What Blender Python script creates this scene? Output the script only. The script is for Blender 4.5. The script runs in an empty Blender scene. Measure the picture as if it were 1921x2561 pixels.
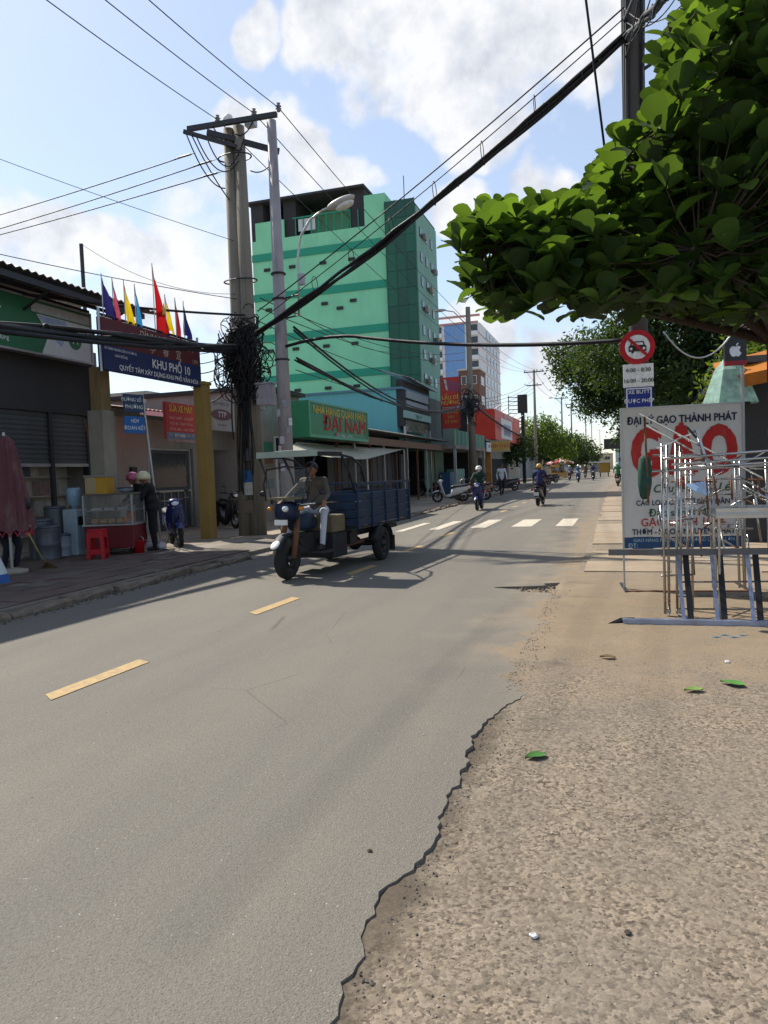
import bpy, math, random
import numpy as np
from mathutils import Vector, Matrix, Euler, Quaternion
random.seed(7)
SC = bpy.context.scene
COL = SC.collection
R_ = math.radians

# ------------------------------------------------------------------ camera
PW, PH, PF, CAMH = 1921.0, 2561.0, 1850.0, 1.55      # photo size, focal length in its pixels, eye height
ROLL, VPX, VPY = R_(2.2), 1540.0, 1163.0             # horizon tilt, vanishing point of the road

def cray(px, py):
    return Vector(((px - PW / 2) / PF, -(py - PH / 2) / PF, -1.0)).normalized()
_y = cray(VPX, VPY)
_h = cray(VPX - 1000, VPY + 1000 * math.tan(ROLL))
_z = _h.cross(_y).normalized()
if _z.y < 0: _z = -_z
_x = _y.cross(_z)
CAMROT = Matrix((_x, _y, _z))                        # camera -> world
EYE = Vector((0, 0, CAMH))
cam = bpy.data.objects.new('camera', bpy.data.cameras.new('camera'))
COL.objects.link(cam)
cam.matrix_world = Matrix.Translation(EYE) @ CAMROT.to_4x4()
cam.data.sensor_fit = 'VERTICAL'
cam.data.sensor_height = 36.0
cam.data.lens = 36.0 * PF / PH
cam.data.clip_start = 0.05
cam.data.clip_end = 3000
SC.camera = cam

def ray(px, py): return CAMROT @ cray(px, py)
def PX(px, py, X): d = ray(px, py); return EYE + d * (X / d.x)      # where the ray meets the plane x = X
def PY(px, py, Y): d = ray(px, py); return EYE + d * (Y / d.y)
def PG(px, py, z=0.0): d = ray(px, py); return EYE + d * ((z - CAMH) / d.z)

# ------------------------------------------------------------------ sun and sky
SUN_EL = 48.0
SUN_AZ = Vector((-0.88, 0.47, 0)).normalized()      # horizontal direction towards the sun
sl = bpy.data.lights.new('sun', 'SUN'); sl.energy = 4.2; sl.angle = R_(0.9); sl.color = (1.0, 0.935, 0.82)
so = bpy.data.objects.new('sun', sl); COL.objects.link(so)
_sd = Vector((SUN_AZ.x * math.cos(R_(SUN_EL)), SUN_AZ.y * math.cos(R_(SUN_EL)), math.sin(R_(SUN_EL))))
so.rotation_euler = (-_sd).to_track_quat('-Z', 'Y').to_euler()
SC.view_settings.view_transform = 'Standard'
SC.view_settings.look = 'None'
SC.view_settings.exposure = 0.70
SC.view_settings.gamma = 1.0
SC.view_settings.use_curve_mapping = False
SC.cycles.max_bounces = 6
SC.cycles.transparent_max_bounces = 12
SC.cycles.use_denoising = True

world = bpy.data.worlds.new('World'); SC.world = world; world.use_nodes = True
def build_world():
    nt = world.node_tree; N = nt.nodes; L = nt.links
    N.clear()
    out = N.new('ShaderNodeOutputWorld')
    sky = N.new('ShaderNodeTexSky'); sky.sky_type = 'NISHITA'; sky.sun_disc = False
    sky.sun_elevation = R_(SUN_EL); sky.sun_rotation = math.atan2(SUN_AZ.x, SUN_AZ.y)
    sky.air_density = 1.0; sky.dust_density = 0.5; sky.ozone_density = 1.0
    b1 = N.new('ShaderNodeBackground'); b1.inputs[1].default_value = 0.112
    pale = N.new('ShaderNodeMixRGB'); pale.inputs[0].default_value = 0.36; pale.inputs[2].default_value = (4.2, 4.6, 5.3, 1)
    L.new(sky.outputs[0], pale.inputs[1]); L.new(pale.outputs[0], b1.inputs[0])
    tc = N.new('ShaderNodeTexCoord')
    def math_(op, a, b=None, clamp=False):
        m = N.new('ShaderNodeMath'); m.operation = op; m.use_clamp = clamp
        for i, v in enumerate((a, b)):
            if v is None: continue
            if isinstance(v, (int, float)): m.inputs[i].default_value = v
            else: L.new(v, m.inputs[i])
        return m.outputs[0]
    def noise(scale, detail, rough, vec):
        n = N.new('ShaderNodeTexNoise'); n.inputs['Scale'].default_value = scale
        n.inputs['Detail'].default_value = detail; n.inputs['Roughness'].default_value = rough
        L.new(vec, n.inputs['Vector']); return n
    n1 = noise(9.0, 9, 0.60, tc.outputs['Generated'])
    nb = noise(4.2, 6, 0.55, tc.outputs['Generated'])
    # the cumulus heaps: (direction by where they stand, angular radius in degrees)
    heaps = [((860, 120), 3.2), ((960, 150), 4.2), ((1060, 120), 4.6), ((1160, 120), 5.2), ((1270, 100), 5.4), ((1380, 60), 5.8), ((1480, 50), 5.4), ((1130, 275), 3.4), ((1200, 220), 4.2), ((1040, 215), 3.0),
             ((60, 600), 4.4), ((10, 560), 3.6), ((120, 690), 3.8), ((300, 650), 3.6), ((480, 580), 4.4), ((550, 660), 4.8), ((440, 690), 4.2), ((650, 420), 3.6), ((760, 425), 3.4), ((850, 440), 2.4),
             ((1350, 478), 3.0), ((1120, 500), 2.8), ((680, 85), 2.2), ((330, 740), 3.4), ((640, 780), 4.0), ((1180, 860), 3.0), ((1400, 900), 3.0)]
    wn = noise(5.0, 4, .6, tc.outputs['Generated'])
    ws = N.new('ShaderNodeVectorMath'); ws.operation = 'SUBTRACT'; ws.inputs[1].default_value = (.5, .5, .5); L.new(wn.outputs['Color'], ws.inputs[0])
    wm = N.new('ShaderNodeVectorMath'); wm.operation = 'SCALE'; wm.inputs['Scale'].default_value = .22; L.new(ws.outputs[0], wm.inputs[0])
    wa = N.new('ShaderNodeVectorMath'); wa.operation = 'ADD'; L.new(tc.outputs['Generated'], wa.inputs[0]); L.new(wm.outputs[0], wa.inputs[1])
    tot = None
    for (p, r) in heaps:
        d = ray(*p)
        dp = N.new('ShaderNodeVectorMath'); dp.operation = 'DOT_PRODUCT'; dp.inputs[1].default_value = d
        nv = N.new('ShaderNodeVectorMath'); nv.operation = 'NORMALIZE'; L.new(wa.outputs[0], nv.inputs[0])
        L.new(nv.outputs[0], dp.inputs[0])
        mr = N.new('ShaderNodeMapRange'); mr.interpolation_type = 'SMOOTHSTEP'
        mr.inputs['From Min'].default_value = math.cos(R_(r * 1.35)); mr.inputs['From Max'].default_value = math.cos(R_(r * 0.35))
        L.new(dp.outputs['Value'], mr.inputs['Value'])
        tot = mr.outputs[0] if tot is None else math_('MAXIMUM', tot, mr.outputs[0])
    # density = heaps * noise, plus a scatter of like clouds over the rest of the sky
    a = math_('MULTIPLY', tot, 0.60)
    c = math_('ADD', a, math_('MULTIPLY', math_('SUBTRACT', n1.outputs[0], 0.5), 1.25))
    c2 = math_('MULTIPLY', math_('SUBTRACT', nb.outputs[0], 0.55), 1.6)
    c = math_('ADD', c, math_('MULTIPLY', c2, 0.22))
    mk = N.new('ShaderNodeMapRange'); mk.interpolation_type = 'SMOOTHSTEP'
    mk.inputs['From Min'].default_value = 0.24; mk.inputs['From Max'].default_value = 0.60
    mk.inputs['To Max'].default_value = 0.93
    L.new(c, mk.inputs['Value'])
    n2 = noise(14.0, 7, 0.6, tc.outputs['Generated'])
    cr = N.new('ShaderNodeValToRGB')
    cr.color_ramp.elements[0].position = 0.33; cr.color_ramp.elements[0].color = (0.60, 0.63, 0.70, 1)
    cr.color_ramp.elements[1].position = 0.58; cr.color_ramp.elements[1].color = (0.92, 0.92, 0.93, 1)
    L.new(n2.outputs[0], cr.inputs[0])
    b2 = N.new('ShaderNodeBackground'); b2.inputs[1].default_value = 0.68
    L.new(cr.outputs[0], b2.inputs[0])
    mx = N.new('ShaderNodeMixShader')
    L.new(mk.outputs[0], mx.inputs[0]); L.new(b1.outputs[0], mx.inputs[1]); L.new(b2.outputs[0], mx.inputs[2])
    L.new(mx.outputs[0], out.inputs[0])
build_world()

# ------------------------------------------------------------------ materials
def hexc(h):
    h = h.lstrip('#'); v = [int(h[i:i + 2], 16) / 255 for i in (0, 2, 4)]
    return tuple(x / 12.92 if x <= 0.04045 else ((x + 0.055) / 1.055) ** 2.4 for x in v)
MATS = {}
def mat(name, col, rough=0.7, metal=0.0, var=0.18, scale=6.0, bump=0.0, bscale=60.0, stretch=(1, 1, 1), dirt=0.0,
        dirtcol=(0.06, 0.05, 0.04), trans=0.0, alpha=1.0, spec=0.35, emit=0.0, coat=0.0):
    if name in MATS: return MATS[name]
    if isinstance(col, str): col = hexc(col)
    m = bpy.data.materials.new(name); m.use_nodes = True
    nt = m.node_tree; N = nt.nodes; L = nt.links
    b = N['Principled BSDF']; out = N['Material Output']
    b.inputs['Roughness'].default_value = rough
    b.inputs['Metallic'].default_value = metal
    b.inputs['Specular IOR Level'].default_value = spec
    b.inputs['Coat Weight'].default_value = coat
    tc = N.new('ShaderNodeTexCoord'); mp = N.new('ShaderNodeMapping'); mp.inputs['Scale'].default_value = stretch
    L.new(tc.outputs['Object'], mp.inputs['Vector'])
    n = N.new('ShaderNodeTexNoise'); n.inputs['Scale'].default_value = scale; n.inputs['Detail'].default_value = 6
    n.inputs['Roughness'].default_value = 0.62
    L.new(mp.outputs[0], n.inputs['Vector'])
    mr = N.new('ShaderNodeMapRange'); mr.inputs['From Min'].default_value = 0.25; mr.inputs['From Max'].default_value = 0.75
    mr.inputs['To Min'].default_value = 1 - var; mr.inputs['To Max'].default_value = 1 + var
    L.new(n.outputs[0], mr.inputs['Value'])
    mul = N.new('ShaderNodeMixRGB'); mul.blend_type = 'MULTIPLY'; mul.inputs[0].default_value = 1
    mul.inputs[1].default_value = (*col, 1); L.new(mr.outputs[0], mul.inputs[2])
    c = mul.outputs[0]
    if dirt > 0:
        n3 = N.new('ShaderNodeTexNoise'); n3.inputs['Scale'].default_value = scale * 0.45; n3.inputs['Detail'].default_value = 8
        n3.inputs['Roughness'].default_value = 0.7
        mp3 = N.new('ShaderNodeMapping'); mp3.inputs['Scale'].default_value = (stretch[0] * 2.2, stretch[1] * 2.2, stretch[2] * 0.5)
        mp3.inputs['Location'].default_value = (3.1, 7.7, 1.3)
        L.new(tc.outputs['Object'], mp3.inputs['Vector']); L.new(mp3.outputs[0], n3.inputs['Vector'])
        r3 = N.new('ShaderNodeMapRange'); r3.inputs['From Min'].default_value = 0.48; r3.inputs['From Max'].default_value = 0.70
        r3.inputs['To Max'].default_value = dirt
        L.new(n3.outputs[0], r3.inputs['Value'])
        mx = N.new('ShaderNodeMixRGB'); mx.inputs[2].default_value = (*dirtcol, 1)
        L.new(r3.outputs[0], mx.inputs[0]); L.new(c, mx.inputs[1]); c = mx.outputs[0]
    L.new(c, b.inputs['Base Color'])
    rr = N.new('ShaderNodeMapRange'); rr.inputs['From Min'].default_value = 0.3; rr.inputs['From Max'].default_value = 0.7
    rr.inputs['To Min'].default_value = max(0.03, rough - 0.08); rr.inputs['To Max'].default_value = min(1, rough + 0.1)
    L.new(n.outputs[0], rr.inputs['Value']); L.new(rr.outputs[0], b.inputs['Roughness'])
    if bump > 0:
        nb = N.new('ShaderNodeTexNoise'); nb.inputs['Scale'].default_value = bscale; nb.inputs['Detail'].default_value = 5
        L.new(mp.outputs[0], nb.inputs['Vector'])
        bp = N.new('ShaderNodeBump'); bp.inputs['Strength'].default_value = bump; bp.inputs['Distance'].default_value = 0.02
        L.new(nb.outputs[0], bp.inputs['Height']); L.new(bp.outputs[0], b.inputs['Normal'])
    if alpha < 1:
        b.inputs['Alpha'].default_value = alpha
    if emit > 0:
        b.inputs['Emission Color'].default_value = (*col, 1); b.inputs['Emission Strength'].default_value = emit
    if trans > 0:
        t = N.new('ShaderNodeBsdfTranslucent'); ms = N.new('ShaderNodeMixShader'); ms.inputs[0].default_value = trans
        L.new(c, t.inputs[0]); L.new(b.outputs[0], ms.inputs[1]); L.new(t.outputs[0], ms.inputs[2]); L.new(ms.outputs[0], out.inputs[0])
    MATS[name] = m
    return m
def glass(name, col, alpha=0.35, rough=0.05):
    if name in MATS: return MATS[name]
    m = mat(name, col, rough, 0, 0.05, spec=0.5, alpha=alpha); return m

# ------------------------------------------------------------------ mesh builder
class MB:
    def __init__(s): s.v = []; s.f = []; s.mi = []; s.cur = 0
    def add(s, vs, fs):
        o = len(s.v); s.v += [tuple(p) for p in vs]
        for f in fs: s.f.append(tuple(i + o for i in f)); s.mi.append(s.cur)
        return s
    def box(s, c, d, rot=None):
        hx, hy, hz = d[0] / 2, d[1] / 2, d[2] / 2
        P = [Vector((x, y, z)) for x in (-hx, hx) for y in (-hy, hy) for z in (-hz, hz)]
        if rot is not None:
            M = rot if isinstance(rot, Matrix) else (Euler(rot).to_matrix() if hasattr(rot, '__len__') else Matrix.Rotation(rot, 3, 'Z'))
            P = [M @ p for p in P]
        P = [p + Vector(c) for p in P]
        return s.add(P, [(0, 1, 3, 2), (4, 6, 7, 5), (0, 4, 5, 1), (2, 3, 7, 6), (0, 2, 6, 4), (1, 5, 7, 3)])
    def bb(s, x0, x1, y0, y1, z0, z1):
        return s.box(((x0 + x1) / 2, (y0 + y1) / 2, (z0 + z1) / 2), (abs(x1 - x0), abs(y1 - y0), abs(z1 - z0)))
    def quad(s, a, b, c, d): return s.add([a, b, c, d], [(0, 1, 2, 3)])
    def slab(s, pts, th):                       # a thin sheet given by its corner points, with thickness
        P = [Vector(p) for p in pts]; n = (P[1] - P[0]).cross(P[2] - P[0]).normalized() * th
        k = len(P); vs = P + [p - n for p in P]
        fs = [tuple(range(k)), tuple(range(2 * k - 1, k - 1, -1))] + [(i, k + i, k + (i + 1) % k, (i + 1) % k) for i in range(k)]
        return s.add(vs, fs)
    def tube(s, pts, r, n=8, cap=True):
        P = [Vector(p) for p in pts]; k = len(P)
        rs = r if hasattr(r, '__len__') else [r] * k
        T = []
        for i in range(k):
            t = P[min(i + 1, k - 1)] - P[max(i - 1, 0)]
            T.append(t.normalized() if t.length > 1e-9 else Vector((0, 0, 1)))
        u = T[0].orthogonal().normalized(); vs = []
        for i in range(k):
            if i:
                u = u - T[i] * u.dot(T[i])
                u = u.normalized() if u.length > 1e-6 else T[i].orthogonal().normalized()
            w = T[i].cross(u)
            for j in range(n):
                a = 2 * math.pi * j / n
                vs.append(P[i] + (u * math.cos(a) + w * math.sin(a)) * rs[i])
        fs = [(i * n + j, i * n + (j + 1) % n, (i + 1) * n + (j + 1) % n, (i + 1) * n + j) for i in range(k - 1) for j in range(n)]
        if cap: fs += [tuple(range(n - 1, -1, -1)), tuple((k - 1) * n + j for j in range(n))]
        return s.add(vs, fs)
    def lathe(s, prof, c=(0, 0, 0), n=16, axis='Z', closed=False):
        vs = []; k = len(prof)
        for (r, z) in prof:
            for j in range(n):
                a = 2 * math.pi * j / n; x, y = r * math.cos(a), r * math.sin(a)
                p = (x, y, z) if axis == 'Z' else ((z, x, y) if axis == 'X' else (x, z, y))
                vs.append(Vector(p) + Vector(c))
        rng = range(k if closed else k - 1)
        fs = [(i * n + j, i * n + (j + 1) % n, ((i + 1) % k) * n + (j + 1) % n, ((i + 1) % k) * n + j) for i in rng for j in range(n)]
        if not closed:
            if prof[0][0] > 1e-6: fs.append(tuple(range(n - 1, -1, -1)))
            if prof[-1][0] > 1e-6: fs.append(tuple((k - 1) * n + j for j in range(n)))
        return s.add(vs, fs)
    def torus(s, c, R, r, n=24, m=8, axis='X', sq=1.0):
        return s.lathe([(R + r * math.cos(2 * math.pi * i / m), sq * r * math.sin(2 * math.pi * i / m)) for i in range(m)], c, n, axis, True)
    def ball(s, c, r, nu=12, nv=8, rot=None):
        r = r if hasattr(r, '__len__') else (r, r, r); vs = []
        for i in range(nv + 1):
            t = math.pi * i / nv
            for j in range(nu):
                a = 2 * math.pi * j / nu
                p = Vector((r[0] * math.sin(t) * math.cos(a), r[1] * math.sin(t) * math.sin(a), r[2] * math.cos(t)))
                if rot is not None: p = Euler(rot).to_matrix() @ p
                vs.append(p + Vector(c))
        return s.add(vs, [(i * nu + j, (i + 1) * nu + j, (i + 1) * nu + (j + 1) % nu, i * nu + (j + 1) % nu) for i in range(nv) for j in range(nu)])
    def prism(s, poly, y0, y1):                 # polygon in x,z pushed from y0 to y1
        k = len(poly); vs = [(x, y0, z) for x, z in poly] + [(x, y1, z) for x, z in poly]
        return s.add(vs, [tuple(range(k)), tuple(range(2 * k - 1, k - 1, -1))] + [(i, k + i, k + (i + 1) % k, (i + 1) % k) for i in range(k)])
    def prismx(s, poly, x0, x1):                # polygon in y,z pushed from x0 to x1
        k = len(poly); vs = [(x0, y, z) for y, z in poly] + [(x1, y, z) for y, z in poly]
        return s.add(vs, [tuple(range(k - 1, -1, -1)), tuple(range(k, 2 * k))] + [(i, (i + 1) % k, k + (i + 1) % k, k + i) for i in range(k)])
    def loft(s, secs, n=12, p=2.6):             # sections (y, zlow, zhigh, halfwidth): rounded cross sections along y
        vs = []
        for (y, z0, z1, w) in secs:
            zc, h = (z0 + z1) / 2, (z1 - z0) / 2
            for j in range(n):
                a = 2 * math.pi * j / n; ca, sa = math.cos(a), math.sin(a)
                vs.append((w * math.copysign(abs(ca) ** (2 / p), ca), y, zc + h * math.copysign(abs(sa) ** (2 / p), sa)))
        k = len(secs)
        fs = [(i * n + j, (i + 1) * n + j, (i + 1) * n + (j + 1) % n, i * n + (j + 1) % n) for i in range(k - 1) for j in range(n)]
        fs += [tuple(range(n)), tuple((k - 1) * n + j for j in range(n - 1, -1, -1))]
        return s.add(vs, fs)
    def mesh(s, name, mats, smooth=False):
        me = bpy.data.meshes.new(name); me.from_pydata(s.v, [], s.f); 
        ml = mats if isinstance(mats, (list, tuple)) else [mats]
        for m in ml: me.materials.append(m)
        if len(ml) > 1: me.polygons.foreach_set('material_index', s.mi)
        if smooth: me.polygons.foreach_set('use_smooth', [True] * len(me.polygons))
        me.update(); return me
    def build(s, name, mats, parent=None, smooth=False, bevel=0.0):
        o = link(name, s.mesh(name, mats, smooth), parent)
        if bevel:
            b = o.modifiers.new('bevel', 'BEVEL'); b.width = bevel; b.segments = 2; b.limit_method = 'ANGLE'
        return o
def link(name, data, parent=None):
    o = bpy.data.objects.new(name, data); COL.objects.link(o)
    if parent is not None: o.parent = parent
    return o
def tag(o, label=None, cat=None, group=None, kind=None):
    if label: o['label'] = label
    if cat: o['category'] = cat
    if group: o['group'] = group
    if kind: o['kind'] = kind
    return o
def thing(name, label, cat, loc=(0, 0, 0), rz=0.0, group=None):
    o = link(name, None); o.empty_display_size = 0.1
    o.location = loc; o.rotation_euler = (0, 0, rz)
    return tag(o, label, cat, group)
def struct(name, mb, m, parent=None, smooth=False):
    return tag(mb.build(name, m, parent, smooth), kind='structure')
def copy_tree(o, parent=None):
    c = o.copy(); COL.objects.link(c); c.parent = parent
    for ch in list(o.children): copy_tree(ch, c)
    return c
def remat(o, table):                            # give a copy other colours: own mesh data with swapped materials
    for q in [o] + list(o.children_recursive):
        if q.type == 'MESH' and any(m and m.name in table for m in q.data.materials):
            q.data = q.data.copy()
            for i, m in enumerate(q.data.materials):
                if m.name in table: q.data.materials[i] = table[m.name]
def text(body, size, m, parent, x, z, y=-0.012, bold=0.0, sx=1.0, align='CENTER', name='lettering', rot=0.0, shear=0.0):
    c = bpy.data.curves.new('text', 'FONT'); c.body = body; c.size = size; c.align_x = align; c.align_y = 'CENTER'; c.shear = shear
    c.resolution_u = 3; c.fill_mode = 'FRONT' if False else 'BOTH'; c.extrude = 0.0
    o = bpy.data.objects.new('text', c); me0 = bpy.data.meshes.new_from_object(o)
    vs = [v.co.copy() for v in me0.vertices]; fs = [tuple(p.vertices) for p in me0.polygons]
    bpy.data.objects.remove(o); bpy.data.curves.remove(c); bpy.data.meshes.remove(me0)
    b = MB(); cr, sr = math.cos(rot), math.sin(rot)
    offs = [(0, 0)] if bold == 0 else [(-bold, 0), (bold, 0), (0, bold), (0, -bold), (0, 0)]
    for k, (ox, oz) in enumerate(offs):
        b.add([(x + ((v.x * sx + ox * size) * cr - (v.y + oz * size) * sr), y - 0.0006 * k, z + ((v.x * sx + ox * size) * sr + (v.y + oz * size) * cr)) for v in vs], fs)
    return b.build(name, m, parent)
def cable(name, label, A, B, sag=0.3, r=0.012, group=None, m=None, n=22, wob=0.0, cat='cable', mid=None):
    A, B = Vector(A), Vector(B); pts = []
    for i in range(n + 1):
        t = i / n; p = A.lerp(B, t); p.z -= sag * 4 * t * (1 - t)
        if mid is not None: p += Vector(mid) * (4 * t * (1 - t))
        if wob and 0 < i < n: p += Vector((random.uniform(-wob, wob), random.uniform(-wob, wob), random.uniform(-wob, wob)))
        pts.append(p)
    o = MB().tube(pts, r, 6).build(name, m or MATS['cable_black'], None, True)
    return tag(o, label, cat, group)

def bundle(name, label, A, B, sag, R, strands=5, n=34, seed=1):
    A, B = Vector(A), Vector(B); rng = random.Random(seed); t = thing(name, label, 'cable', A); d = (B - A).normalized(); u = d.cross(Vector((0, 0, 1))).normalized(); w = u.cross(d)
    for k in range(strands):
        ph, tw, rr, sg = 6.28 * k / strands, rng.uniform(2, 6) * rng.choice((-1, 1)), R * rng.uniform(.34, .55), sag + rng.uniform(-.02, .05); pts = []
        for i in range(n + 1):
            s = i / n; q = ph + tw * 3.14 * s; off = R * .55 * (1 + .5 * math.sin(9 * s + k)); p = (B - A) * s; p.z -= sg * 4 * s * (1 - s)
            pts.append(p + u * off * math.cos(q) + w * off * math.sin(q))
        MB().tube(pts, rr, 6).build('strand', MATS['cable_black'], t, True)
    for k in range(1, 14):
        s = k / 14 + rng.uniform(-.02, .02); p = (B - A) * s; p.z -= sag * 4 * s * (1 - s); MB().torus(p, R * 1.15, R * .16, 10, 5, 'X').build('tie', MATS['steel_dark'], t, True)
    return t
M_ = mat
M_('cable_black', (0.012, 0.012, 0.014), 0.6, var=0.1)
M_('concrete_pole', '#7d766a', 0.85, var=0.16, scale=3, stretch=(3, 3, .4), bump=.25, dirt=.6, dirtcol=(.09, .075, .06))
M_('concrete', '#a09888', 0.9, var=0.2, scale=2.5, bump=.3, dirt=.5, dirtcol=(.1, .085, .065))
M_('steel_dark', (0.05, 0.05, 0.055), 0.5, 0.6)
M_('galv', (0.42, 0.43, 0.44), 0.42, 0.85, var=.15)
M_('stainless', (0.46, 0.45, 0.44), 0.27, 1.0, var=.12, scale=12, dirt=.25, dirtcol=(.25, .2, .15))
M_('black_plastic', (0.015, 0.015, 0.017), 0.45)
M_('rubber', (0.018, 0.018, 0.018), 0.85, bump=.2, dirt=.35, dirtcol=(.16, .13, .1))
M_('chrome', (0.7, 0.7, 0.7), 0.15, 1.0, var=.05)
M_('white_paint', (0.72, 0.72, 0.70), 0.5, var=.08, dirt=.25, dirtcol=(.3, .27, .22))
M_('ink_navy', (0.012, 0.018, 0.075), 0.65, var=.22, scale=14, dirt=.22, dirtcol=(.22, .2, .18))
M_('ink_red', (0.46, 0.02, 0.018), 0.65, var=.22, scale=14, dirt=.22, dirtcol=(.22, .2, .18))
M_('ink_white', (0.75, 0.75, 0.74), 0.65, var=.22, scale=14, dirt=.22, dirtcol=(.22, .2, .18))
M_('ink_yellow', (0.72, 0.47, 0.05), 0.65, var=.22, scale=14, dirt=.22, dirtcol=(.22, .2, .18))
M_('ink_green', (0.02, 0.10, 0.04), 0.65, var=.22, scale=14, dirt=.22, dirtcol=(.22, .2, .18))
M_('ink_black', (0.02, 0.02, 0.025), 0.65, var=.22, scale=14, dirt=.22, dirtcol=(.22, .2, .18))
M_('opening_shade', (0.02, 0.02, 0.022), 0.9)
M_('window_dark', (0.03, 0.035, 0.04), 0.12, spec=.6)
M_('skin', '#8a5f48', 0.55, var=.08)
M_('hair', (0.012, 0.01, 0.009), 0.5)
M_('rust', (0.16, 0.075, 0.04), 0.85, var=.4, scale=14)
# ------------------------------------------------------------------ ground materials
def ground_mat(name, kind):
    m = bpy.data.materials.new(name); m.use_nodes = True
    nt = m.node_tree; N = nt.nodes; L = nt.links; b = N['Principled BSDF']
    geo = N.new('ShaderNodeNewGeometry'); P = geo.outputs['Position']
    sep = N.new('ShaderNodeSeparateXYZ'); L.new(P, sep.inputs[0])
    def noise(scale, detail=5, rough=.6, st=(1, 1, 1), loc=(0, 0, 0)):
        mp = N.new('ShaderNodeMapping'); mp.inputs['Scale'].default_value = st; mp.inputs['Location'].default_value = loc
        L.new(P, mp.inputs['Vector'])
        n = N.new('ShaderNodeTexNoise'); n.inputs['Scale'].default_value = scale; n.inputs['Detail'].default_value = detail
        n.inputs['Roughness'].default_value = rough; L.new(mp.outputs[0], n.inputs['Vector']); return n.outputs[0]
    def voro(scale, feat='F1', st=(1, 1, 1)):
        mp = N.new('ShaderNodeMapping'); mp.inputs['Scale'].default_value = st; L.new(P, mp.inputs['Vector'])
        n = N.new('ShaderNodeTexVoronoi'); n.inputs['Scale'].default_value = scale; n.feature = feat
        L.new(mp.outputs[0], n.inputs['Vector']); return n
    def mr(v, a, b_, c=0.0, d=1.0, smooth=False):
        r = N.new('ShaderNodeMapRange'); r.inputs['From Min'].default_value = a; r.inputs['From Max'].default_value = b_
        r.inputs['To Min'].default_value = c; r.inputs['To Max'].default_value = d
        if smooth: r.interpolation_type = 'SMOOTHSTEP'
        L.new(v, r.inputs['Value']); return r.outputs[0]
    def mix(f, a, b_, mode='MIX'):
        x = N.new('ShaderNodeMixRGB'); x.blend_type = mode
        for i, v in enumerate((f, a, b_)):
            if isinstance(v, tuple): x.inputs[i].default_value = (*v, 1)
            elif isinstance(v, (int, float)): x.inputs[i].default_value = v
            else: L.new(v, x.inputs[i])
        return x.outputs[0]
    def mth(op, a, b_):
        x = N.new('ShaderNodeMath'); x.operation = op
        for i, v in enumerate((a, b_)):
            if isinstance(v, (int, float)): x.inputs[i].default_value = v
            else: L.new(v, x.inputs[i])
        return x.outputs[0]
    bump = N.new('ShaderNodeBump'); bump.inputs['Distance'].default_value = 0.012
    if kind == 'asphalt':
        c = mix(mr(noise(0.35, 4), .3, .7), (.130, .118, .096), (.163, .148, .121))
        c = mix(mr(noise(1.1, 5, .6, (1, .12, 1)), .42, .68), c, (.112, .103, .089))           # long wear bands
        tr = mr(noise(2.6, 4, .7, (1, .035, 1), (5, 2, 0)), .52, .62, 0, .6)                      # dark lines along the road, strongest at the left
        side = mr(sep.outputs['X'], -7.0, -4.6, 1.0, 0.0, True)
        c = mix(mth('MULTIPLY', tr, side), c, (.055, .054, .053))
        c = mix(mr(noise(55, 3, .7), .32, .68, 0, .28), c, (.235, .215, .185)); c = mix(mr(noise(90, 2, .6, (1, 1, 1), (2, 7, 0)), .52, .66, 0, .34), c, (.055, .05, .044))
        v = voro(120); c = mix(mr(v.outputs['Distance'], .05, .5, .6, 0), c, mix(mr(v.outputs['Color'], .2, .8), (.05, .046, .04), (.29, .268, .23)))
        sp = voro(26); c = mix(mth('MULTIPLY', mr(sp.outputs['Distance'], .05, .10, 1, 0), mr(noise(3, 2), .5, .56, 0, .9)), c, (.42, .39, .34))
        sp2 = voro(9); c = mix(mth('MULTIPLY', mr(sp2.outputs['Distance'], .04, .07, 1, 0), mr(noise(5, 2, .5, (1, 1, 1), (9, 1, 0)), .52, .58, 0, .8)), c, (.05, .045, .04))
        dust = mth('ADD', mr(sep.outputs['X'], -2.4, -0.7, 0, .9), mth('MULTIPLY', mth('SUBTRACT', noise(1.3, 6, .65), .5), 2.2))
        dust = mth('MULTIPLY', mr(dust, .35, 1.1, 0, .75, True), mr(sep.outputs['Y'], 3.5, 8.0, .12, 1.0, True))
        c = mix(dust, c, (.235, .190, .142))
        crk = voro(.9, 'DISTANCE_TO_EDGE'); 
        c = mix(mth('MULTIPLY', mr(crk.outputs['Distance'], .0, .006, .65, 0), mr(noise(.5, 3), .52, .6)), c, (.05, .047, .04))
        L.new(c, b.inputs['Base Color']); b.inputs['Roughness'].default_value = .82; b.inputs['Specular IOR Level'].default_value = .3
        bump.inputs['Strength'].default_value = .35
        L.new(mth('ADD', mr(v.outputs['Distance'], 0, .6, 1, 0), mth('MULTIPLY', noise(70, 4), .8)), bump.inputs['Height'])
    else:
        gv = voro(64); gv2 = voro(120)
        sand = mix(mr(noise(1.4, 6, .65), .3, .7), (.205, .155, .104), (.262, .200, .136))
        grit = mix(mr(gv.outputs['Color'], .1, .9), (.108, .088, .066), (.305, .245, .184))
        grit = mix(mr(gv2.outputs['Distance'], .0, .45, .7, 0), grit, mix(mr(gv2.outputs['Color'], .2, .9), (.045, .036, .028), (.30, .25, .195)))
        grit = mix(mr(noise(38, 3, .6), .55, .62, 0, .85), grit, (.055, .043, .033))
        grit = mix(mr(noise(0.8, 4), .45, .7, 0, .5), grit, (.165, .150, .130))
        f = mth('ADD', mr(sep.outputs['Y'], 3.0, 7.5, -.55, .55), mth('MULTIPLY', mth('SUBTRACT', noise(1.0, 6, .7, (1, 1, 1), (4, 4, 0)), .5), 2.4))
        c = mix(mr(f, -.2, .35, 0, .92, True), grit, sand)
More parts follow.
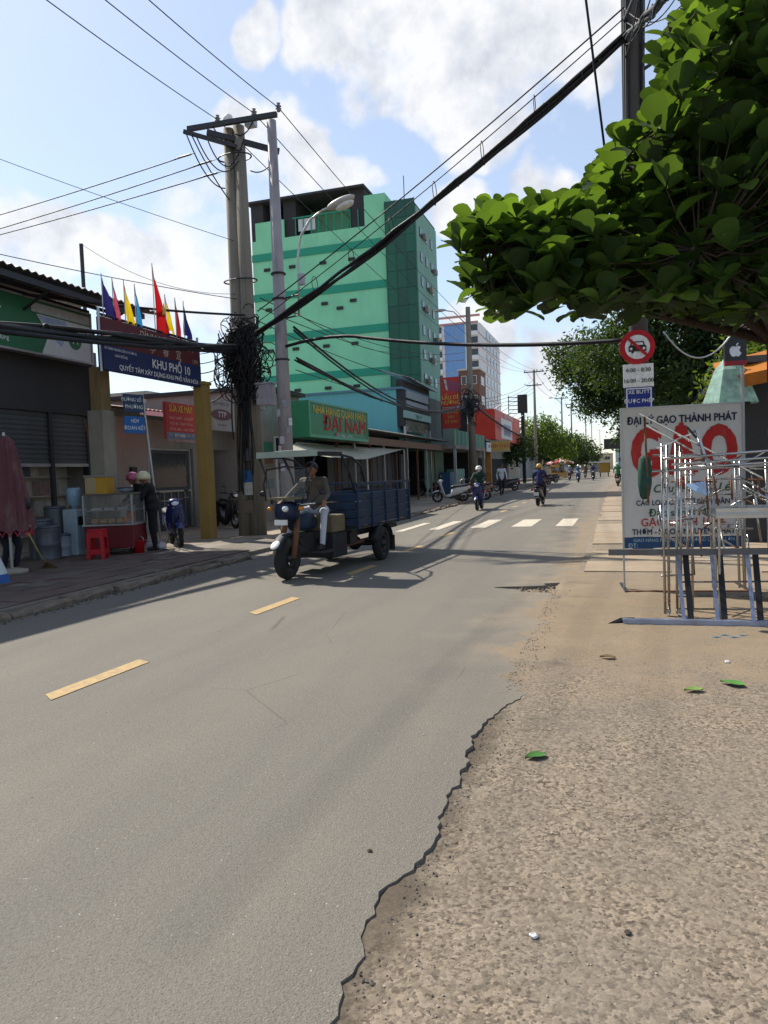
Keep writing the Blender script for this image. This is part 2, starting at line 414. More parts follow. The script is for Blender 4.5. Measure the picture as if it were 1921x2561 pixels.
        pale = mth('MULTIPLY', mr(sep.outputs['Y'], 9, 13, 0, .8), mr(noise(.7, 5), .3, .6)); c = mix(pale, c, (.235, .195, .148))
        st = mr(noise(.9, 4, .6, (1, 1.6, 1), (1, 8, 0)), .60, .70, 0, .45); c = mix(st, c, (.095, .082, .068))    # oil stains
        spk = voro(34); c = mix(mth('MULTIPLY', mr(spk.outputs['Distance'], .10, .22, .9, 0), mr(noise(6, 3, .6, (1, 1, 1), (3, 3, 3)), .42, .56)), c, (.05, .038, .028))
        c = mix(mr(noise(2.2, 6, .7, (1, 1, 1), (6, 2, 0)), .40, .66, 0, .55), c, (.178, .150, .116))
        ed = mth('MULTIPLY', mr(mth('ADD', sep.outputs['X'], mth('MULTIPLY', mth('SUBTRACT', noise(3.2, 5, .65), .5), .5)), -.86, -.60, .85, 0, True), mr(sep.outputs['Y'], 4.4, 6.0, 1, 0))
        c = mix(ed, c, (.075, .06, .045))
        L.new(c, b.inputs['Base Color']); b.inputs['Roughness'].default_value = .95; b.inputs['Specular IOR Level'].default_value = .15
        bump.inputs['Strength'].default_value = .26; bump.inputs['Distance'].default_value = .012
        L.new(mth('ADD', mth('MULTIPLY', mr(gv.outputs['Distance'], 0, .6, 1, 0), .7), noise(60, 5)), bump.inputs['Height'])
    L.new(bump.outputs[0], b.inputs['Normal'])
    MATS[name] = m
    return m
ground_mat('asphalt', 'asphalt'); ground_mat('dirt', 'dirt')
M_('paver_red', '#62524a', .92, var=.22, scale=2, bump=.3, dirt=.6, dirtcol=(.11, .09, .075))
M_('slab_pale', '#988a78', .92, var=.16, scale=2, bump=.3, dirt=.45, dirtcol=(.2, .165, .12))
M_('kerb', '#75695c', .92, var=.22, scale=4, bump=.45, bscale=30, dirt=.7, dirtcol=(.07, .06, .05))
M_('line_yellow', (.40, .275, .125), .8, var=.25, scale=14, dirt=.75, dirtcol=(.19, .165, .13))
M_('line_white', (.52, .46, .37), .8, var=.2, scale=9, dirt=.55, dirtcol=(.22, .195, .16))

# ------------------------------------------------------------------ ground, road, pavements
struct('ground', MB().bb(-800, 800, -300, 1600, -.5, -.09), mat('far_ground', (.25, .21, .165), .95, var=.25, scale=.3))

def sstep(a, b, v):
    t = min(1, max(0, (v - a) / (b - a))); return t * t * (3 - 2 * t)
def edge_x(y):                                   # the broken right edge of the asphalt
    e = -0.81 + 0.016 * math.sin(2.1 * y + 1) + 0.012 * math.sin(7.3 * y) + 0.010 * math.sin(23 * y + 2) + 0.008 * math.sin(61 * y) + 0.006 * math.sin(113 * y + 1)
    e += 0.03 * math.exp(-((y - 3.0) / .25) ** 2) - 0.05 * math.exp(-((y - 2.5) / .2) ** 2)
    e += 0.34 * sstep(4.3, 5.6, y)
    if y > 9.2 and y < 10.3: e -= 1.10 * max(0, 1 - abs(y - 9.55) / (.38 if y < 9.55 else .75)) * (1 + .25 * math.sin(17 * y))
    if y > 10.5: e += 0.0
    return e
ys = list(np.arange(-6, 1, .5)) + list(np.arange(1, 12, .045)) + list(np.arange(12, 30, .3)) + list(np.arange(30, 120, 3)) + [150, 220, 320, 480]
b = MB(); vs = []; cols = 5
for y in ys:
    e = edge_x(y); far = max(0, y - 90) * -0.012
    for k, x in enumerate((-7.02, -5.5, -4.0, -2.4, e, e + 0.012)):
        vs.append((x + far, y, 0.0 if k < 5 else -0.10))
fs = [(i * 6 + k, i * 6 + k + 1, (i + 1) * 6 + k + 1, (i + 1) * 6 + k) for i in range(len(ys) - 1) for k in range(5)]
road = struct('road', b.add(vs, fs), MATS['asphalt'])

# yellow centre dashes and the zebra crossing are painted sheets on the road
def paint(name, pts, m):
    return MB().slab([(x, y, .006) for x, y in pts], .004).build(name, m, road)
for k in range(26):
    y0 = 4.36 + 3.22 * k
    if 18.5 < y0 < 25: continue
    w = .075
    paint('lane_dash', [(-4.02 - w, y0 + .06), (-4.02 + w, y0 - .05), (-3.96 + w, y0 + 1.05), (-3.96 - w, y0 + 1.12)], MATS['line_yellow'])
for (bl, br, tr) in (((985, 1331), (1010, 1329), (1090, 1308)), ((1069, 1326), (1101, 1324), (1164, 1303.6)), ((1175, 1321), (1215, 1319.5), (1258, 1300)),
                     ((1278, 1318), (1329, 1317), (1355, 1299)), ((1388, 1317), (1433, 1315.5), (1450, 1297))):
    A, B, C = PG(*bl), PG(*br), PG(*tr); y0 = (A.y + B.y) / 2
    paint('crosswalk_stripe', [(A.x, y0), (B.x, y0), (B.x + .02, C.y), (A.x + .02, C.y)], MATS['line_white'])

# dirt shoulder on the right with gentle relief
b = MB(); xs = list(np.arange(-1.75, 4.0, .06)) + [4.5, 6, 10, 30]; yy = list(np.arange(-3, 1, .5)) + list(np.arange(1, 12.5, .07)) + [13, 15, 20, 40, 120]
def relief(x, y):
    z = -0.005 - 0.008 * math.exp(-((x - edge_x(max(1, min(12, y))) - .07) / .07) ** 2) * (1 if y < 5.4 else .3)
    z += .008 * math.sin(1.7 * x + .6 * y) * math.sin(.9 * y + 1) + .005 * math.sin(5 * x + 2 * y) * math.sin(3.7 * y) 
    z += random.uniform(-.0035, .0035)
    z += .05 * math.exp(-((x - 1.75) / .55) ** 2 - ((y - 6.4) / .35) ** 2)          # small heap of rubble soil
    if x < -.86: z = -.035
    t = sstep(4.3, 5.6, y)
    if t > 0:                                    # further on the dirt laps over the asphalt in a ragged line
        n = .10 * math.sin(3.1 * y + 1) + .07 * math.sin(7.7 * y + 3 * x) + .05 * math.sin(17 * y + 5 * x) + random.uniform(-.04, .04)
        o = max(-.03, min(.016, .045 * (x + .84 + n))) + random.uniform(-.003, .003) + .05 * math.exp(-((x - 1.75) / .55) ** 2 - ((y - 6.4) / .35) ** 2)
        if 9.2 < y < 10.3 and x < -.78: o = -.04
        z = z * (1 - t) + o * t
    return z - (0.05 if y > 20 else 0)
vs = [(x, y, relief(x, y)) for y in yy for x in xs]; nx = len(xs)
fs = [(j * nx + i, j * nx + i + 1, (j + 1) * nx + i + 1, (j + 1) * nx + i) for j in range(len(yy) - 1) for i in range(nx - 1)]
struct('dirt_shoulder', b.add(vs, fs), MATS['dirt'], smooth=True)

# loose grit and stones, too many to count
def stones(name, label, n, m, smin, smax, fx):
    b = MB()
    for _ in range(n):
        x, y, z = fx(); s = random.uniform(smin, smax) * random.uniform(.6, 1.2); a = random.random() * 6.28
        P = [(s, 0, 0), (0, s * random.uniform(.5, 1), 0), (-s * random.uniform(.6, 1), 0, 0), (0, -s * random.uniform(.5, 1), 0), (0, 0, s * random.uniform(.3, .8)), (0, 0, -s * .4)]
        ca, sa = math.cos(a), math.sin(a)
        b.add([(x + p[0] * ca - p[1] * sa, y + p[0] * sa + p[1] * ca, z + p[2]) for p in P],
              [(0, 1, 4), (1, 2, 4), (2, 3, 4), (3, 0, 4), (1, 0, 5), (2, 1, 5), (3, 2, 5), (0, 3, 5)])
    return tag(b.build(name, m), label, 'gravel', kind='stuff')
def on_dirt():
    y = 1.3 + 8 * random.random() ** 1.7; x = -.77 + 3.2 * random.random() ** 1.2; return x, y, relief(x, y) + .001
def on_edge():
    y = 1.5 + 8 * random.random(); x = -.81 + abs(random.gauss(0, .09)) + .01; return x, y, relief(x, y)
def on_road():
    y = 1.6 + 9 * random.random(); x = edge_x(y) - random.random() ** 2 * 3.5 - .02; return x, y, .002
stones('gravel', 'dark grit scattered over the dirt shoulder', 3000, mat('grit_dark', (.075, .06, .048), .9, var=.4, scale=30), .002, .0055, on_dirt)
stones('gravel', 'pale small stones strewn on the dirt shoulder', 1700, mat('grit_pale', (.40, .33, .26), .9, var=.35, scale=30), .002, .007, on_dirt)
stones('gravel', 'crumbled asphalt bits along the broken road edge', 1500, mat('grit_edge', (.11, .095, .08), .9, var=.5, scale=30), .003, .011, on_edge)
stones('gravel', 'broken asphalt rubble lying in the pothole by the road edge', 260, MATS['grit_edge'], .008, .04, lambda: (-1.75 + 1.1 * random.random(), 9.2 + 1.0 * random.random(), -.03))
stones('gravel', 'stray grit lying on the asphalt road', 160, MATS['grit_pale'], .002, .005, on_road)

# left pavement with separate kerb stones and pavers
pv = struct('pavement', MB().bb(-40, -7.0, -8, 140, -.08, .10), mat('pavement_bed', (.17, .15, .125), .95, var=.25, scale=1.5, bump=.3, dirt=.4))
kerbs = []
for k in range(3):
    q = MB()
    L_ = .96
    P = [(-.1, 0, -.1), (.1, 0, -.1), (.1, 0, .07), (.06, 0, .11), (-.1, 0, .115)]
    rows = [0, .25, .5, .75, 1.0]; vs = []
    for r in rows:
        for (x, _, z) in P: vs.append((x + random.uniform(-.015, .012), r * L_, z + (random.uniform(-.03, .01) if z > 0 else 0)))
    n = len(P); fs = [(i * n + j, i * n + (j + 1) % n, (i + 1) * n + (j + 1) % n, (i + 1) * n + j) for i in range(4) for j in range(n)] + [tuple(range(n - 1, -1, -1)), tuple(20 + j for j in range(n))]
    kerbs.append(q.add(vs, fs).mesh('kerb_stone', MATS['kerb']))
y = 3.0
while y < 62:
    if not (12.8 < y < 16.4):
        o = link('kerb_stone', random.choice(kerbs), pv); o.location = (-6.93 + random.uniform(-.05, .05), y, random.uniform(-.05, .0)); o.rotation_euler = (random.uniform(-.035, .035), random.uniform(-.12, .12), random.uniform(-.045, .045))
    y += .985
MB().bb(-7.1, -6.88, 62, 140, -.05, .1).build('kerb', MATS['kerb'], pv)
tiles = [MB().box((0, 0, 0), (.388, .388, .05)).mesh('paver', m) for m in (MATS['paver_red'], mat('paver_red_b', '#594d46', .92, var=.2, scale=2, dirt=.5), mat('paver_grey', '#655d55', .92, var=.2, scale=2, dirt=.5))]
n = 0
for i in range(11):
    for j in range(25):
        if n >= 262: break
        if random.random() < .04: continue
        o = link('paver', tiles[0] if random.random() < .6 else random.choice(tiles[1:]), pv); n += 1
        o.location = (-7.30 - .4 * i, 3.6 + .4 * j, .098 + random.uniform(-.006, .008)); o.rotation_euler = (random.uniform(-.02, .02), random.uniform(-.02, .02), random.uniform(-.01, .01))
tl = [MB().box((0, 0, 0), (1.94, 2.4, .06)).mesh('pavement_slab', m) for m in (MATS['slab_pale'], mat('slab_grey', '#857b6f', .92, var=.16, scale=1.2, bump=.3, dirt=.5, dirtcol=(.15, .125, .1)))]
for i in range(3):
    for j in range(18):
        if j == 0 and i == 0: continue
        o = link('pavement_slab', random.choice(tl), pv); o.location = (-8.0 - 1.96 * i, 14.9 + 2.42 * j, .085 + random.uniform(-.004, .006)); o.rotation_euler = (random.uniform(-.004, .004), random.uniform(-.004, .004), 0)
# sloping concrete apron where the alley meets the road
MB().add([(-6.75, 12.9, .006), (-6.75, 16.3, .006), (-8.9, 16.9, .128), (-8.9, 12.7, .128), (-6.75, 12.9, -.05), (-6.75, 16.3, -.05), (-8.9, 16.9, -.05), (-8.9, 12.7, -.05)],
         [(0, 1, 2, 3), (4, 7, 6, 5), (0, 4, 5, 1), (1, 5, 6, 2), (2, 6, 7, 3), (3, 7, 4, 0)]).build('apron', mat('apron_concrete', '#877e73', .92, var=.2, scale=1.5, bump=.3, dirt=.6, dirtcol=(.12, .1, .08)), pv)
# mud and litter along the gutter
stones('gravel', 'dark wet debris gathered along the left gutter', 900, mat('grit_mud', (.05, .043, .036), .8, var=.4, scale=30), .006, .028,
       lambda: (-6.86 + abs(random.gauss(0, .09)), 4 + random.random() * 11, .0))

# right pavement: separate pale slabs
rp = struct('pavement', MB().bb(-.55, 14, 10.9, 160, -.09, .015), mat('pavement_bed_right', (.21, .17, .13), .95, var=.25, scale=1.5, bump=.3))
tr_ = [MB().box((0, 0, 0), (1.184, 1.292, .06)).mesh('pavement_slab', m) for m in (MATS['slab_pale'], mat('slab_tan', '#93836f', .92, var=.16, scale=1.5, bump=.3, dirt=.4, dirtcol=(.16, .13, .1)))]
for i in range(3):
    for j in range(26):
        if random.random() < .05: continue
        o = link('pavement_slab', random.choice(tr_), rp); o.location = (.12 + 1.19 * i + random.uniform(-.05, .05), 11.7 + 1.3 * j, .0 + random.uniform(-.006, .006)); o.rotation_euler = (random.uniform(-.006, .006), random.uniform(-.006, .006), random.uniform(-.006, .006))
# ------------------------------------------------------------------ helpers for buildings
def part(parent, name, m, *boxes, smooth=False, bevel=0):
    if len(boxes) > 1 and name in ('post', 'mast', 'shelf', 'foot', 'tray', 'cover'):      # pieces that stand apart are parts of their own
        return [part(parent, name, m, q, smooth=smooth, bevel=bevel) for q in boxes][0]
    b = MB()
    for q in boxes: b.bb(*q)
    return b.build(name, m, parent, smooth, bevel)
def window_x(parent, X, y0, y1, z0, z1, mf, mg, nx=1, nz=1, t=.05):     # window on a wall that faces +x
    f = part(parent, 'window', mf, (X - .02, X + .04, y0, y0 + t, z0, z1), (X - .02, X + .04, y1 - t, y1, z0, z1),
             (X - .02, X + .038, y0 + t, y1 - t, z0, z0 + t), (X - .02, X + .038, y0 + t, y1 - t, z1 - t, z1))
    for i in range(nx):
        for j in range(nz):
            a, c = (y1 - y0) / nx, (z1 - z0) / nz
            part(f, 'pane', mg, (X - .01, X + .012, y0 + a * i + t * .6, y0 + a * (i + 1) - t * .6, z0 + c * j + t * .6, z0 + c * (j + 1) - t * .6))
    return f
def window_y(parent, Y, x0, x1, z0, z1, mf, mg, nx=1, nz=1, t=.05):     # window on a wall that faces -y
    f = part(parent, 'window', mf, (x0, x0 + t, Y - .04, Y + .02, z0, z1), (x1 - t, x1, Y - .04, Y + .02, z0, z1),
             (x0 + t, x1 - t, Y - .038, Y + .02, z0, z0 + t), (x0 + t, x1 - t, Y - .038, Y + .02, z1 - t, z1))
    for i in range(nx):
        for j in range(nz):
            a, c = (x1 - x0) / nx, (z1 - z0) / nz
            part(f, 'pane', mg, (x0 + a * i + t * .6, x0 + a * (i + 1) - t * .6, Y - .012, Y + .01, z0 + c * j + t * .6, z0 + c * (j + 1) - t * .6))
    return f
def corrugated(parent, name, m, p0, p1, p2, p3, waves, amp=.02):        # sheet p0-p1 (eave) p3-p2 (ridge), ribs run eave to ridge
    p0, p1, p2, p3 = map(Vector, (p0, p1, p2, p3)); n = waves * 4; nrm = (p1 - p0).cross(p3 - p0).normalized()
    if nrm.z < 0: nrm = -nrm
    b = MB(); vs = []
    for i in range(n + 1):
        t = i / n; h = amp * math.sin(2 * math.pi * waves * t)
        for q in (p0.lerp(p1, t), p3.lerp(p2, t)):
            vs += [q + nrm * (h + .012), q + nrm * (h - .012)]
    fs = []
    for i in range(n):
        o, k = i * 4, i * 4 + 4
        fs += [(o, k, k + 2, o + 2), (o + 1, o + 3, k + 3, k + 1), (o, o + 1, k + 1, k), (o + 2, k + 2, k + 3, o + 3)]
    return b.add(vs, fs).build(name, m, parent)
M_('wall_grey', '#8b867f', .9, var=.12, scale=1.2, bump=.15, dirt=.5, dirtcol=(.12, .105, .09))
M_('wall_pale', '#b9b3a8', .9, var=.1, scale=1.2, bump=.15, dirt=.4, dirtcol=(.2, .18, .15))
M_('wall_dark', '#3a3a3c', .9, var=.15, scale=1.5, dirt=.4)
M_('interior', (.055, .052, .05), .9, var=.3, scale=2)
M_('roof_metal', (.10, .10, .105), .55, .5, var=.2, scale=2, dirt=.5, dirtcol=(.11, .07, .045))
M_('shutter', '#565a5c', .5, .5, var=.1, scale=2, dirt=.4)
M_('sign_green', (.022, .135, .06), .45, var=.08, scale=1.5, dirt=.2)
M_('sign_white', (.58, .60, .59), .5, var=.06, dirt=.2, dirtcol=(.3, .28, .25))
M_('yellow_wall', '#957a42', .85, var=.12, scale=2, bump=.15, dirt=.55, dirtcol=(.14, .1, .05))
M_('maroon', '#5a2226', .6, var=.1, scale=2, dirt=.2)
M_('navy', '#1c2b58', .6, var=.1, scale=2, dirt=.2)
M_('red_board', '#a83232', .6, var=.12, scale=2, dirt=.25)
M_('frame_alu', (.42, .42, .42), .4, .7)
M_('teal_wall', (.13, .40, .42), .8, var=.08, scale=1, stretch=(1, 1, .3), dirt=.2, dirtcol=(.1, .25, .25))
M_('wood_brown', '#6b4a32', .8, var=.25, scale=5, stretch=(6, 6, .6))

# ------------------------------------------------------------------ shop with the green signboard
XA = -11.6
yA0, yA1 = 2.0, PX(232, 900, XA).y
A = thing('shophouse', 'low dark shop with corrugated roof eave above a green and white signboard', 'shop', (XA, yA1, 0))
def la(x0, x1, y0, y1, z0, z1): return (x0 - XA, x1 - XA, y0 - yA1, y1 - yA1, z0, z1)
part(A, 'wall', MATS['wall_grey'], la(-19, XA - .05, yA1 - .2, yA1, 0.1, 5.6), la(-19, -18.8, yA0, yA1 - .2, .1, 5.6))
part(A, 'floor', MATS['concrete'], la(-18.8, XA, yA0, yA1 - .2, .09, .14))
part(A, 'ceiling', MATS['interior'], la(-18.8, XA - .1, yA0, yA1 - .2, 3.6, 3.7))
part(A, 'fascia', MATS['wall_dark'], la(XA - .12, XA, yA0, yA1 - .02, 3.15, 5.6))
corrugated(A, 'roof', MATS['roof_metal'], (XA - XA + 1.15, yA0 - yA1, 5.62), (1.15, 1.15, 5.62), (-7.6, 1.15, 7.6), (-7.6, yA0 - yA1, 7.6), 70, .022)
part(A, 'eave_beam', MATS['steel_dark'], (0.98, 1.06, yA0 - yA1, .6, 5.42, 5.54), (.3, .36, yA0 - yA1, .6, 5.55, 5.62))
for yy_ in (-.1, -2.4, -4.8, -7.2):
    MB().tube([(.05, yy_, 5.0), (1.0, yy_, 5.45)], .03, 6).build('eave_bracket', MATS['steel_dark'], A)
yb = PX(126, 1000, XA).y
sl_mesh = {}
for (a, c) in ((yA0 + 1, yb - .06), (yb + .06, yA1 - .3)):
    key = round(c - a, 3)
    b = MB(); b.bb(0, .02, 0, c - a, 0, .092); b.bb(.02, .032, 0, c - a, .02, .06); sl_mesh[key] = b.mesh('shutter_slat', MATS['shutter'])
    for k in range(11):
        o = link('shutter_slat', sl_mesh[key], A); o.location = (-.1, a - yA1, 2.05 + .1 * k); o.rotation_euler = (0, random.uniform(-.03, .03), 0)
    part(A, 'shutter_bar', MATS['galv'], la(XA - .11, XA - .04, a, c, 1.98, 2.05))
part(A, 'post', MATS['steel_dark'], la(XA - .1, XA - .02, yb - .05, yb + .05, .1, 4.3), la(XA - .2, XA - .05, yA1 - .3, yA1 - .22, .1, 4.3))
MB().tube([(.12, -.12, 4.6), (.12, -.12, 2.2), (.1, -.1, 2.0), (.1, -.1, .12)], .06, 8).build('drain_pipe', mat('pvc_grey', (.30, .31, .32), .5, dirt=.4), A)

S = thing('shop_sign', 'wide green signboard with white slanted end and round green emblem', 'sign', (-11.28, 10.0, 4.83), R_(90))
ySa, ySb = 5.0, PX(226, 850, -11.28).y
wS = ySb - ySa; xo = (ySa + ySb) / 2 - 10.0
part(S, 'board', MATS['sign_green'], (xo - wS / 2, xo + wS / 2, 0, .18, -.52, .55))
part(S, 'frame', MATS['frame_alu'], (xo - wS / 2, xo + wS / 2, -.03, .2, -.56, -.52), (xo - wS / 2, xo + wS / 2, -.03, .2, .55, .59), (xo + wS / 2, xo + wS / 2 + .04, -.03, .2, -.56, .59))
xr = xo + wS / 2
MB().prism([(xr - 1.62, .28), (xr - 1.3, -.1), (xr - 1.52, -.515), (xr - .01, -.515), (xr - .01, .28)], -.008, 0).build('white_panel', MATS['sign_white'], S)
MB().prism([(xr - 1.75, .50), (xr - 1.75, .31), (xr - .01, .31), (xr - .01, .50)], -.008, 0).build('white_strip', mat('sign_greywhite', (.42, .43, .42), .5, dirt=.2), S)
MB().prism([(xr - 1.58, .26), (xr - 1.22, -.12), (xr - .95, -.3), (xr - .72, .0), (xr - .78, .26)], -.014, -.008).build('blue_flash', mat('flash_blue', (.30, .38, .52), .5), S)
b = MB(); b.lathe([(.2, -.016), (.2, -.008)], (xr - .52, 0, -.1), 24, 'Y'); b.build('emblem', MATS['sign_green'], S)
text('M', .26, MATS['ink_white'], S, xr - .52, -.1, -.02)
text('ĐIỆN MÁY', .5, MATS['ink_white'], S, xr - 2.55, .05, -.012, .01, align='RIGHT')
text('Siêu thị gia dụng', .13, MATS['ink_white'], S, xr - 2.4, -.34, -.012, align='RIGHT')

# goods in front of and inside the shop
bw = thing('display_rack', 'display wall of pale posters and packets at the back of the green sign shop', 'rack', (-12.35, 12.0, .14), R_(90))
part(bw, 'back_board', mat('board_beige', '#c4bcae', .85, var=.1), (-6.5, 2.6, 0, .06, 0, 2.6))
for k in range(5): part(bw, 'shelf', MATS['frame_alu'], (-6.3, 2.5, -.28, 0, .35 + .42 * k, .38 + .42 * k))
pc = [mat('poster%d' % i, c, .6, var=.35, scale=9) for i, c in enumerate(('#8f8a80', '#6f7780', '#a39a86', '#57606a', '#8a6f68', '#b4b0a6'))]
for k in range(46):
    x = -5.9 + random.random() * 8.1; zi = random.randrange(5); h = .18 + random.random() * .2; w = .15 + random.random() * .3
    part(bw, 'packet', random.choice(pc), (x, x + w, -.2 - random.random() * .06, -.05, .385 + .42 * zi, .385 + .42 * zi + h))
M_('drum_grey', '#5c6168', .45, .4, var=.15, scale=4, dirt=.35)
M_('drum_pale', '#8d98a2', .5, .2, var=.12, scale=4, dirt=.3)
def drum(loc, r, h, m, label, lid=None):
    t = thing('drum', label, 'drum', loc)
    MB().lathe([(0, 0), (r, 0), (r, .02), (r * .97, .05), (r * .97, h * .45), (r, h * .48), (r * .97, h * .51), (r * .97, h * .95), (r, h)], n=18).build('barrel', m, t, True)
    MB().lathe([(r * 1.02, 0), (r * 1.02, .03), (r * .8, .05), (0, .05)], (0, 0, h), 18).build('lid', lid or MATS['drum_grey'], t, True)
    return t
drum((-10.75, PX(120, 1340, -10.75).y, .12), .24, .62, MATS['drum_grey'], 'dark grey metal drum under the shutter beside the folded parasol')
drum((-10.85, PX(152, 1340, -10.85).y, .12), .20, .42, MATS['drum_pale'], 'short pale drum between two taller drums at the shop front')
drum((-11.15, PX(140, 1320, -11.15).y, .12), .22, .98, MATS['drum_grey'], 'tall grey drum standing behind the short pale drum')
drum((-11.0, PX(100, 1330, -11.0).y, .12), .22, .75, MATS['drum_grey'], 'grey drum half hidden behind the folded parasol')
# tall wrapped water cooler shape
t = thing('water_dispenser', 'pale blue bottle on a tall white cooler beside the food cart', 'dispenser', (-10.7, PX(188, 1300, -10.7).y, .12))
part(t, 'cabinet', mat('cooler_white', '#9fb0b8', .45, dirt=.3), (-.17, .17, -.17, .17, 0, .95), bevel=.02)
part(t, 'tap_panel', MATS['black_plastic'], (.17, .18, -.12, .12, .62, .8))
MB().lathe([(.05, 0), (.05, .06), (.14, .1), (.14, .40), (.12, .44), (0, .44)], (0, 0, .95), 18).build('bottle', mat('bottle_blue', (.30, .45, .58), .15, var=.05, alpha=.8), t, True)

# folded maroon parasol, striped sheet, sweeping person
pm = PG(20, 1440, .12)
t = thing('parasol', 'folded dusty maroon parasol standing on the pavement', 'parasol', (pm.x - .15, pm.y + .25, .12))
b = MB(); n = 44; prof = [(.05, 2.30), (.13, 2.22), (.18, 2.0), (.23, 1.7), (.29, 1.35), (.34, 1.0), (.37, .72)]; vs = []
for (r, z) in prof:
    for j in range(n):
        a = 2 * math.pi * j / n; f = 1 + .13 * math.cos(11 * a + .4 * math.sin(3 * z)); vs.append((r * f * math.cos(a), r * f * math.sin(a), z + (.03 * math.cos(11 * a) if z < .8 else 0)))
fs = [(i * n + j, (i + 1) * n + j, (i + 1) * n + (j + 1) % n, i * n + (j + 1) % n) for i in range(len(prof) - 1) for j in range(n)] + [tuple(range(n))]
b.add(vs, fs).build('canopy', mat('parasol_maroon', '#5c363a', .85, var=.3, scale=5, dirt=.55, dirtcol=(.25, .18, .15)), t, True)
b = MB(); b.tube([(.36 * math.cos(a), .36 * math.sin(a), .74 - .1 * (k % 2)) for k, a in enumerate(np.linspace(0, 6.28, 41))], .018, 5); b.build('fringe', mat('fringe_red', '#a04048', .85), t)
MB().tube([(0, 0, 0), (0, 0, 2.36)], .025, 8).build('pole', MATS['galv'], t)
MB().lathe([(0, 0), (.25, 0), (.25, .06), (.05, .1), (0, .1)], n=18).build('base', MATS['concrete'], t, True)
ps = PG(5, 1470, .12)
b = MB(); vs = []; nn = 28
for i in range(7):
    tt = i / 6
    for j in range(nn):
        a = 2 * math.pi * j / nn; r = (.10 + .36 * tt ** .8) * (1 + .06 * math.sin(6 * a + 2 * tt)); vs.append((r * math.cos(a), r * math.sin(a), .78 * (1 - tt) + .01))
fs = []
for i in range(6):
    for j in range(nn): fs.append((i * nn + j, (i + 1) * nn + j, (i + 1) * nn + (j + 1) % nn, i * nn + (j + 1) % nn))
b.add(vs, fs); b.mi = [(i % 2) if i < 4 else (1 if i == 4 else 0) for i in range(6) for _ in range(nn)]
o = b.build('tarpaulin', [mat('tarp_blue', '#24528f', .55, var=.1), mat('tarp_white', '#b9c3c6', .55, var=.08)], None, True)
o.location = (ps.x - .75, ps.y + .3, .12); o.rotation_euler = (0, 0, .4)
tag(o, 'blue and white striped plastic sheet wrapped round a bundle on the pavement', 'tarpaulin')

# ------------------------------------------------------------------ neighbourhood gate over the alley
XG = -9.7
G = thing('alley_gate', 'yellow post gate carrying a maroon and blue lettered board over the alley', 'gate', (XG, 14.4, .1), R_(90))
gy0, gy1 = 12.75 - 14.4, 16.22 - 14.4
gyp = PX(256, 1100, -10.3).y - 14.4
bp = MB(); bp.box((gy1, 0, 1.9), (.30, .30, 3.8)); bp.build('post', MATS['yellow_wall'], G, bevel=.01)
bp = MB(); bp.box((gy1, 0, 3.84), (.36, .36, .08)); bp.build('post_cap', MATS['yellow_wall'], G, bevel=.01)
bp = MB(); bp.box((gyp, .6, 1.5), (.40, .36, 3.0)); bp.build('post', mat('gate_plaster', '#8d8677', .9, var=.15, scale=2, bump=.2, dirt=.5), G, bevel=.01)
bp = MB(); bp.box((gyp + .02, .6, 3.45), (.30, .28, .9)); bp.build('post_upper', mat('post_tan', '#7d6a46', .9, var=.15, dirt=.5), G, bevel=.01)
bx0, bx1 = gy0 - .26, gy1 - .10
part(G, 'upper_panel', MATS['maroon'], (bx0, bx1, -.06, .06, 4.24, 4.78))
part(G, 'lower_panel', MATS['navy'], (bx0, bx1, -.064, .064, 3.74, 4.24))
xc = (bx0 + bx1) / 2
text('ĐÌNH NGHI XUÂN', .25, mat('ink_cream', (.50, .38, .28), .6), G, xc + .45, 4.60, -.072, .008)
text('亭    春    宜', .24, MATS['ink_cream'], G, xc + .35, 4.37, -.072)
text('1391', .14, MATS['ink_cream'], G, bx1 - .25, 4.31, -.072)
text('ĐƯỜNG VÀO ĐÌNH', .085, MATS['ink_cream'], G, bx0 + .5, 4.40, -.072)
text('KHU PHỐ 10', .27, MATS['ink_white'], G, xc + .55, 4.05, -.076, .012)
text('QUYẾT TÂM XÂY DỰNG KHU PHỐ VĂN HÓA', .145, MATS['ink_white'], G, xc + .15, 3.83, -.076, .008)
text('ỦY BAN NHÂN DÂN PHƯỜNG', .075, MATS['ink_white'], G, bx0 + .55, 4.17, -.076)
text('LINH ĐÔNG', .075, MATS['ink_white'], G, bx0 + .55, 4.05, -.076)
for (x, z0) in ((bx0, 3.7), (bx1, 3.7)): MB().tube([(x, 0, z0), (x, 0, 4.95)], .03, 8).build('frame_tube', MATS['galv'], G)
MB().tube([(bx0, .02, 4.84), (bx1, .02, 4.84)], .03, 8).build('frame_tube', MATS['steel_dark'], G)
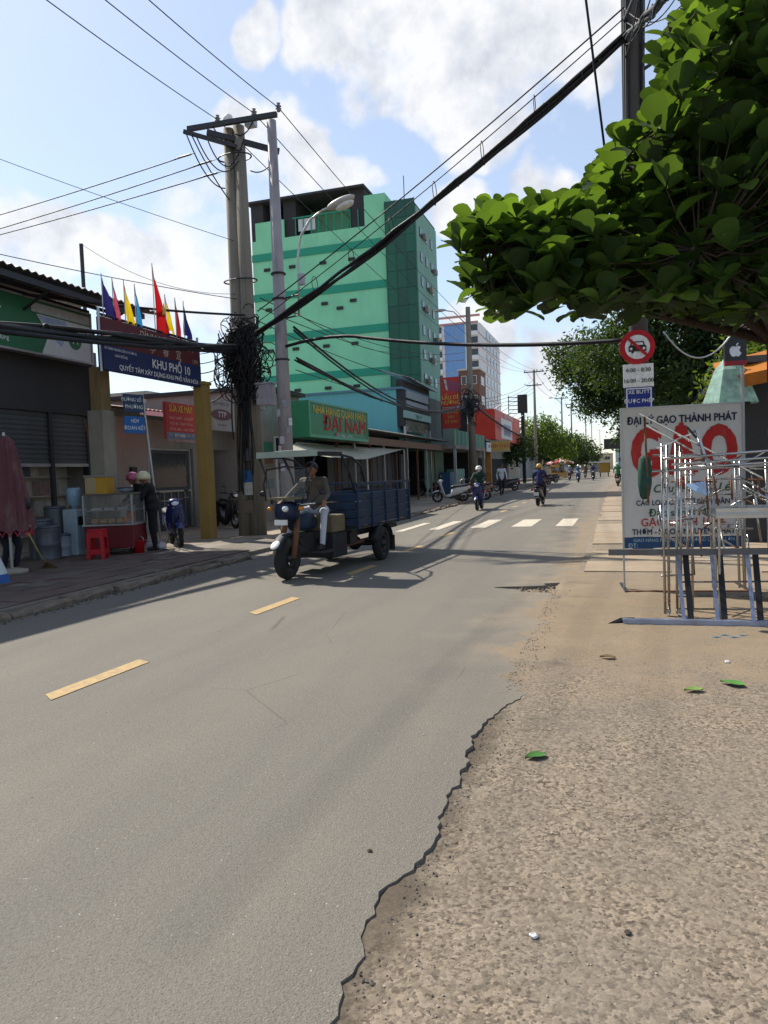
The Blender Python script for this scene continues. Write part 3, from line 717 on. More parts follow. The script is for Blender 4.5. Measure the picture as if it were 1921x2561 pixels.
# flags along the top of the gate
def flag(px, ytop, col, w, h, label, star=False, side=1, lean=0):
    P = PX(px, ytop, XG); zt = P.z; zb = 4.88
    t = thing('flag', label, 'flag', (XG, P.y, zb), R_(90), 'flags along the gate top')
    MB().tube([(0, 0, -.15), (0, 0, zt - zb + .05)], .011, 6).build('pole', MATS['frame_alu'], t)
    b = MB(); nx, nz = 8, 12; vs = []
    for j in range(nz + 1):
        v = j / nz
        for i in range(nx + 1):
            u = i / nx; ww = w * (.04 + .96 * min(1, v * 1.25) ** .9)
            vs.append((side * (.012 + u * ww), .035 * math.sin(9 * u + 3 * v + px) * (.3 + v), zt - zb - v * h - u * .18 * h * (1 - v) - .08 * u * v))
    fs = [(j * (nx + 1) + i, j * (nx + 1) + i + 1, (j + 1) * (nx + 1) + i + 1, (j + 1) * (nx + 1) + i) for j in range(nz) for i in range(nx)]
    c = b.add(vs, fs).build('cloth', mat('flag' + col, col, .8, var=.1, trans=.45), t, True)
    if star:
        pts = []
        for k in range(10):
            r = .15 if k % 2 == 0 else .065; a = math.pi / 2 + k * math.pi / 5; pts.append((side * w * .45 + r * math.cos(a) * .6, zt - zb - .62 * h + r * math.sin(a)))
        MB().prism(pts, -.075, -.06).build('star', MATS['ink_yellow'], c)
    return t
flag(253, 690, '#2a2560', .42, .75, 'dark purple flag at the alley mouth end of the gate')
flag(280, 700, '#b04a5c', .28, .85, 'pink flag between the purple and the yellow flag')
flag(309, 707, '#d8b81e', .30, .85, 'yellow flag beside the pale blue flag')
flag(336, 716, '#2f86b8', .24, .85, 'pale blue flag next to the big red flag')
flag(380, 664, '#b0181c', .60, 1.50, 'large red flag with a yellow star on the gate', True)
flag(412, 742, '#d8b81e', .34, .72, 'small yellow flag just behind the big red flag')
flag(437, 750, '#a81c2a', .22, .80, 'narrow red flag near the twin concrete pole')
flag(458, 758, '#1d1f55', .25, .75, 'navy flag at the end of the gate by the twin pole')

# street name plates on a leaning pole
sp = PG(404, 1368, .12)
t = thing('street_sign', 'two blue street name plates on a leaning grey pole', 'sign', (sp.x, sp.y, .12), R_(75))
MB().tube([(0, 0, 0), (-.28, .02, 3.35)], .028, 8).build('pole', MATS['galv'], t)
for z0, z1, m, txt in ((2.95, 3.33, mat('plate_dark_blue', '#243a58', .5, dirt=.2), ('ĐƯỜNG SỐ 10', 'PHƯỜNG')), (2.50, 2.86, mat('plate_blue', '#1d5c9c', .5, dirt=.15), ('HẺM', 'ĐOÀN KẾT'))):
    p = part(t, 'plate', m, (-.82, -.29, -.02, .0, z0, z1), bevel=.004)
    text(txt[0], .10, MATS['ink_white'], p, -.55, z0 + .26, -.024); text(txt[1], .11, MATS['ink_white'], p, -.55, z0 + .11, -.024)

# red notice board and pale hanging sign beside the gate post
def board(name, label, px0, py0, px1, py1, X, m, th=.08, rz=90, cat='sign'):
    a, c = PX(px0, py0, X), PX(px1, py1, X); zt = PX(px0, py0, X).z; zb = PX(px0, py1, X).z
    w = c.y - a.y; t = thing(name, label, cat, (X, (a.y + c.y) / 2, (zt + zb) / 2), R_(rz)); h = zt - zb
    p = part(t, 'board', m, (-w / 2, w / 2, 0, th, -h / 2, h / 2)); return t, w, h
t, w, h = board('notice_board', 'red notice board with yellow heading beside the yellow gate post', 413, 1004, 490, 1096, -10.9, MATS['red_board'])
part(t, 'lower_strip', mat('strip_blue', '#56718c', .6), (-w / 2, w / 2, -.008, 0, -h / 2, -h / 2 + .17))
text('SỬA XE MÁY', .24, MATS['ink_yellow'], t, 0, h / 2 - .16, -.012, .008, sx=.8)
for k, s in enumerate(('THAY NHỚT - VÁ RUỘT', 'RỬA XE - THAY VỎ XE', 'ĐỒNG SƠN - HÀN TIỆN', 'SỬA CHỮA CÁC LOẠI XE', 'PHỤ TÙNG CHÍNH HÃNG')):
    text(s, .105, mat('ink_pink', (.62, .35, .33), .6), t, 0, h / 2 - .40 - .145 * k, -.012)
text('ĐT: 0908', .12, MATS['ink_white'], t, -.1, -h / 2 + .08, -.016)
t, w, h = board('hanging_sign', 'pale grey hanging sign with a brown oval emblem by the twin pole', 516, 992, 590, 1074, -10.4, mat('sign_grey', '#8e8a88', .6, dirt=.3), .14)
b = MB(); b.lathe([(1, -.012), (1, 0)], (0, 0, 0), 28, 'Y'); b.v = [(x * w * .36, y, z * h * .17) for x, y, z in b.v]; b.build('emblem', mat('ink_brown', '#5c3a3e', .6), t)
text('TTP', h * .24, mat('ink_pale', (.5, .48, .47), .6), t, 0, 0, -.018, .01, sx=1.3); text('NHÀ THUỐC TÂY', h * .12, MATS['ink_brown'], t, 0, h * .34, -.006); text('HÀNG CHÍNH HIỆU', h * .07, MATS['ink_brown'], t, 0, -h * .32, -.006)

# ------------------------------------------------------------------ house behind the gate with metal doors
XB = -12.6
yB0, yB1 = PX(298, 1200, XB).y, PX(648, 1200, XB).y
B = thing('house', 'grey single storey house with barred metal doors behind the alley gate', 'house', (XB, yB0, 0))
def lb(x0, x1, y0, y1, z0, z1): return (x0 - XB, x1 - XB, y0 - yB0, y1 - yB0, z0, z1)
def yB(px): return PX(px, 1200, XB).y
zt = 3.35; dz = 2.55
part(B, 'wall', MATS['wall_grey'], lb(XB - .2, XB, yB0, yB(372), .1, zt), lb(XB - .2, XB, yB(372), yB(486), dz, zt), lb(XB - .2, XB, yB(486), yB(538), .1, zt),
     lb(XB - .2, XB, yB(538), yB(606), dz, zt), lb(XB - .2, XB, yB(606), yB1, .1, zt), lb(-20, XB - .2, yB0, yB0 + .2, .1, zt), lb(-20, XB - .2, yB1 - .2, yB1, .1, zt), lb(-20, -19.8, yB0 + .2, yB1 - .2, .1, zt))
part(B, 'floor', MATS['concrete'], lb(-19.8, XB - .2, yB0 + .2, yB1 - .2, .09, .16))
corrugated(B, 'roof', mat('roof_rust', '#7a5348', .7, .1, var=.3, scale=2, dirt=.5), (.9, -.15, zt + .12), (.9, yB1 - yB0 + .1, zt + .12), (-8, yB1 - yB0 + .1, zt + 1.5), (-8, -.15, zt + 1.5), 46, .02)
part(B, 'eave_edge', MATS['white_paint'], (.86, .93, -.15, yB1 - yB0 + .1, zt - .02, zt + .09))
d = part(B, 'door', mat('door_grey', '#4a5055', .5, .4, dirt=.3), lb(XB - .14, XB - .1, yB(376), yB(482), .16, dz))
yy0, yy1 = yB(376) - yB0, yB(482) - yB0
part(d, 'frame', MATS['frame_alu'], (-.1, -.04, yy0, yy0 + .06, .16, dz), (-.1, -.04, yy1 - .06, yy1, .16, dz), (-.1, -.042, yy0 + .06, yy1 - .06, dz - .06, dz), (-.1, -.042, yy0 + .06, yy1 - .06, 1.25, 1.31))
for k in range(1, 6): part(d, 'bar', MATS['galv'], (-.09, -.06, yy0 + (yy1 - yy0) * k / 6 - .012, yy0 + (yy1 - yy0) * k / 6 + .012, .18, 1.25))
part(d, 'dark_pane', MATS['window_dark'], (-.098, -.09, yy0 + .2, yy1 - .2, 1.4, dz - .15))
part(B, 'curtain', mat('cloth_grey', '#6d6a68', .9, var=.2), lb(XB - 1.2, XB - 1.15, yB(560), yB(600), .9, 2.3))
part(B, 'meter_box', MATS['steel_dark'], lb(XB, XB + .09, yB(325), yB(338), 1.7, 2.0))
t = thing('bamboo_ladder', 'worn bamboo ladder leaning on the grey wall behind the food cart', 'ladder', (-10.5, PX(296, 1280, -10.5).y, .12), R_(90))
for s in (-.19, .19): MB().tube([(s, 0, 0), (s - .08, .55, 2.9)], .022, 7).build('rail', MATS['wood_brown'], t)
for k in range(9): MB().tube([(-.19 - .008 * k, .06 * k + .03, .3 + .29 * k), (.19 - .008 * k, .06 * k + .03, .3 + .29 * k)], .014, 6).build('rung', MATS['wood_brown'], t)

# pale houses that look over the alley roofs
def simple_house(label, x0, x1, y0, y1, h, mw, rows, cols, name='house', side_cols=0, mg=None, roof=True, group=None):
    t = thing(name, label, 'house', ((x0 + x1) / 2, (y0 + y1) / 2, 0), 0, group); cx, cy = (x0 + x1) / 2, (y0 + y1) / 2
    part(t, 'wall', mw, (x0 - cx, x1 - cx, y0 - cy, y1 - cy, .0, h))
    if roof: part(t, 'parapet', MATS['wall_pale'], (x0 - cx - .12, x1 - cx + .12, y0 - cy - .12, y1 - cy + .12, h, h + .25))
    for r in range(rows):
        z0 = h - (r + 1) * 3.2 + .9
        if z0 < .5: continue
        for c in range(cols):
            w = (x1 - x0) / cols; window_y(t, y0 - cy - .01, x0 - cx + w * (c + .25), x0 - cx + w * (c + .75), z0, z0 + 1.4, MATS['white_paint'], mg or MATS['window_dark'], 2, 1)
        for c in range(side_cols):
            w = (y1 - y0) / side_cols; window_x(t, x1 - cx + .01, y0 - cy + w * (c + .25), y0 - cy + w * (c + .75), z0, z0 + 1.4, MATS['white_paint'], mg or MATS['window_dark'], 2, 1)
    return t
H1 = PY(312, 930, 30)
simple_house('pale green white house rising behind the alley gate board', H1.x - 3.6, H1.x + 1.1, 30, 38, 5.6, mat('wall_mint', '#b7c4bb', .85, var=.08, dirt=.3), 2, 3, side_cols=2)
H2 = PY(180, 706, 24)
simple_house('weathered house with a thin aerial behind the dark shop roof', H2.x - 5.5, PY(200, 720, 27).x, 24, 27, H2.z - .1, mat('wall_weather', '#8b8578', .9, var=.15, dirt=.6), 2, 3)
pz = PX(203, 610, -13.2)
tag(MB().tube([(-13.2, pz.y, 5.2), (-13.2, pz.y, pz.z)], .05, 8).build('aerial_pole', MATS['steel_dark'], None), 'dark aerial pole sticking up above the corrugated shop roof', 'pole')

# ------------------------------------------------------------------ narrow pale house behind the poles
XC = -11.3
yC0, yC1 = PX(655, 1100, XC).y, PX(752, 1100, XC).y
C = thing('house', 'narrow grey house with white framed door behind the slim pole', 'house', (XC, yC0, 0))
hC = PX(700, 985, XC).z; LC = yC1 - yC0
part(C, 'wall', mat('wall_taupe', '#98908a', .9, var=.1, scale=1.5, dirt=.4), (-8, 0, 0, LC, .1, hC))
part(C, 'roof_edge', MATS['wall_dark'], (-8.1, .25, -.1, LC + .05, hC, hC + .14))
window_x(C, .012, .9, LC - .35, 2.35, 3.0, MATS['white_paint'], MATS['window_dark'], 3, 1)
dd = part(C, 'door', MATS['window_dark'], (.0, .03, 1.05, LC - .5, .13, 2.2))
part(dd, 'frame', MATS['white_paint'], (.0, .06, .97, 1.05, .13, 2.28), (.0, .06, LC - .5, LC - .42, .13, 2.28), (.0, .058, 1.05, LC - .5, 2.2, 2.28))
part(dd, 'handle', MATS['chrome'], (.06, .09, 1.15, 1.19, 1.0, 1.2))
for k, (z, c) in enumerate(((2.45, '#3f7d66'), (2.05, '#7a5a48'), (1.65, '#8a8378'), (1.2, '#5d6b70'))):
    part(C, 'poster', mat('wall_poster%d' % k, c, .6, var=.3, scale=7), (.0, .012, .12, .78, z, z + .34))
# ------------------------------------------------------------------ tall green building
YG = 46.0
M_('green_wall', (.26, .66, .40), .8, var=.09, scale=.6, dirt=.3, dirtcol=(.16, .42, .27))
M_('green_band', (.03, .30, .19), .75, var=.06, scale=.5)
M_('green_glass_a', (.012, .10, .058), .6, var=.12, scale=1, spec=.5)
M_('green_glass_b', (.014, .115, .066), .6, var=.12, scale=1, spec=.5)
M_('green_glass_c', (.010, .075, .05), .5, var=.12, scale=1, spec=.5)
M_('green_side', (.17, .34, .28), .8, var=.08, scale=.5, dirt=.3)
gx0, gx1, gx2 = PY(632, 700, YG).x, PY(968, 700, YG).x, PY(1046, 700, YG).x
gy2 = PX(1094, 700, gx2).y; dG = gy2 - YG
gz_t = PY(968, 478, YG).z                        # parapet
gz_r = PY(700, 594, YG).z                        # terrace floor
GB = thing('green_building', 'tall mint green building with dark green bands and a netted glass bay', 'building', (gx1, YG, 0))
o_ = gx1
xt = PY(908, 500, YG).x - o_                     # right end of the roof terrace
part(GB, 'wall', MATS['green_wall'], (gx0 - o_, 0, .15, dG, 0, gz_r), (xt, 0, .15, dG, gz_r, gz_t))
part(GB, 'terrace_wall', MATS['green_wall'], (gx0 - o_ + .2, xt, 3.0, dG, gz_r, PY(700, 500, YG).z - .02))
zrf = PY(700, 500, YG).z
part(GB, 'terrace_roof', MATS['wall_dark'], (gx0 - o_ - .2, xt + .1, -.1, dG, zrf, zrf + .15))
for q_ in ((gx0 - o_, gx0 - o_ + .9, .2, 3, gz_r, zrf), (xt - 1.1, xt, .3, 2.5, gz_r, zrf), (gx0 - o_ + 2.3, gx0 - o_ + 3.2, .4, 3, gz_r, zrf), (gx0 - o_ + .9, gx0 - o_ + 2.3, 2.6, 2.9, gz_r + 1.2, zrf)): part(GB, 'terrace_panel', MATS['wall_dark'], q_)
part(GB, 'parapet', MATS['green_wall'], (gx0 - o_ + .3, gx0 - o_ + 2.4, .15, .3, gz_r, gz_r + 1.2))
for k in range(9): part(GB, 'rail_post', MATS['green_band'], (gx0 - o_ + 3.2 + k * .55, gx0 - o_ + 3.25 + k * .55, .2, .25, gz_r, gz_r + 1.15))
part(GB, 'rail', MATS['green_band'], (gx0 - o_ + 3.0, xt - 1.0, .19, .26, gz_r + 1.15, gz_r + 1.22))
part(GB, 'laundry', MATS['sign_white'], (gx0 - o_ + 3.4, gx0 - o_ + 4.6, .28, .30, gz_r + .3, gz_r + 1.1))
bands = [PY(973, y, YG).z for y in (600, 706, 816, 925)]
for z in bands:
    part(GB, 'band', MATS['green_band'], (gx0 - o_ - .02, .02, .08, .15, z - .24, z + .24))
    for px in (672, 735, 812, 884):
        x = PY(px, 800, YG).x - o_; part(GB, 'vent', MATS['wall_dark'], (x - .22, x + .22, .06, .15, z - .95, z - .75))
for px in (700, 850):
    x = PY(px, 800, YG).x - o_; part(GB, 'vent', MATS['wall_dark'], (x - .22, x + .22, .06, .15, bands[1] - 1.35, bands[1] - 1.15))
xb = gx2 - o_; zb_t = PY(1046, 492, YG).z
part(GB, 'bay_core', MATS['wall_dark'], (0.02, xb - .06, .02, dG - .05, 0, zb_t - .3))
cols = 3; rows = 13; gmm = [MATS['green_glass_a'], MATS['green_glass_b'], MATS['green_glass_c'], MATS['green_glass_a']]
pw = (xb - .1) / cols; ph = (zb_t - 4.5) / rows; pmesh = [MB().bb(0, pw - .05, -.06, 0, 0, ph - .02).mesh('net_panel', m) for m in gmm]
for r in range(rows):
    for c in range(cols):
        o = link('net_panel', pmesh[2] if r == rows - 1 else random.choice(pmesh), GB); o.location = (.05 + pw * c, 0, 4.5 + ph * r)
for c in range(cols + 1): part(GB, 'mullion', MATS['green_glass_b'], (.03 + pw * c - .02, .03 + pw * c + .02, -.09, -.061, 4.4, zb_t))
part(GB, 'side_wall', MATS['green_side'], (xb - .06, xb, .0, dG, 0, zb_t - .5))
for r in range(12):
    for c in range(3):
        y0 = .7 + c * (dG - 1.2) / 3; z0 = zb_t - 2.2 - r * 1.55
        if z0 > 4: part(GB, 'window', MATS['window_dark'], (xb, xb + .05, y0, y0 + .55, z0, z0 + .6))
        if z0 > 4 and (r + c) % 3 == 0: part(GB, 'air_conditioner', MATS['panel_grey'] if 'panel_grey' in MATS else MATS['box_grey'] if 'box_grey' in MATS else MATS['wall_grey'], (xb + .05, xb + .22, y0 + .7, y0 + 1.15, z0, z0 + .35))
MB().tube([(xt + 2.2, 2, gz_t), (xt + 2.2, 2, gz_t + 1.6)], .03, 6).build('aerial', MATS['steel_dark'], GB)

# ------------------------------------------------------------------ teal walled building with roof signs
YE = 37.5; XE = -10.6
xe0 = PY(700, 1000, YE).x; ze = PY(985, 974, YE).z; yE1 = PX(1076, 1050, XE).y
E_ = thing('teal_building', 'two storey building with a blank teal side wall and roof sign frames', 'building', (XE, YE, 0)); LE = yE1 - YE
part(E_, 'wall', MATS['teal_wall'], (xe0 - XE, -.3, 0, LE, 3.0, ze))
part(E_, 'roof_edge', mat('trim_blue', (.09, .2, .26), .7), (xe0 - XE - .1, .05, -.1, LE, ze, ze + .12))
part(E_, 'lower_wall', MATS['wall_dark'], (xe0 - XE, -3.0, .02, LE, .1, 3.0))
z1 = PX(1000, 1050, XE).z
part(E_, 'front_panel', MATS['wall_dark'], (-.3, 0, .05, LE, z1 - .3, ze + .5))
corrugated(E_, 'sign_roof', MATS['galv'], (.5, .2, ze + .55), (.5, LE, ze + .35), (-1.2, LE, ze + 1.0), (-1.2, .2, ze + 1.1), 14, .02)
zz = [PX(1020, y, XE).z for y in (978, 997, 1003, 1020, 1029, 1047, 1052, 1080)]
part(E_, 'sign_panel', mat('panel_grey', '#7c868c', .5), (0.01, .1, .6, LE - .7, zz[1], zz[0])); part(E_, 'sign_panel', MATS['panel_grey'], (0.01, .1, .6, LE - .9, zz[3], zz[2]))
part(E_, 'name_panel', mat('panel_mint', '#7fa6a0', .5), (0.01, .12, .1, LE - .3, zz[5], zz[4]))
tx = thing('shop_sign', 'small pale mint shop sign with green letters under the grey panels', 'sign', (XE + .13, YE + LE / 2, (zz[4] + zz[5]) / 2), R_(90))
part(tx, 'board', MATS['panel_mint'], (-LE / 2 + .3, LE / 2 - .5, 0, .02, -.16, .16)); text('Ngọc Hà', .34, MATS['ink_green'], tx, -.2, 0, -.008, shear=.2)
part(E_, 'window', MATS['window_dark'], (0.0, .03, .5, LE - .8, zz[7], zz[6]))
for y in (.15, LE - .5): part(E_, 'post', MATS['frame_alu'], (0, .1, y, y + .12, .1, z1 - .3))

# ------------------------------------------------------------------ low shop row with the green and yellow sign
XD = -10.8
yD0, yD1 = PX(756, 1100, XD).y, YE - .05
D = thing('shophouse', 'long open shop under a low metal eave behind the cargo tricycle', 'shop', (XD, yD0, 0)); LD = yD1 - yD0
zD = PX(918, 1072, -9.7).z
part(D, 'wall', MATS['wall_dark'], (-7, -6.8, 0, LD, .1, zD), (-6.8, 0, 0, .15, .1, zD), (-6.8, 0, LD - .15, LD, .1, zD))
part(D, 'back_shelf', MATS['wood_brown'], (-6.6, -6.2, .4, LD - .4, .2, 2.2))
part(D, 'fascia', mat('fascia_tan', '#7a6352', .8, var=.15, dirt=.4), (.85, .95, 0, LD + 7, zD - .62, zD - .3))
corrugated(D, 'roof', mat('roof_grey', '#8d8a84', .6, .3, var=.2, dirt=.5), (1.15, -.1, zD), (1.15, LD + 7, zD - .05), (-7, LD + 7, zD + .5), (-7, -.1, zD + .5), 70, .02)
for k in range(9): part(D, 'post', MATS['frame_alu'] if k % 2 else MATS['wood_brown'], (.80, .88, 1.2 + k * (LD + 5) / 9, 1.28 + k * (LD + 5) / 9, .1, zD - .6))
for k in range(14): part(D, 'slat_door', mat('slat_grey', '#4c4e50', .6, .3, dirt=.4), (-.3, -.25, 3.0 + k * .82, 3.0 + k * .82 + .72, .12, 2.6))
part(D, 'counter', MATS['wall_dark'], (-.2, .5, 4, 9, .12, 1.0))
XS = -9.45
a, c = PX(771, 1000, XS), PX(917, 1024, XS); z0 = PX(771, 1092, XS).z; zt_ = a.z; w = c.y - a.y; h = zt_ - z0
t = thing('shop_sign', 'green box sign with yellow line above red letters over the low shop', 'sign', (XS, (a.y + c.y) / 2, z0 + h / 2), R_(90))
part(t, 'box', mat('sign_green_b', (.03, .21, .095), .45, var=.08, dirt=.15), (-w / 2, w / 2, 0, .75, -h / 2, h / 2))
part(t, 'frame', mat('sign_green_edge', (.10, .33, .2), .5), (-w / 2, w / 2, -.03, 0, -h / 2, -h / 2 + .1), (-w / 2, w / 2, -.03, 0, h / 2 - .06, h / 2), (-w / 2, -w / 2 + .06, -.03, 0, -h / 2 + .1, h / 2 - .06), (w / 2 - .06, w / 2, -.03, 0, -h / 2 + .1, h / 2 - .06))
text('NHÀ HÀNG QUÁN NHẬU', .36, MATS['ink_yellow'], t, .1, h * .27, -.012, .012, sx=1.28)
text('ĐẠI NAM', .72, MATS['ink_red'], t, .5, -h * .08, -.012, .02, sx=1.5)
text('LẨU - NƯỚNG - HẢI SẢN', .14, MATS['ink_white'], t, .3, -h * .38, -.012)
# cream tarpaulin awning on two posts
Pa, Pb = PX(742, 1106, -10.4), PX(1010, 1124, -9.9); Pc = PX(918, 1149, -8.3); Pd = PX(700, 1134, -8.3)
t = thing('awning', 'cream tarpaulin awning stretched from the low shop on thin posts', 'awning', (-8.3, Pc.y, .1)); q = Vector((-8.3, Pc.y, .1))
b = MB(); n = 8; vs = []
for i in range(n + 1):
    for j in range(n + 1):
        u, v = i / n, j / n; p = Pd.lerp(Pc, u).lerp(Pa.lerp(Pb, u), v); p.z -= .12 * math.sin(math.pi * u) * math.sin(math.pi * v) - .015 * math.sin(20 * u); vs.append(p - q)
b.add(vs, [(i * (n + 1) + j, (i + 1) * (n + 1) + j, (i + 1) * (n + 1) + j + 1, i * (n + 1) + j + 1) for i in range(n) for j in range(n)]).build('sheet', mat('tarp_cream', (.62, .60, .47), .7, var=.08, dirt=.15, trans=.35), t, True)
for p in (Pb, Pc): MB().tube([(p.x - q.x, p.y - q.y, 0), (p.x - q.x, p.y - q.y, p.z - q.z)], .035, 8).build('post', MATS['frame_alu'], t)

# ------------------------------------------------------------------ shop with the green balcony fence
XF = -10.4
yF0, yF1 = yE1 + .05, PX(1170, 1100, XF).y; LF = yF1 - yF0
F_ = thing('shophouse', 'dark open shop below a balcony with a blue green slat fence', 'shop', (XF, yF0, 0))
zb0, zb1 = PX(1100, 1108, XF + 1.2).z, PX(1100, 1066, XF + 1.2).z
part(F_, 'wall', MATS['wall_dark'], (-6, -5.8, 0, LF, .1, 6.2), (-5.8, 0, LF - .15, LF, .1, 6.2), (-5.8, -.6, 0, .12, zb0, 6.2))
part(F_, 'upper_wall', mat('wall_green_grey', '#5c6a66', .85, var=.15, dirt=.4), (-.8, -.6, .12, LF - .15, zb0, 6.2))
part(F_, 'balcony_slab', MATS['wall_grey'], (-5.8, 1.3, 0, LF, zb0 - .22, zb0))
ns = 26
for k in range(ns): part(F_, 'fence_slat', mat('slat_teal', '#3f7f86', .6, dirt=.2) if k % 3 else mat('slat_green', '#7f9a50', .6, dirt=.2), (1.2, 1.24, .1 + k * LF / ns, .1 + k * LF / ns + LF / ns * .7, zb0, zb1))
part(F_, 'post', MATS['frame_alu'], (1.1, 1.25, .2, .35, .1, zb0 - .22), (1.1, 1.25, LF - .3, LF - .15, .1, zb0 - .22))
part(F_, 'cabinet', mat('cabinet_teal', '#5d8f8c', .5, dirt=.2), (-.6, .1, LF * .55, LF * .8, .12, 1.7))
part(F_, 'cabinet', mat('cabinet_blue', '#2f5577', .5, dirt=.2), (.2, .8, .4, 1.6, .12, 1.5))
yR = 47.0
a, c = PY(1101, 945, yR), PY(1154, 1070, yR)
t = thing('banner', 'tall red vertical banner with faded yellow lines above the balcony', 'banner', ((a.x + c.x) / 2, yR, c.z)); w = c.x - a.x; h = a.z - c.z
part(t, 'upper_sheet', mat('banner_red', '#c04038', .6, var=.15, scale=1.5, trans=.15), (-w / 2, w / 2, -.02, .02, h * .42, h))
part(t, 'lower_sheet', mat('banner_red_b', '#c8483c', .6, var=.12, scale=1.5, trans=.15), (-w / 2 + .05, w / 2 - .05, -.025, .02, 0, h * .40))
MB().prism([(-w / 2 + .02, h * .99), (w / 2 - .02, h * .88), (w / 2 - .02, h * .7), (-w / 2 + .3, h * .75)], -.03, -.02).build('print', mat('print_violet', '#8f4258', .6), t)
MB().prism([(-w * .32, h * .97), (-w * .2, h * .95), (-w * .12, h * .74), (-w * .22, h * .76)], -.038, -.03).build('print', mat('print_cream', '#c8b59a', .6), t)
for k, s in enumerate(('LẨU DÊ', 'NƯỚNG')): text(s, w * .26, MATS['ink_yellow'], t, 0, h * .60 - k * h * .1, -.03, .01)
for k, s in enumerate(('NHẬN ĐẶT', 'TIỆC', 'ĐT 0903')): text(s, w * .18, MATS['ink_yellow'], t, 0, h * .31 - k * h * .09, -.035)
MB().tube([(-w / 2, .04, -.5), (-w / 2, .04, h + .1)], .04, 6).build('frame', MATS['steel_dark'], t); MB().tube([(w / 2, .04, -.5), (w / 2, .04, h + .1)], .04, 6).build('frame', MATS['steel_dark'], t)

# ------------------------------------------------------------------ shop with the red box billboard
XH = -8.9
a, c = PX(1237, 1022, XH), PX(1299, 1046, XH); z0 = PX(1237, 1098, XH).z; w = c.y - a.y; h = a.z - z0
Hs = thing('shophouse', 'low shop with grey wall standing under the red box billboard', 'shop', (XH - 1.2, a.y - 2.5, 0))
part(Hs, 'wall', MATS['wall_grey'], (-6, 0, 0, w + 3, .1, z0 - .2)); part(Hs, 'roof', MATS['roof_metal'], (-6.2, .9, -.3, w + 3.2, z0 - .2, z0 - .05))
part(Hs, 'opening', MATS['opening_shade'], (0, .04, 1.2, w + 1.5, .12, 2.5)); part(Hs, 'white_panel', MATS['sign_white'], (.9, .96, -.2, 2.0, z0 - 1.0, z0 - .3))  # dark slab on the solid wall, painting in the shade of an open front
part(Hs, 'column', mat('column_poster', '#a8743a', .7, var=.4, scale=3), (.5, .9, 1.8, 2.2, .1, z0 - .2))
t = thing('billboard', 'red box billboard with pale picture panel above the far shop', 'billboard', (XH, (a.y + c.y) / 2, z0 + h / 2), R_(90))
part(t, 'box', mat('billboard_red', '#c23a2e', .5, var=.1, scale=1), (-w / 2, w / 2, 0, 1.6, -h / 2, h / 2))
part(t, 'picture', MATS['sign_white'], (-w * .30, w * .12, -.03, 0, -h * .42, h * .28)); part(t, 'picture_frame', mat('pic_violet', '#8a7aa0', .5), (-w * .2, w * .05, -.05, -.03, -h * .3, h * .1))
text('VIỄN THÔNG', h * .2, MATS['ink_white'], t, 0, h * .38, -.02, .01, sx=1.9)
for k in range(5): MB().tube([(-w / 2 + .5 + k * w * .22, .1, h / 2), (-w / 2 + .5 + k * w * .22, -.5, h / 2 + .35)], .04, 5).build('spotlight', MATS['white_paint'], t)
a2, c2 = PY(1228, 1104, 53.0), PY(1275, 1127, 53.0)
t = thing('shop_sign', 'small yellow sign hanging below the red box billboard', 'sign', ((a2.x + c2.x) / 2, 53.0, c2.z)); part(t, 'board', mat('sign_yellow', '#c9a25a', .5, dirt=.15), (-(c2.x - a2.x) / 2, (c2.x - a2.x) / 2, 0, .1, 0, a2.z - c2.z))
part(t, 'frame', MATS['frame_alu'], (-(c2.x - a2.x) / 2 - .05, (c2.x - a2.x) / 2 + .05, -.01, .12, -.06, 0), (-(c2.x - a2.x) / 2 - .05, (c2.x - a2.x) / 2 + .05, -.01, .12, a2.z - c2.z, a2.z - c2.z + .06))
text('ĐIỆN THOẠI', .3, MATS['ink_red'], t, 0, (a2.z - c2.z) / 2, -.012)
a3, c3 = PY(1286, 988, 75), PY(1319, 1032, 75)
t = thing('billboard', 'dark square billboard on a lattice frame above the roofs', 'billboard', ((a3.x + c3.x) / 2, 75, 0)); w3 = c3.x - a3.x
part(t, 'board', MATS['wall_dark'], (-w3 / 2 + .3, w3 / 2, 0, .3, c3.z, a3.z)); part(t, 'mast', MATS['steel_dark'], (-w3 / 2 + .6, -w3 / 2 + .8, .05, .25, 0, c3.z), (w3 / 2 - .5, w3 / 2 - .3, .05, .25, 0, c3.z))
MB().tube([(-w3 / 2 - .6, .1, c3.z - 1), (-w3 / 2 - .6, .1, a3.z)], .05, 5).build('lattice', MATS['steel_dark'], t)
for k in range(5): MB().tube([(-w3 / 2 - .6, .1, c3.z + k * .4), (-w3 / 2 + .3, .1, c3.z + k * .4)], .04, 5).build('lattice_bar', MATS['steel_dark'], t)

# ------------------------------------------------------------------ far white tower block
YT = 200.0
tx0, tx1 = PY(1080, 900, YT).x, PY(1203, 900, YT).x; tz = PY(1203, 806, YT).z; ty1 = PX(1250, 900, tx1).y
T = thing('apartment_tower', 'white high rise with balconies and a blue glazed strip far behind', 'building', (tx1, YT, 0)); LT = ty1 - YT
M_('tower_white', (.66, .66, .68), .8, var=.05, scale=.2); M_('tower_blue', (.13, .27, .55), .25, var=.08, scale=.4, spec=.5)
part(T, 'wall', MATS['tower_white'], (tx0 - tx1, 0, 0, LT, 0, tz))
part(T, 'roof_frame', mat('roof_pink', '#b08a88', .8), (tx0 - tx1, 0, -.4, .4, tz + 1.8, tz + 2.3), (tx0 - tx1, -.5, -.4, .3, tz, tz + .5))
wT = tx1 - tx0; nf = 13; fh = 3.25
bp_ = MB().bb(0, wT * .22, -1.0, 0, 0, 1.1).mesh('balcony', MATS['tower_white']); wp_ = MB().bb(0, wT * .19, -.1, .02, 0, 1.6).mesh('window', MATS['window_dark'])
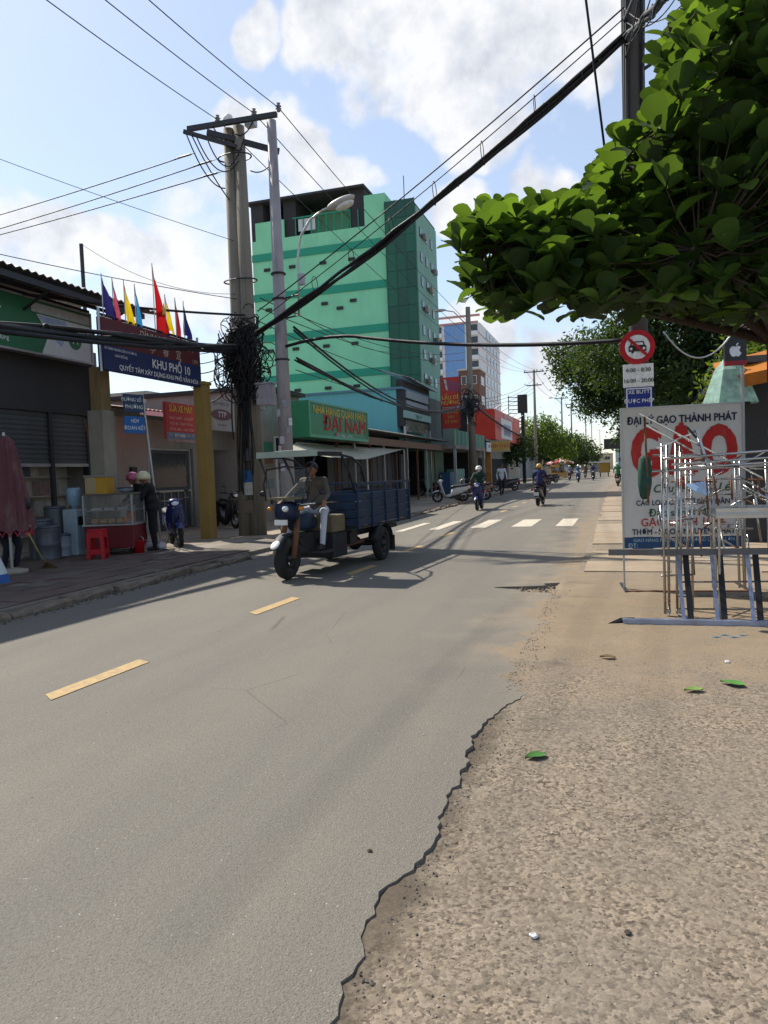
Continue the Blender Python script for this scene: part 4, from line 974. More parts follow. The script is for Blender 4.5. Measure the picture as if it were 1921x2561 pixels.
gp_ = MB().bb(0, wT * .20, -.15, .02, 0, fh - .12).mesh('glass_panel', MATS['tower_blue']); sw_ = MB().bb(-.02, .12, 0, LT * .09, 0, 1.9).mesh('window', MATS['window_dark']); fl_ = MB().bb(0, .25, 0, LT, 0, .25).mesh('floor_line', MATS['tower_white'])
for r in range(nf):
    z = tz - (r + 1) * fh
    for (me, x, dy, dz_) in ((bp_, .02, 0, 0), (wp_, .03, 0, 1.3), (gp_, .28, 0, .06), (gp_, .49, 0, .06), (wp_, .76, 0, 1.3), (bp_, .75, .3, 0)):
        o = link(me.name.split('.')[0], me, T); o.location = (tx0 - tx1 + wT * x, dy, z + dz_)
    for c in range(4):
        o = link('window', sw_, T); o.location = (0, LT * (.28 + .17 * c), z + .7)
    o = link('floor_line', fl_, T); o.location = (0, 0, z)
Hb = PY(1180, 925, 120)
simple_house('brown far house in front of the white tower', Hb.x - 2.2, Hb.x + 1.2, 120, 126, Hb.z, mat('wall_brown', '#6b4d42', .9, var=.2, dirt=.4), 3, 2, side_cols=1)
# ------------------------------------------------------------------ poles and wires
M_('steel_pole', '#9a9495', .65, .2, var=.12, scale=4, dirt=.4)
M_('ceramic', (.16, .15, .15), .3)
def insulator(parent, x, y, z):
    MB().lathe([(.03, 0), (.05, .02), (.03, .05), (.075, .07), (.03, .10), (.075, .13), (.03, .16), (.05, .2), (0, .22)], (x, y, z), 10).build('insulator', MATS['ceramic'], parent, True)
ax, ay = -8.84, 16.9; zA = PY(590, 315, ay).z
PA = thing('twin_utility_pole', 'twin weathered concrete utility pole with crossarms behind the tricycle', 'utility pole', (ax, ay, .1))
for dx, dy, h, rt, rb in ((-.17, 0, zA - .05, .13, .20), (.13, .05, zA, .14, .22)):
    MB().tube([(dx, dy, 0), (dx * .9, dy, h * .5), (dx * .85, dy, h - .1)], [rb, (rb + rt) / 2, rt], 14).build('column', MATS['concrete_pole'], PA, True)
armz = PY(485, 335, ay).z; armr = PY(700, 300, ay); arml = PY(485, 335, ay)
def arm(p0, p1, w, parent, m, name='crossarm'):
    p0, p1 = Vector(p0), Vector(p1); d = p1 - p0; L = d.length; rot = d.to_track_quat('X', 'Z').to_matrix()
    return MB().box((p0 + p1) / 2, (L, w, w * 1.1), rot).build(name, m, parent)
pb_ = Vector((ax, ay, .1))
arm(arml - pb_ + Vector((0, -.28, 0)), armr - pb_ + Vector((.05, -.28, 0)), .10, PA, MATS['steel_dark'])
zi = [PY(px, py, ay - .28) for px, py in ((545, 312), (636, 296), (697, 282))]
for p in zi: insulator(PA, p.x - ax, p.y - ay, p.z - .1 + .02)
z2 = PY(575, 385, ay).z - .1
arm((-.55, -.35, z2 + .45), (1.0, .45, z2 + .05), .11, PA, MATS['steel_dark']); arm((-1.05, -.6, z2 + .45), (.1, -.1, z2 + .1), .08, PA, MATS['steel_dark'])
MB().ball((-.05, -.18, z2 + .75), (.13, .1, .13)).build('lamp', MATS['white_paint'], PA, True); part(PA, 'switch_box', MATS['frame_alu'], (.35, .6, -.1, .1, z2 + .55, z2 + .7))
for k in range(3):
    for z in (z2 - .1, 5.2, 6.4): 
        if k == 0: MB().tube([(-.02 + .44 * math.cos(a), .02 + .27 * math.sin(a), z) for a in np.linspace(0, 6.28, 18)], .02, 5).build('strap', MATS['steel_dark'], PA)
# looping jumper leads at the pole head
for (p0, p1, s) in (((-1.0, -.6, z2 + .45), (-.2, -.2, z2 - .9), .35), ((-.75, -.5, z2 + .3), (.2, -.2, z2 - .3), .5), ((-.5, -.4, z2 + .2), (.3, -.1, z2 + .2), .6), ((.6, -.1, zA - .1), (.1, -.1, z2 + .4), .15), ((-.45, -.28, armz - .1), (.25, -.1, z2), .2), ((1.0, .4, z2), (.3, .2, z2 - .4), .2), ((-.9, -.5, z2 + .4), (-.1, -.2, z2 - 1.2), .1)):
    P0, P1 = Vector(p0), Vector(p1); pts = [P0.lerp(P1, t) - Vector((0, 0, s * 4 * t * (1 - t))) for t in np.linspace(0, 1, 14)]
    MB().tube(pts, .016, 5).build('jumper_lead', MATS['cable_black'], PA, True)
# posters pasted on the pole
for k, (z, c) in enumerate(((1.35, '#2c5a86'), (1.05, '#b0aca2'), (.6, '#6c5d52'), (1.9, '#54534f'))): part(PA, 'poster', mat('pole_poster%d' % k, c, .7, var=.25, scale=9), (-.12, .16, -.215 - .002 * k, -.20, z, z + .32))
# tangle of telecom cable round the pole
random.seed(21); b = MB()
for k in range(170):
    c0 = Vector((ax + random.gauss(.05, .25), ay + random.gauss(-.15, .18), random.choice((5.2, 4.9, 4.6, 4.3, 3.9)) + random.gauss(0, .22))); R0 = random.uniform(.10, .32); ph = random.random() * 6.28; sq = random.uniform(.6, 1.5)
    tilt = Euler((random.uniform(-.8, .8) + 1.2, random.uniform(-.6, .6), ph)).to_matrix()
    b.tube([c0 + tilt @ Vector((R0 * math.cos(a), sq * R0 * math.sin(a), .05 * math.sin(3 * a))) for a in np.linspace(0, random.uniform(4.5, 7), 12)], random.choice((.008, .012, .016, .02)), 4, False)
for k in range(85):                              # hanging loops and risers
    z0 = random.uniform(4.5, 5.3); xa, xb_ = ax + random.gauss(-.1, .28), ax + random.gauss(.15, .28); ya_ = ay - .25 + random.gauss(0, .12); s_ = random.uniform(.3, 1.15)
    b.tube([(xa + (xb_ - xa) * t, ya_ + .05 * math.sin(5 * t + k), z0 + random.Random(k).uniform(-.3, .3) * t - s_ * 4 * t * (1 - t)) for t in np.linspace(0, 1, 13)], random.choice((.009, .013, .019)), 5, False)
for k in range(26):
    x0, y0, p_ = ax + random.gauss(.0, .13), ay - .24 + random.gauss(0, .03), random.random() * 6
    b.tube([(x0 + .05 * math.sin(z * 1.7 + p_), y0 + .02 * math.cos(z * 1.3 + p_), z) for z in np.linspace(5.2, random.uniform(1.0, 3.8), 12)], random.choice((.01, .014, .02)), 5, False)
tag(b.build('cable_tangle', MATS['cable_black'], None, True), 'thick black tangle of coiled telecom cable hung on the twin pole', 'cable', kind='stuff')
t = thing('junction_box', 'pale grey junction box strapped to the twin pole below the tangle', 'box', (ax + .62, ay - .15, 3.35)); part(t, 'case', mat('box_grey', '#a09aa0', .5, dirt=.3), (-.21, .21, -.14, .14, 0, .52), bevel=.02); part(t, 'lid', MATS['box_grey'], (-.23, .23, -.16, .16, .52, .56)); part(t, 'bracket', MATS['steel_dark'], (-.4, -.21, -.03, .03, .2, .26))

bx, by = -7.65, 16.55; zB = PY(690, 300, by).z
PB = thing('slim_utility_pole', 'slim pale utility pole with posters standing near the kerb', 'utility pole', (bx, by, .1))
MB().tube([(0, 0, 0), (0, 0, zB * .5), (0, 0, zB - .1)], [.185, .15, .11], 14).build('column', MATS['steel_pole'], PB, True)
for z in (4.3, 5.75, 6.35): MB().tube([(.165 * math.cos(a), .165 * math.sin(a), z) for a in np.linspace(0, 6.28, 16)], .025, 5).build('strap', MATS['steel_dark'], PB)
for k in range(8):
    a = random.uniform(-2.2, -.2); z = 1.7 + .22 * k; MB().box((.178 * math.cos(a), .178 * math.sin(a), z), (.12, .006, .18), Matrix.Rotation(a + math.pi / 2, 3, 'Z')).build('sticker', mat('sticker%d' % (k % 3), ('#b8b4ba', '#8c8a90', '#cfcaca')[k % 3], .6, var=.3, scale=15), PB)
# street lamp on its own bracket tube
lp = [PY(px, py, by) for px, py in ((748, 790), (747, 690), (745, 640), (752, 590), (775, 550), (808, 525), (838, 515))]
t = thing('street_lamp', 'curved arm street lamp bracketed to the slim pole', 'street lamp', (lp[0].x, by, lp[0].z)); q = lp[0]
MB().tube([p - q for p in lp], .03, 8).build('arm', MATS['frame_alu'], t, True)
hd = PY(852, 506, by) - q; MB().ball(hd, (.37, .13, .105), 16, 10, (0, -.28, 0)).build('head', mat('lamp_head', '#a8a29c', .4, dirt=.2), t, True)
MB().ball(hd + Vector((.1, 0, -.08)), (.24, .11, .09), 12, 8, (0, -.28, 0)).build('diffuser', mat('lamp_glass', '#c9c4ba', .25), t, True)
part(t, 'control_box', MATS['box_grey'], (.03, .18, -.06, .06, .72, .98))
for z in (.02, .5): MB().tube([(0, 0, z), (bx - q.x + .1, 0, z - .05)], .02, 6).build('bracket', MATS['steel_dark'], t)

# poles further along the road
def far_pole(px, ytop, X, label, arms=1, lampdir=0, rr=.16, arml=1.1):
    p = PX(px, ytop, X); t = thing('utility_pole', label, 'utility pole', (X, p.y, .1)); h = p.z - .1
    MB().tube([(0, 0, 0), (0, 0, h)], [rr * 1.25, rr * .75], 10).build('column', MATS['concrete_pole'], t, True)
    for k in range(arms):
        z = h - .3 - 1.5 * k; part(t, 'crossarm', MATS['steel_dark'], (-arml + .25 * k, arml - .25 * k, -.08 - rr, -rr + .04, z, z + .11))
        for x in (-arml + .1, 0.35, arml - .1): insulator(t, x, -rr, z + .11)
    if lampdir:
        MB().tube([(0, 0, h - 1.2), (lampdir * .9, 0, h - .2), (lampdir * 1.5, 0, h - .05)], .035, 6).build('lamp_arm', MATS['frame_alu'], t, True); MB().ball((lampdir * 1.8, 0, h - .03), (.4, .13, .1), 12, 8).build('lamp_head', MATS['lamp_head'], t, True)
    return t, p
pm_, Pm = far_pole(1170, 768, -8.6, 'tall concrete pole with lamp arm and wire bundles before the balcony shop', 0, -1, .19)
part(pm_, 'junction_box', MATS['steel_dark'], (-.3, .3, -.45, -.2, 5.0, 5.8))
b = MB()
for k in range(50):
    c0 = Vector((-8.6 + random.gauss(0, .25), Pm.y - .2 + random.gauss(0, .2), random.choice((5.0, 5.6, 6.1)) + random.gauss(0, .3))); R0 = random.uniform(.2, .5); tilt = Euler((1.3, random.uniform(-.6, .6), random.random() * 6)).to_matrix()
    b.tube([c0 + tilt @ Vector((R0 * math.cos(a), R0 * math.sin(a), 0)) for a in np.linspace(0, 6, 10)], .02, 4, False)
tag(b.build('cable_tangle', MATS['cable_black'], None, True), 'knot of black cable coils on the pole with the lamp arm', 'cable', kind='stuff')
pf, Pf = far_pole(1335, 925, -8.6, 'dark concrete pole with two crossarms beyond the red billboard', 2)
p2_, P2 = far_pole(1404, 993, -8.6, 'concrete pole with a lamp arm rising from the green tree', 1, -1)
p3_, P3 = far_pole(1428, 1008, -8.0, 'concrete pole just behind the lamp arm pole in the green tree', 1)
p4_, P4 = far_pole(1464, 1030, -7.6, 'bare thin pole beyond the green roadside tree', 0)
p5_, P5 = far_pole(1479, 1046, -7.6, 'short bare pole far along the road', 0)
p6_, P6 = far_pole(1500, 1075, -7.6, 'most distant dark pole before the road vanishes', 1)
# right pole
rx, ry = .42, 13.5
PR = thing('utility_pole', 'dark pole rising through the almond tree and carrying the traffic signs', 'utility pole', (rx, ry, 0))
MB().tube([(0, 0, 0), (0, 0, 5), (-.02, 0, 9), (-.02, 0, 12.0)], [.17, .15, .14, .12], 14).build('column', mat('pole_dark', '#4a4643', .85, var=.2, scale=4, stretch=(3, 3, .4), bump=.3, dirt=.5), PR, True)
for k in range(9):
    a = random.uniform(2.5, 6.5); MB().tube([(.17 * math.cos(a + .1 * z), .17 * math.sin(a + .1 * z), z) for z in np.linspace(4.2, 12, 16)], .024, 5).build('riser_cable', MATS['cable_black'], PR, True)
zc = PY(1640, 110, ry).z; arm((0, 0, zc), (1.0, -.1, zc + .02), .05, PR, MATS['steel_dark'], 'bracket_arm'); arm((.0, 0, zc - .45), (.95, -.1, zc - .02), .04, PR, MATS['steel_dark'], 'bracket_arm')

# overhead lines: phase wires along the road, spans over it, telecom bundles
for k, (i, pl, xx) in enumerate(((0, (140, 0), None), (1, (285, 0), None), (2, (392, 0), None))):
    p = zi[k] + Vector((0, 0, .12)); e = PX(pl[0], pl[1], p.x + .0)
    d = (e - p); e2 = p + d * 1.9
    cable('phase_wire', ('left', 'middle', 'right')[k] + ' phase wire running forward from the crossarm insulators', p, e2, .12, .010, 'phase wires on the crossarm', cat='wire')
    f = Vector((Pm.x - .9 + .9 * k, Pm.y, Pm.z + .5 + .1 * k)); cable('phase_wire', ('lowest', 'middle', 'highest')[k] + ' phase wire running on from the twin pole along the street', p, Vector((-9.6 + .95 * k, Pf.y, Pf.z - .1)), 1.6, .011, 'phase wires on the crossarm', cat='wire')
    for (Q0, Q1, s) in ((Pf, P2, 'between the two crossarm pole and the tree poles'), (P2, P6, 'strung beyond the green tree')):
        cable('far_wire', ('shop side', 'middle', 'road side')[k] + ' thin far wire ' + s, Vector((-9.5 + .95 * k, Q0.y, Q0.z)), Vector((-9.3 + .9 * k, Q1.y, Q1.z - .1)), .9, .018, 'far wires ' + s, cat='wire')
for k, (p0, p1) in enumerate((((0, 525), (480, 385)), ((0, 560), (530, 402)), ((0, 573), (545, 432)))):
    B0 = PY(p1[0], p1[1], ay - .5); A0 = PY(p0[0] - 60, p0[1] + 18, ay + 1.5); A0 = B0 + (A0 - B0) * 2
    cable('service_wire', ('upper', 'middle', 'lower')[k] + ' wire running off over the shop roof from the twin pole', B0, A0, .14, .014, 'service wires over the shop roof', cat='wire')
    v = (A0 - B0).normalized(); tag(MB().tube([B0 - v * .12, B0, B0 + v * .05, B0 + v * .42, B0 + v * .45, B0 + v * .6], [.008, .012, .024, .024, .012, .01], 6).build('strain_insulator', MATS['steel_dark'], None), 'strain insulator at the pole end of the ' + ('upper', 'middle', 'lower')[k] + ' shop roof wire', 'insulator', 'strain insulators')
def span(name, label, a, b_, sag, r, group=None, cat='cable', **kw): return cable(name, label, a, b_, sag, r, group, cat=cat, **kw)
span('thin_wire', 'thin wire sloping down to the twin pole across the open sky', PY(585, 602, 16.7) + (PY(-40, 352, 14) - PY(585, 602, 16.7)) * 2.6, PY(585, 602, 16.7), .3, .007, cat='wire')
span('thin_wire', 'thin wire passing just above the flags to the twin pole', PY(592, 748, 16.7) + (PY(-40, 597, 12.5) - PY(592, 748, 16.7)) * 2.2, PY(592, 748, 16.7), .25, .010, cat='wire')
span('thin_wire', 'thin wire from the aerial pole to the twin pole', pz, PY(590, 735, 16.7), .35, .006, cat='wire')
span('telecom_bundle', 'thick black cable from the shop eave to the twin pole above the gate', PY(612, 788, 16.7) + (PY(-60, 690, 11.5) - PY(612, 788, 16.7)) * 1.6, PY(612, 788, 16.7), .22, .030)
bundle('telecom_bundle', 'heavy sagging cable bundle across the green sign and gate board', PY(600, 872, 16.6) + (PX(-60, 776, -9.15) - PY(600, 872, 16.6)) * 2, PY(600, 872, 16.6), .16, .085, 6, 50, 5)
span('telecom_bundle', 'second sagging bundle just under the heavy one at the gate board', PY(600, 882, 16.6) + (PX(-60, 792, -9.1) - PY(600, 882, 16.6)) * 2, PY(600, 882, 16.6), .18, .045, wob=.008)
R0 = PY(1562, 105, ry); L0 = PY(640, 838, 16.4)
bundle('trunk_cable', 'heavy trunk cable bundle spanning the road between the poles', R0 + Vector((0, -.2, -.05)), L0, .20, .062, 5, 44, 3)
span('trunk_cable', 'slimmer cable lashed along the trunk bundle over the road', R0 + Vector((.02, -.25, .02)), L0 + Vector((.05, -.1, .05)), .22, .035, wob=.015, n=30)
span('messenger_wire', 'upper messenger wire above the trunk bundle over the road', R0 + Vector((0, -.2, .45)), L0 + Vector((.1, -.05, .55)), .12, .014, cat='wire')
span('messenger_wire', 'lower messenger wire close above the trunk bundle over the road', R0 + Vector((0, -.2, .28)), L0 + Vector((.1, -.05, .3)), .14, .010, cat='wire')
for k in range(6):
    u = .18 + .12 * k; p = (R0 + Vector((0, -.2, -.05))).lerp(L0, u); p.z -= .20 * 4 * u * (1 - u)
    tag(MB().torus(p + Vector((0, -.02, .2)), .17, .008, 16, 5, 'X').build('hanger_ring', MATS['cable_black'], None), ('first', 'second', 'third', 'fourth', 'fifth', 'sixth')[k] + ' wire hanger ring from the dark pole on the trunk bundle', 'ring', 'hanger rings on the trunk bundle')
F0 = PY(1690, -40, 9.5)
bundle('trunk_cable', 'heavy trunk cable bundle running from the dark pole over the almond tree', R0 + Vector((0, -.1, 0)), F0, .02, .062, 5, 20, 9)
span('trunk_cable', 'thinner cable beside the bundle over the almond tree', R0 + Vector((0, -.1, .3)), F0 + Vector((-.3, 0, .3)), .02, .03)
for k in range(5): span('drop_wire', ('lowest', 'second lowest', 'middle', 'second highest', 'highest')[k] + ' loose drop wire hanging off the dark pole head', R0 + Vector((.0, -.1, -.3 + .2 * k)), PY(1600 + 35 * k, -30, 10.5), .12 + .05 * k, .009, 'drop wires at the dark pole head', cat='wire')
span('guy_wire', 'steep thin wire slanting down into the almond tree', PY(1463, -20, 8.6), PY(1512, 370, 9.2), .0, .014, cat='wire')
span('guy_wire', 'vertical thin wire beside the dark pole above the almond tree', PY(1612, -20, 12.8), PY(1610, 300, 12.9), .0, .010, cat='wire')
c0 = PY(716, 866, 16.5); c1 = PY(880, 840, 16.0); c2 = PY(1572, 850, 13.4)
pts = []
for t_ in np.linspace(0, 1, 30):
    if t_ < .3: u = t_ / .3; p = c0.lerp(c1, u); p.z += .06 * math.sin(math.pi * u)
    else: u = (t_ - .3) / .7; p = c1.lerp(c2, u); p.z -= .14 * 4 * u * (1 - u)
    pts.append(p)
tag(MB().tube(pts, .038, 6).build('telecom_bundle', MATS['cable_black'], None, True), 'cable bundle crossing the road level with the round sign', 'cable')
M0 = Vector((-8.6, Pm.y - .2, PX(1172, 1015, -8.6).z))
bundle('telecom_bundle', 'thick sagging bundle along the shops from the slim pole', PY(742, 900, 16.4), PY(1170, 1015, Pm.y - .3), .75, .06, 4, 34, 7)
span('telecom_bundle', 'thinner bundle above the thick one along the shops', PY(735, 818, 16.4), PY(1170, 1000, Pm.y - .3), 1.25, .03)
span('telecom_bundle', 'pair mate cable beside the thinner bundle along the shops', PY(735, 826, 16.4), PY(1170, 1004, Pm.y - .25), 1.3, .025)
span('telecom_bundle', 'sagging bundle from the lamp arm pole past the red billboard', PY(1172, 1000, Pm.y), PX(1338, 1100, -8.5), .5, .08)
for k, (p0, p1, s) in enumerate((((640, 800), (1165, 960), .5), ((650, 770), (1160, 900), .5), ((735, 780), (985, 880), .3), ((650, 745), (1165, 880), .6), ((740, 925), (985, 985), .15))):
    span('thin_wire', ('steep', 'long upper', 'short', 'topmost', 'lowest short')[k] + ' thin drop wire crossing the green building face', PY(p0[0], p0[1], 16.7), PY(p1[0], p1[1], 40), s, .012, 'drop wires before the green building', cat='wire')
for k in range(6):
    span('drop_wire', ('topmost', 'second', 'third', 'fourth', 'fifth', 'bottom')[k] + ' loose service drop down from the cable tangle to the gate', PY(600, 850 + 14 * k, 16.6), PX(430 + 12 * k, 880 + 22 * k, -10.6), .18 + .05 * k, .010 + .003 * (k % 3), 'service drops by the gate', cat='wire')
for k in range(4):
    span('drop_wire', ('topmost', 'second', 'third', 'lowest')[k] + ' thin drop wire from the far crossarm pole to the shops', PX(1335, 950 + 10 * k, -8.6), PX(1180, 1000 + 8 * k, -9.5), .5, .016, 'drop wires of the far crossarm pole', cat='wire')
# ------------------------------------------------------------------ traffic signs on the dark pole
random.seed(5)
yS = ry - .26; c = PY(1594, 868, yS); rS = .285
t = thing('traffic_sign', 'round red and white no cars sign on the dark pole', 'traffic sign', (c.x, yS, c.z), R_(6))
MB().lathe([(rS, -.012), (rS, .012)], n=40, axis='Y').build('rim', mat('sign_red', '#b3202c', .45, dirt=.15), t)
MB().lathe([(rS * .70, -.02), (rS * .70, -.012)], n=40, axis='Y').build('face', MATS['ink_white'], t)
k = rS / 10
car = [(-5, -2.6), (-5, .3), (-4.2, .9), (-3.4, 3.2), (3.4, 3.2), (4.2, .9), (5, .3), (5, -2.6), (3.4, -2.6), (3.4, -3.6), (2.2, -3.6), (2.2, -2.6), (-2.2, -2.6), (-2.2, -3.6), (-3.4, -3.6), (-3.4, -2.6)]
cp = MB().prism([(x * k, z * k) for x, z in car], -.026, -.02).build('car_pictogram', MATS['ink_black'], t)
MB().prism([(x * k, z * k) for x, z in ((-3.3, 1.1), (-2.8, 2.5), (2.8, 2.5), (3.3, 1.1))], -.030, -.026).build('windscreen', MATS['ink_white'], cp)
for sx_ in (-1, 1): MB().lathe([(.75 * k, -.030), (.75 * k, -.026)], (sx_ * 3.6 * k, 0, -1.0 * k), 14, 'Y').build('headlamp', MATS['ink_white'], cp)
MB().box((0, -.034, 0), (rS * 1.5, .006, rS * .17), (0, R_(45), 0)).build('bar', MATS['sign_red'], t)
def plate(label, px0, py0, px1, py1, Y, m, lines, inkm, size, border=None, rz=6):
    a, c = PY(px0, py0, Y), PY(px1, py1, Y); w, h = c.x - a.x, a.z - c.z
    t = thing('traffic_plate', label, 'traffic sign', ((a.x + c.x) / 2, Y, (a.z + c.z) / 2), R_(rz))
    p = part(t, 'plate', m, (-w / 2, w / 2, 0, .015, -h / 2, h / 2), bevel=.003)
    if border:
        e = .018; part(t, 'border', border, (-w / 2 + e, w / 2 - e, -.004, 0, h / 2 - 2 * e, h / 2 - e), (-w / 2 + e, w / 2 - e, -.004, 0, -h / 2 + e, -h / 2 + 2 * e), (-w / 2 + e, -w / 2 + 2 * e, -.004, 0, -h / 2 + 2 * e, h / 2 - 2 * e), (w / 2 - 2 * e, w / 2 - e, -.004, 0, -h / 2 + 2 * e, h / 2 - 2 * e))
    n = len(lines)
    for i, s in enumerate(lines): text(s, size, inkm, t, 0, h / 2 - h * (i + .5 + .08) / (n + .16), -.008, .01)
    return t
plate('white plate with two lines of hours under the round sign', 1558, 913, 1636, 965, yS, MATS['ink_white'], ('6:00 - 8:30', '16:00 - 20:00'), MATS['ink_black'], .092)
plate('blue plate allowing buses below the white hours plate', 1563, 970, 1634, 1036, yS, mat('plate_royal', '#1b2f86', .45, dirt=.1), ('XE BUÝT', 'ĐƯỢC PHÉP', 'LƯU THÔNG'), MATS['ink_white'], .088, MATS['ink_white'])
for z in (PY(1594, 868, yS).z, PY(1594, 940, yS).z, PY(1594, 1000, yS).z): MB().tube([(.17 * math.cos(a), .17 * math.sin(a), z) for a in np.linspace(0, 6.28, 14)], .012, 5).build('sign_clamp', MATS['galv'], PR)

# ------------------------------------------------------------------ rice dealer signboard
YW = 9.6; a, c = PY(1556, 1030, YW), PY(1858, 1392, YW); w = 1.36; zt_, zb_ = 2.22, .52
t = thing('rice_signboard', 'standing white rice dealer signboard with huge red letters', 'sign', (.76, YW, 0), R_(5)); 
M_('sign_board_white', (.60, .60, .59), .5, var=.06, dirt=.25, dirtcol=(.35, .31, .26))
part(t, 'panel', MATS['sign_board_white'], (-w / 2, w / 2, 0, .025, zb_ + .14, zt_))
part(t, 'blue_strip', mat('strip_navy', '#1f4a78', .5, dirt=.2), (-w / 2, w / 2, -.004, .02, zb_, zb_ + .135))
part(t, 'frame', MATS['galv'], (-w / 2 - .02, -w / 2, -.01, .04, 0.0, zt_ + .02), (w / 2, w / 2 + .02, -.01, .04, 0.0, zt_ + .02), (-w / 2, w / 2, -.012, .038, zt_, zt_ + .02))
part(t, 'foot', MATS['steel_dark'], (-w / 2 - .03, -w / 2 + .01, -.25, .45, -.02, .03)); part(t, 'foot', MATS['steel_dark'], (w / 2 - .01, w / 2 + .03, -.25, .45, -.02, .03))
MB().bb(-w / 2, w / 2, -.22, -.18, -.01, .03).build('foot_bar', MATS['rust'], t)
text('ĐẠI LÝ GẠO THÀNH PHÁT', .125, MATS['ink_navy'], t, 0, zt_ - .15, -.006, .028, sx=.82)
for i, (s, x) in enumerate((('G', -.40), ('Ạ', .0), ('O', .42))): text(s, .78, MATS['ink_red'], t, x, zt_ - .56, -.006, .045, sx=.60)
text('Chuyên Sỉ & Lẻ', .14, MATS['ink_green'], t, .1, 1.24, -.006, .012, shear=.3)
text('CÁC LOẠI GẠO TỪ BÌNH DÂN', .088, MATS['ink_navy'], t, 0, 1.07, -.006, .02, sx=.88)
text('Đặc sản 3 Miền', .125, MATS['ink_green'], t, .02, .945, -.006, .014)
text('GẠO SẠCH 100%', .135, MATS['ink_red'], t, .0, .83, -.006, .012, sx=.95)
text('THƠM - NGON NGUYÊN CHẤT', .098, MATS['ink_navy'], t, 0, .715, -.006, .022, sx=.84)
text('GIAO HÀNG MIỄN PHÍ TẬN NƠI SỐ LƯỢNG LỚN', .058, mat('ink_ltblue', (.35, .5, .6), .5), t, 0, .615, -.010, .008, sx=.9)
text('ĐT:', .075, MATS['ink_ltblue'], t, -w / 2 + .1, .55, -.010, .01)

# ------------------------------------------------------------------ pile of stainless frames for sale
M_('blue_steel', (.29, .34, .47), .35, .7, var=.15, scale=8, dirt=.3, dirtcol=(.12, .09, .07))
def tb(parent, name, pts, r, m=None, n=8, o=Vector((0, 0, 0))):
    return MB().tube([PY(*p) - o for p in pts], r, n).build(name, m or MATS['stainless'], parent, True)
def bar(parent, name, p0, p1, w, d, m, o):
    p0, p1 = PY(*p0) - o, PY(*p1) - o; v = p1 - p0; rot = v.to_track_quat('Z', 'Y').to_matrix()
    return MB().box((p0 + p1) / 2, (w, d, v.length), rot).build(name, m, parent)
o1 = PG(1760, 1566, 0)
t = thing('ladder_frame', 'blue grey steel ladder frame standing on its side on the dirt', 'steel frame', o1); Yf = o1.y
q = MB(); q.box((0.3, 0, .035), (2.05, .075, .055), R_(1.0)); q.build('bottom_rail', MATS['blue_steel'], t, bevel=.004)
q = MB(); q.box((0.3, .42, .66), (2.3, .06, .06), R_(1.0)); q.build('top_rail', mat('steel_grime', (.13, .13, .14), .45, .5, dirt=.4), t)
for (px, pt) in ((1712, 1694), (1796, 1780), (1886, 1869), (1968, 1950)):
    bar(t, 'upright', (px, 1556, Yf), (pt, 1388, Yf + .38), .034, .012, MATS['blue_steel'], o1); bar(t, 'upright_flange', (px + 17, 1556, Yf + .04), (pt + 20, 1388, Yf + .42), .055, .012, MATS['black_plastic'], o1)
for z in (.10, .22, .36): MB().tube([(-.2, .3 + z * .2, z), (1.1, .3 + z * .2, z + .02)], .010, 6).build('rung', MATS['stainless'], t)
MB().tube([(-.86, -.05, .005), (-.74, .02, .03), (-.62, 0, .045)], [.015, .035, .03], 6).build('end_wrap', MATS['black_plastic'], t)
o2 = PG(1685, 1545, 0)
t = thing('tube_stand', 'tall stand of paired stainless tubes on small castors', 'steel frame', o2); Y2 = o2.y
for (pb, pt, dy) in ((1664, 1655, 0), (1674, 1668, .02), (1694, 1690, .03), (1703, 1702, .05), (1722, 1716, .3), (1733, 1729, .32)):
    tb(t, 'tube', ((pb, 1535, Y2 + dy), (pt, 1110 + 40 * (dy > .1), Y2 + dy)), .0135, o=o2)
for y in (1140, 1190, 1250, 1300, 1390, 1440): tb(t, 'rung', ((1655, y, Y2 + .01), (1735, y - 3, Y2 + .3)), .010, o=o2)
for px in (1672, 1698):
    p = PY(px, 1535, Y2) - o2; MB().torus((p.x, p.y, .035), .024, .012, 14, 6, 'X').build('castor', MATS['chrome'], t, True); MB().box((p.x, p.y, .07), (.05, .05, .02)).build('castor_plate', MATS['chrome'], t)
o3 = Vector((PY(1760, 1100, 7.9).x, 7.9, 1.75))
t = thing('folded_frame', 'folded stainless frame lying slanted on top of the tube stand', 'steel frame', o3)
for (p0, p1, w_) in (((1598, 1035, 7.7), (1905, 1195, 8.1), .022), ((1612, 1062, 7.75), (1800, 1165, 8.1), .016), ((1742, 1075, 7.9), (1770, 1165, 7.8), .022), ((1640, 1122, 7.7), (1735, 1082, 8.0), .018), ((1735, 1082, 8.0), (1742, 1075, 7.9), .018), ((1655, 1130, 7.7), (1672, 1195, 7.7), .014)):
    bar(t, 'flat_bar', p0, p1, w_ * 1.5, .012, MATS['stainless'], o3)
bar(t, 'clip', (1718, 1068, 7.85), (1742, 1095, 7.85), .03, .02, MATS['black_plastic'], o3)
tb(t, 'tube', ((1612, 1042, 7.7), (1617, 1150, 7.7), (1622, 1260, 7.7)), .011, MATS['rust'], o=o3)
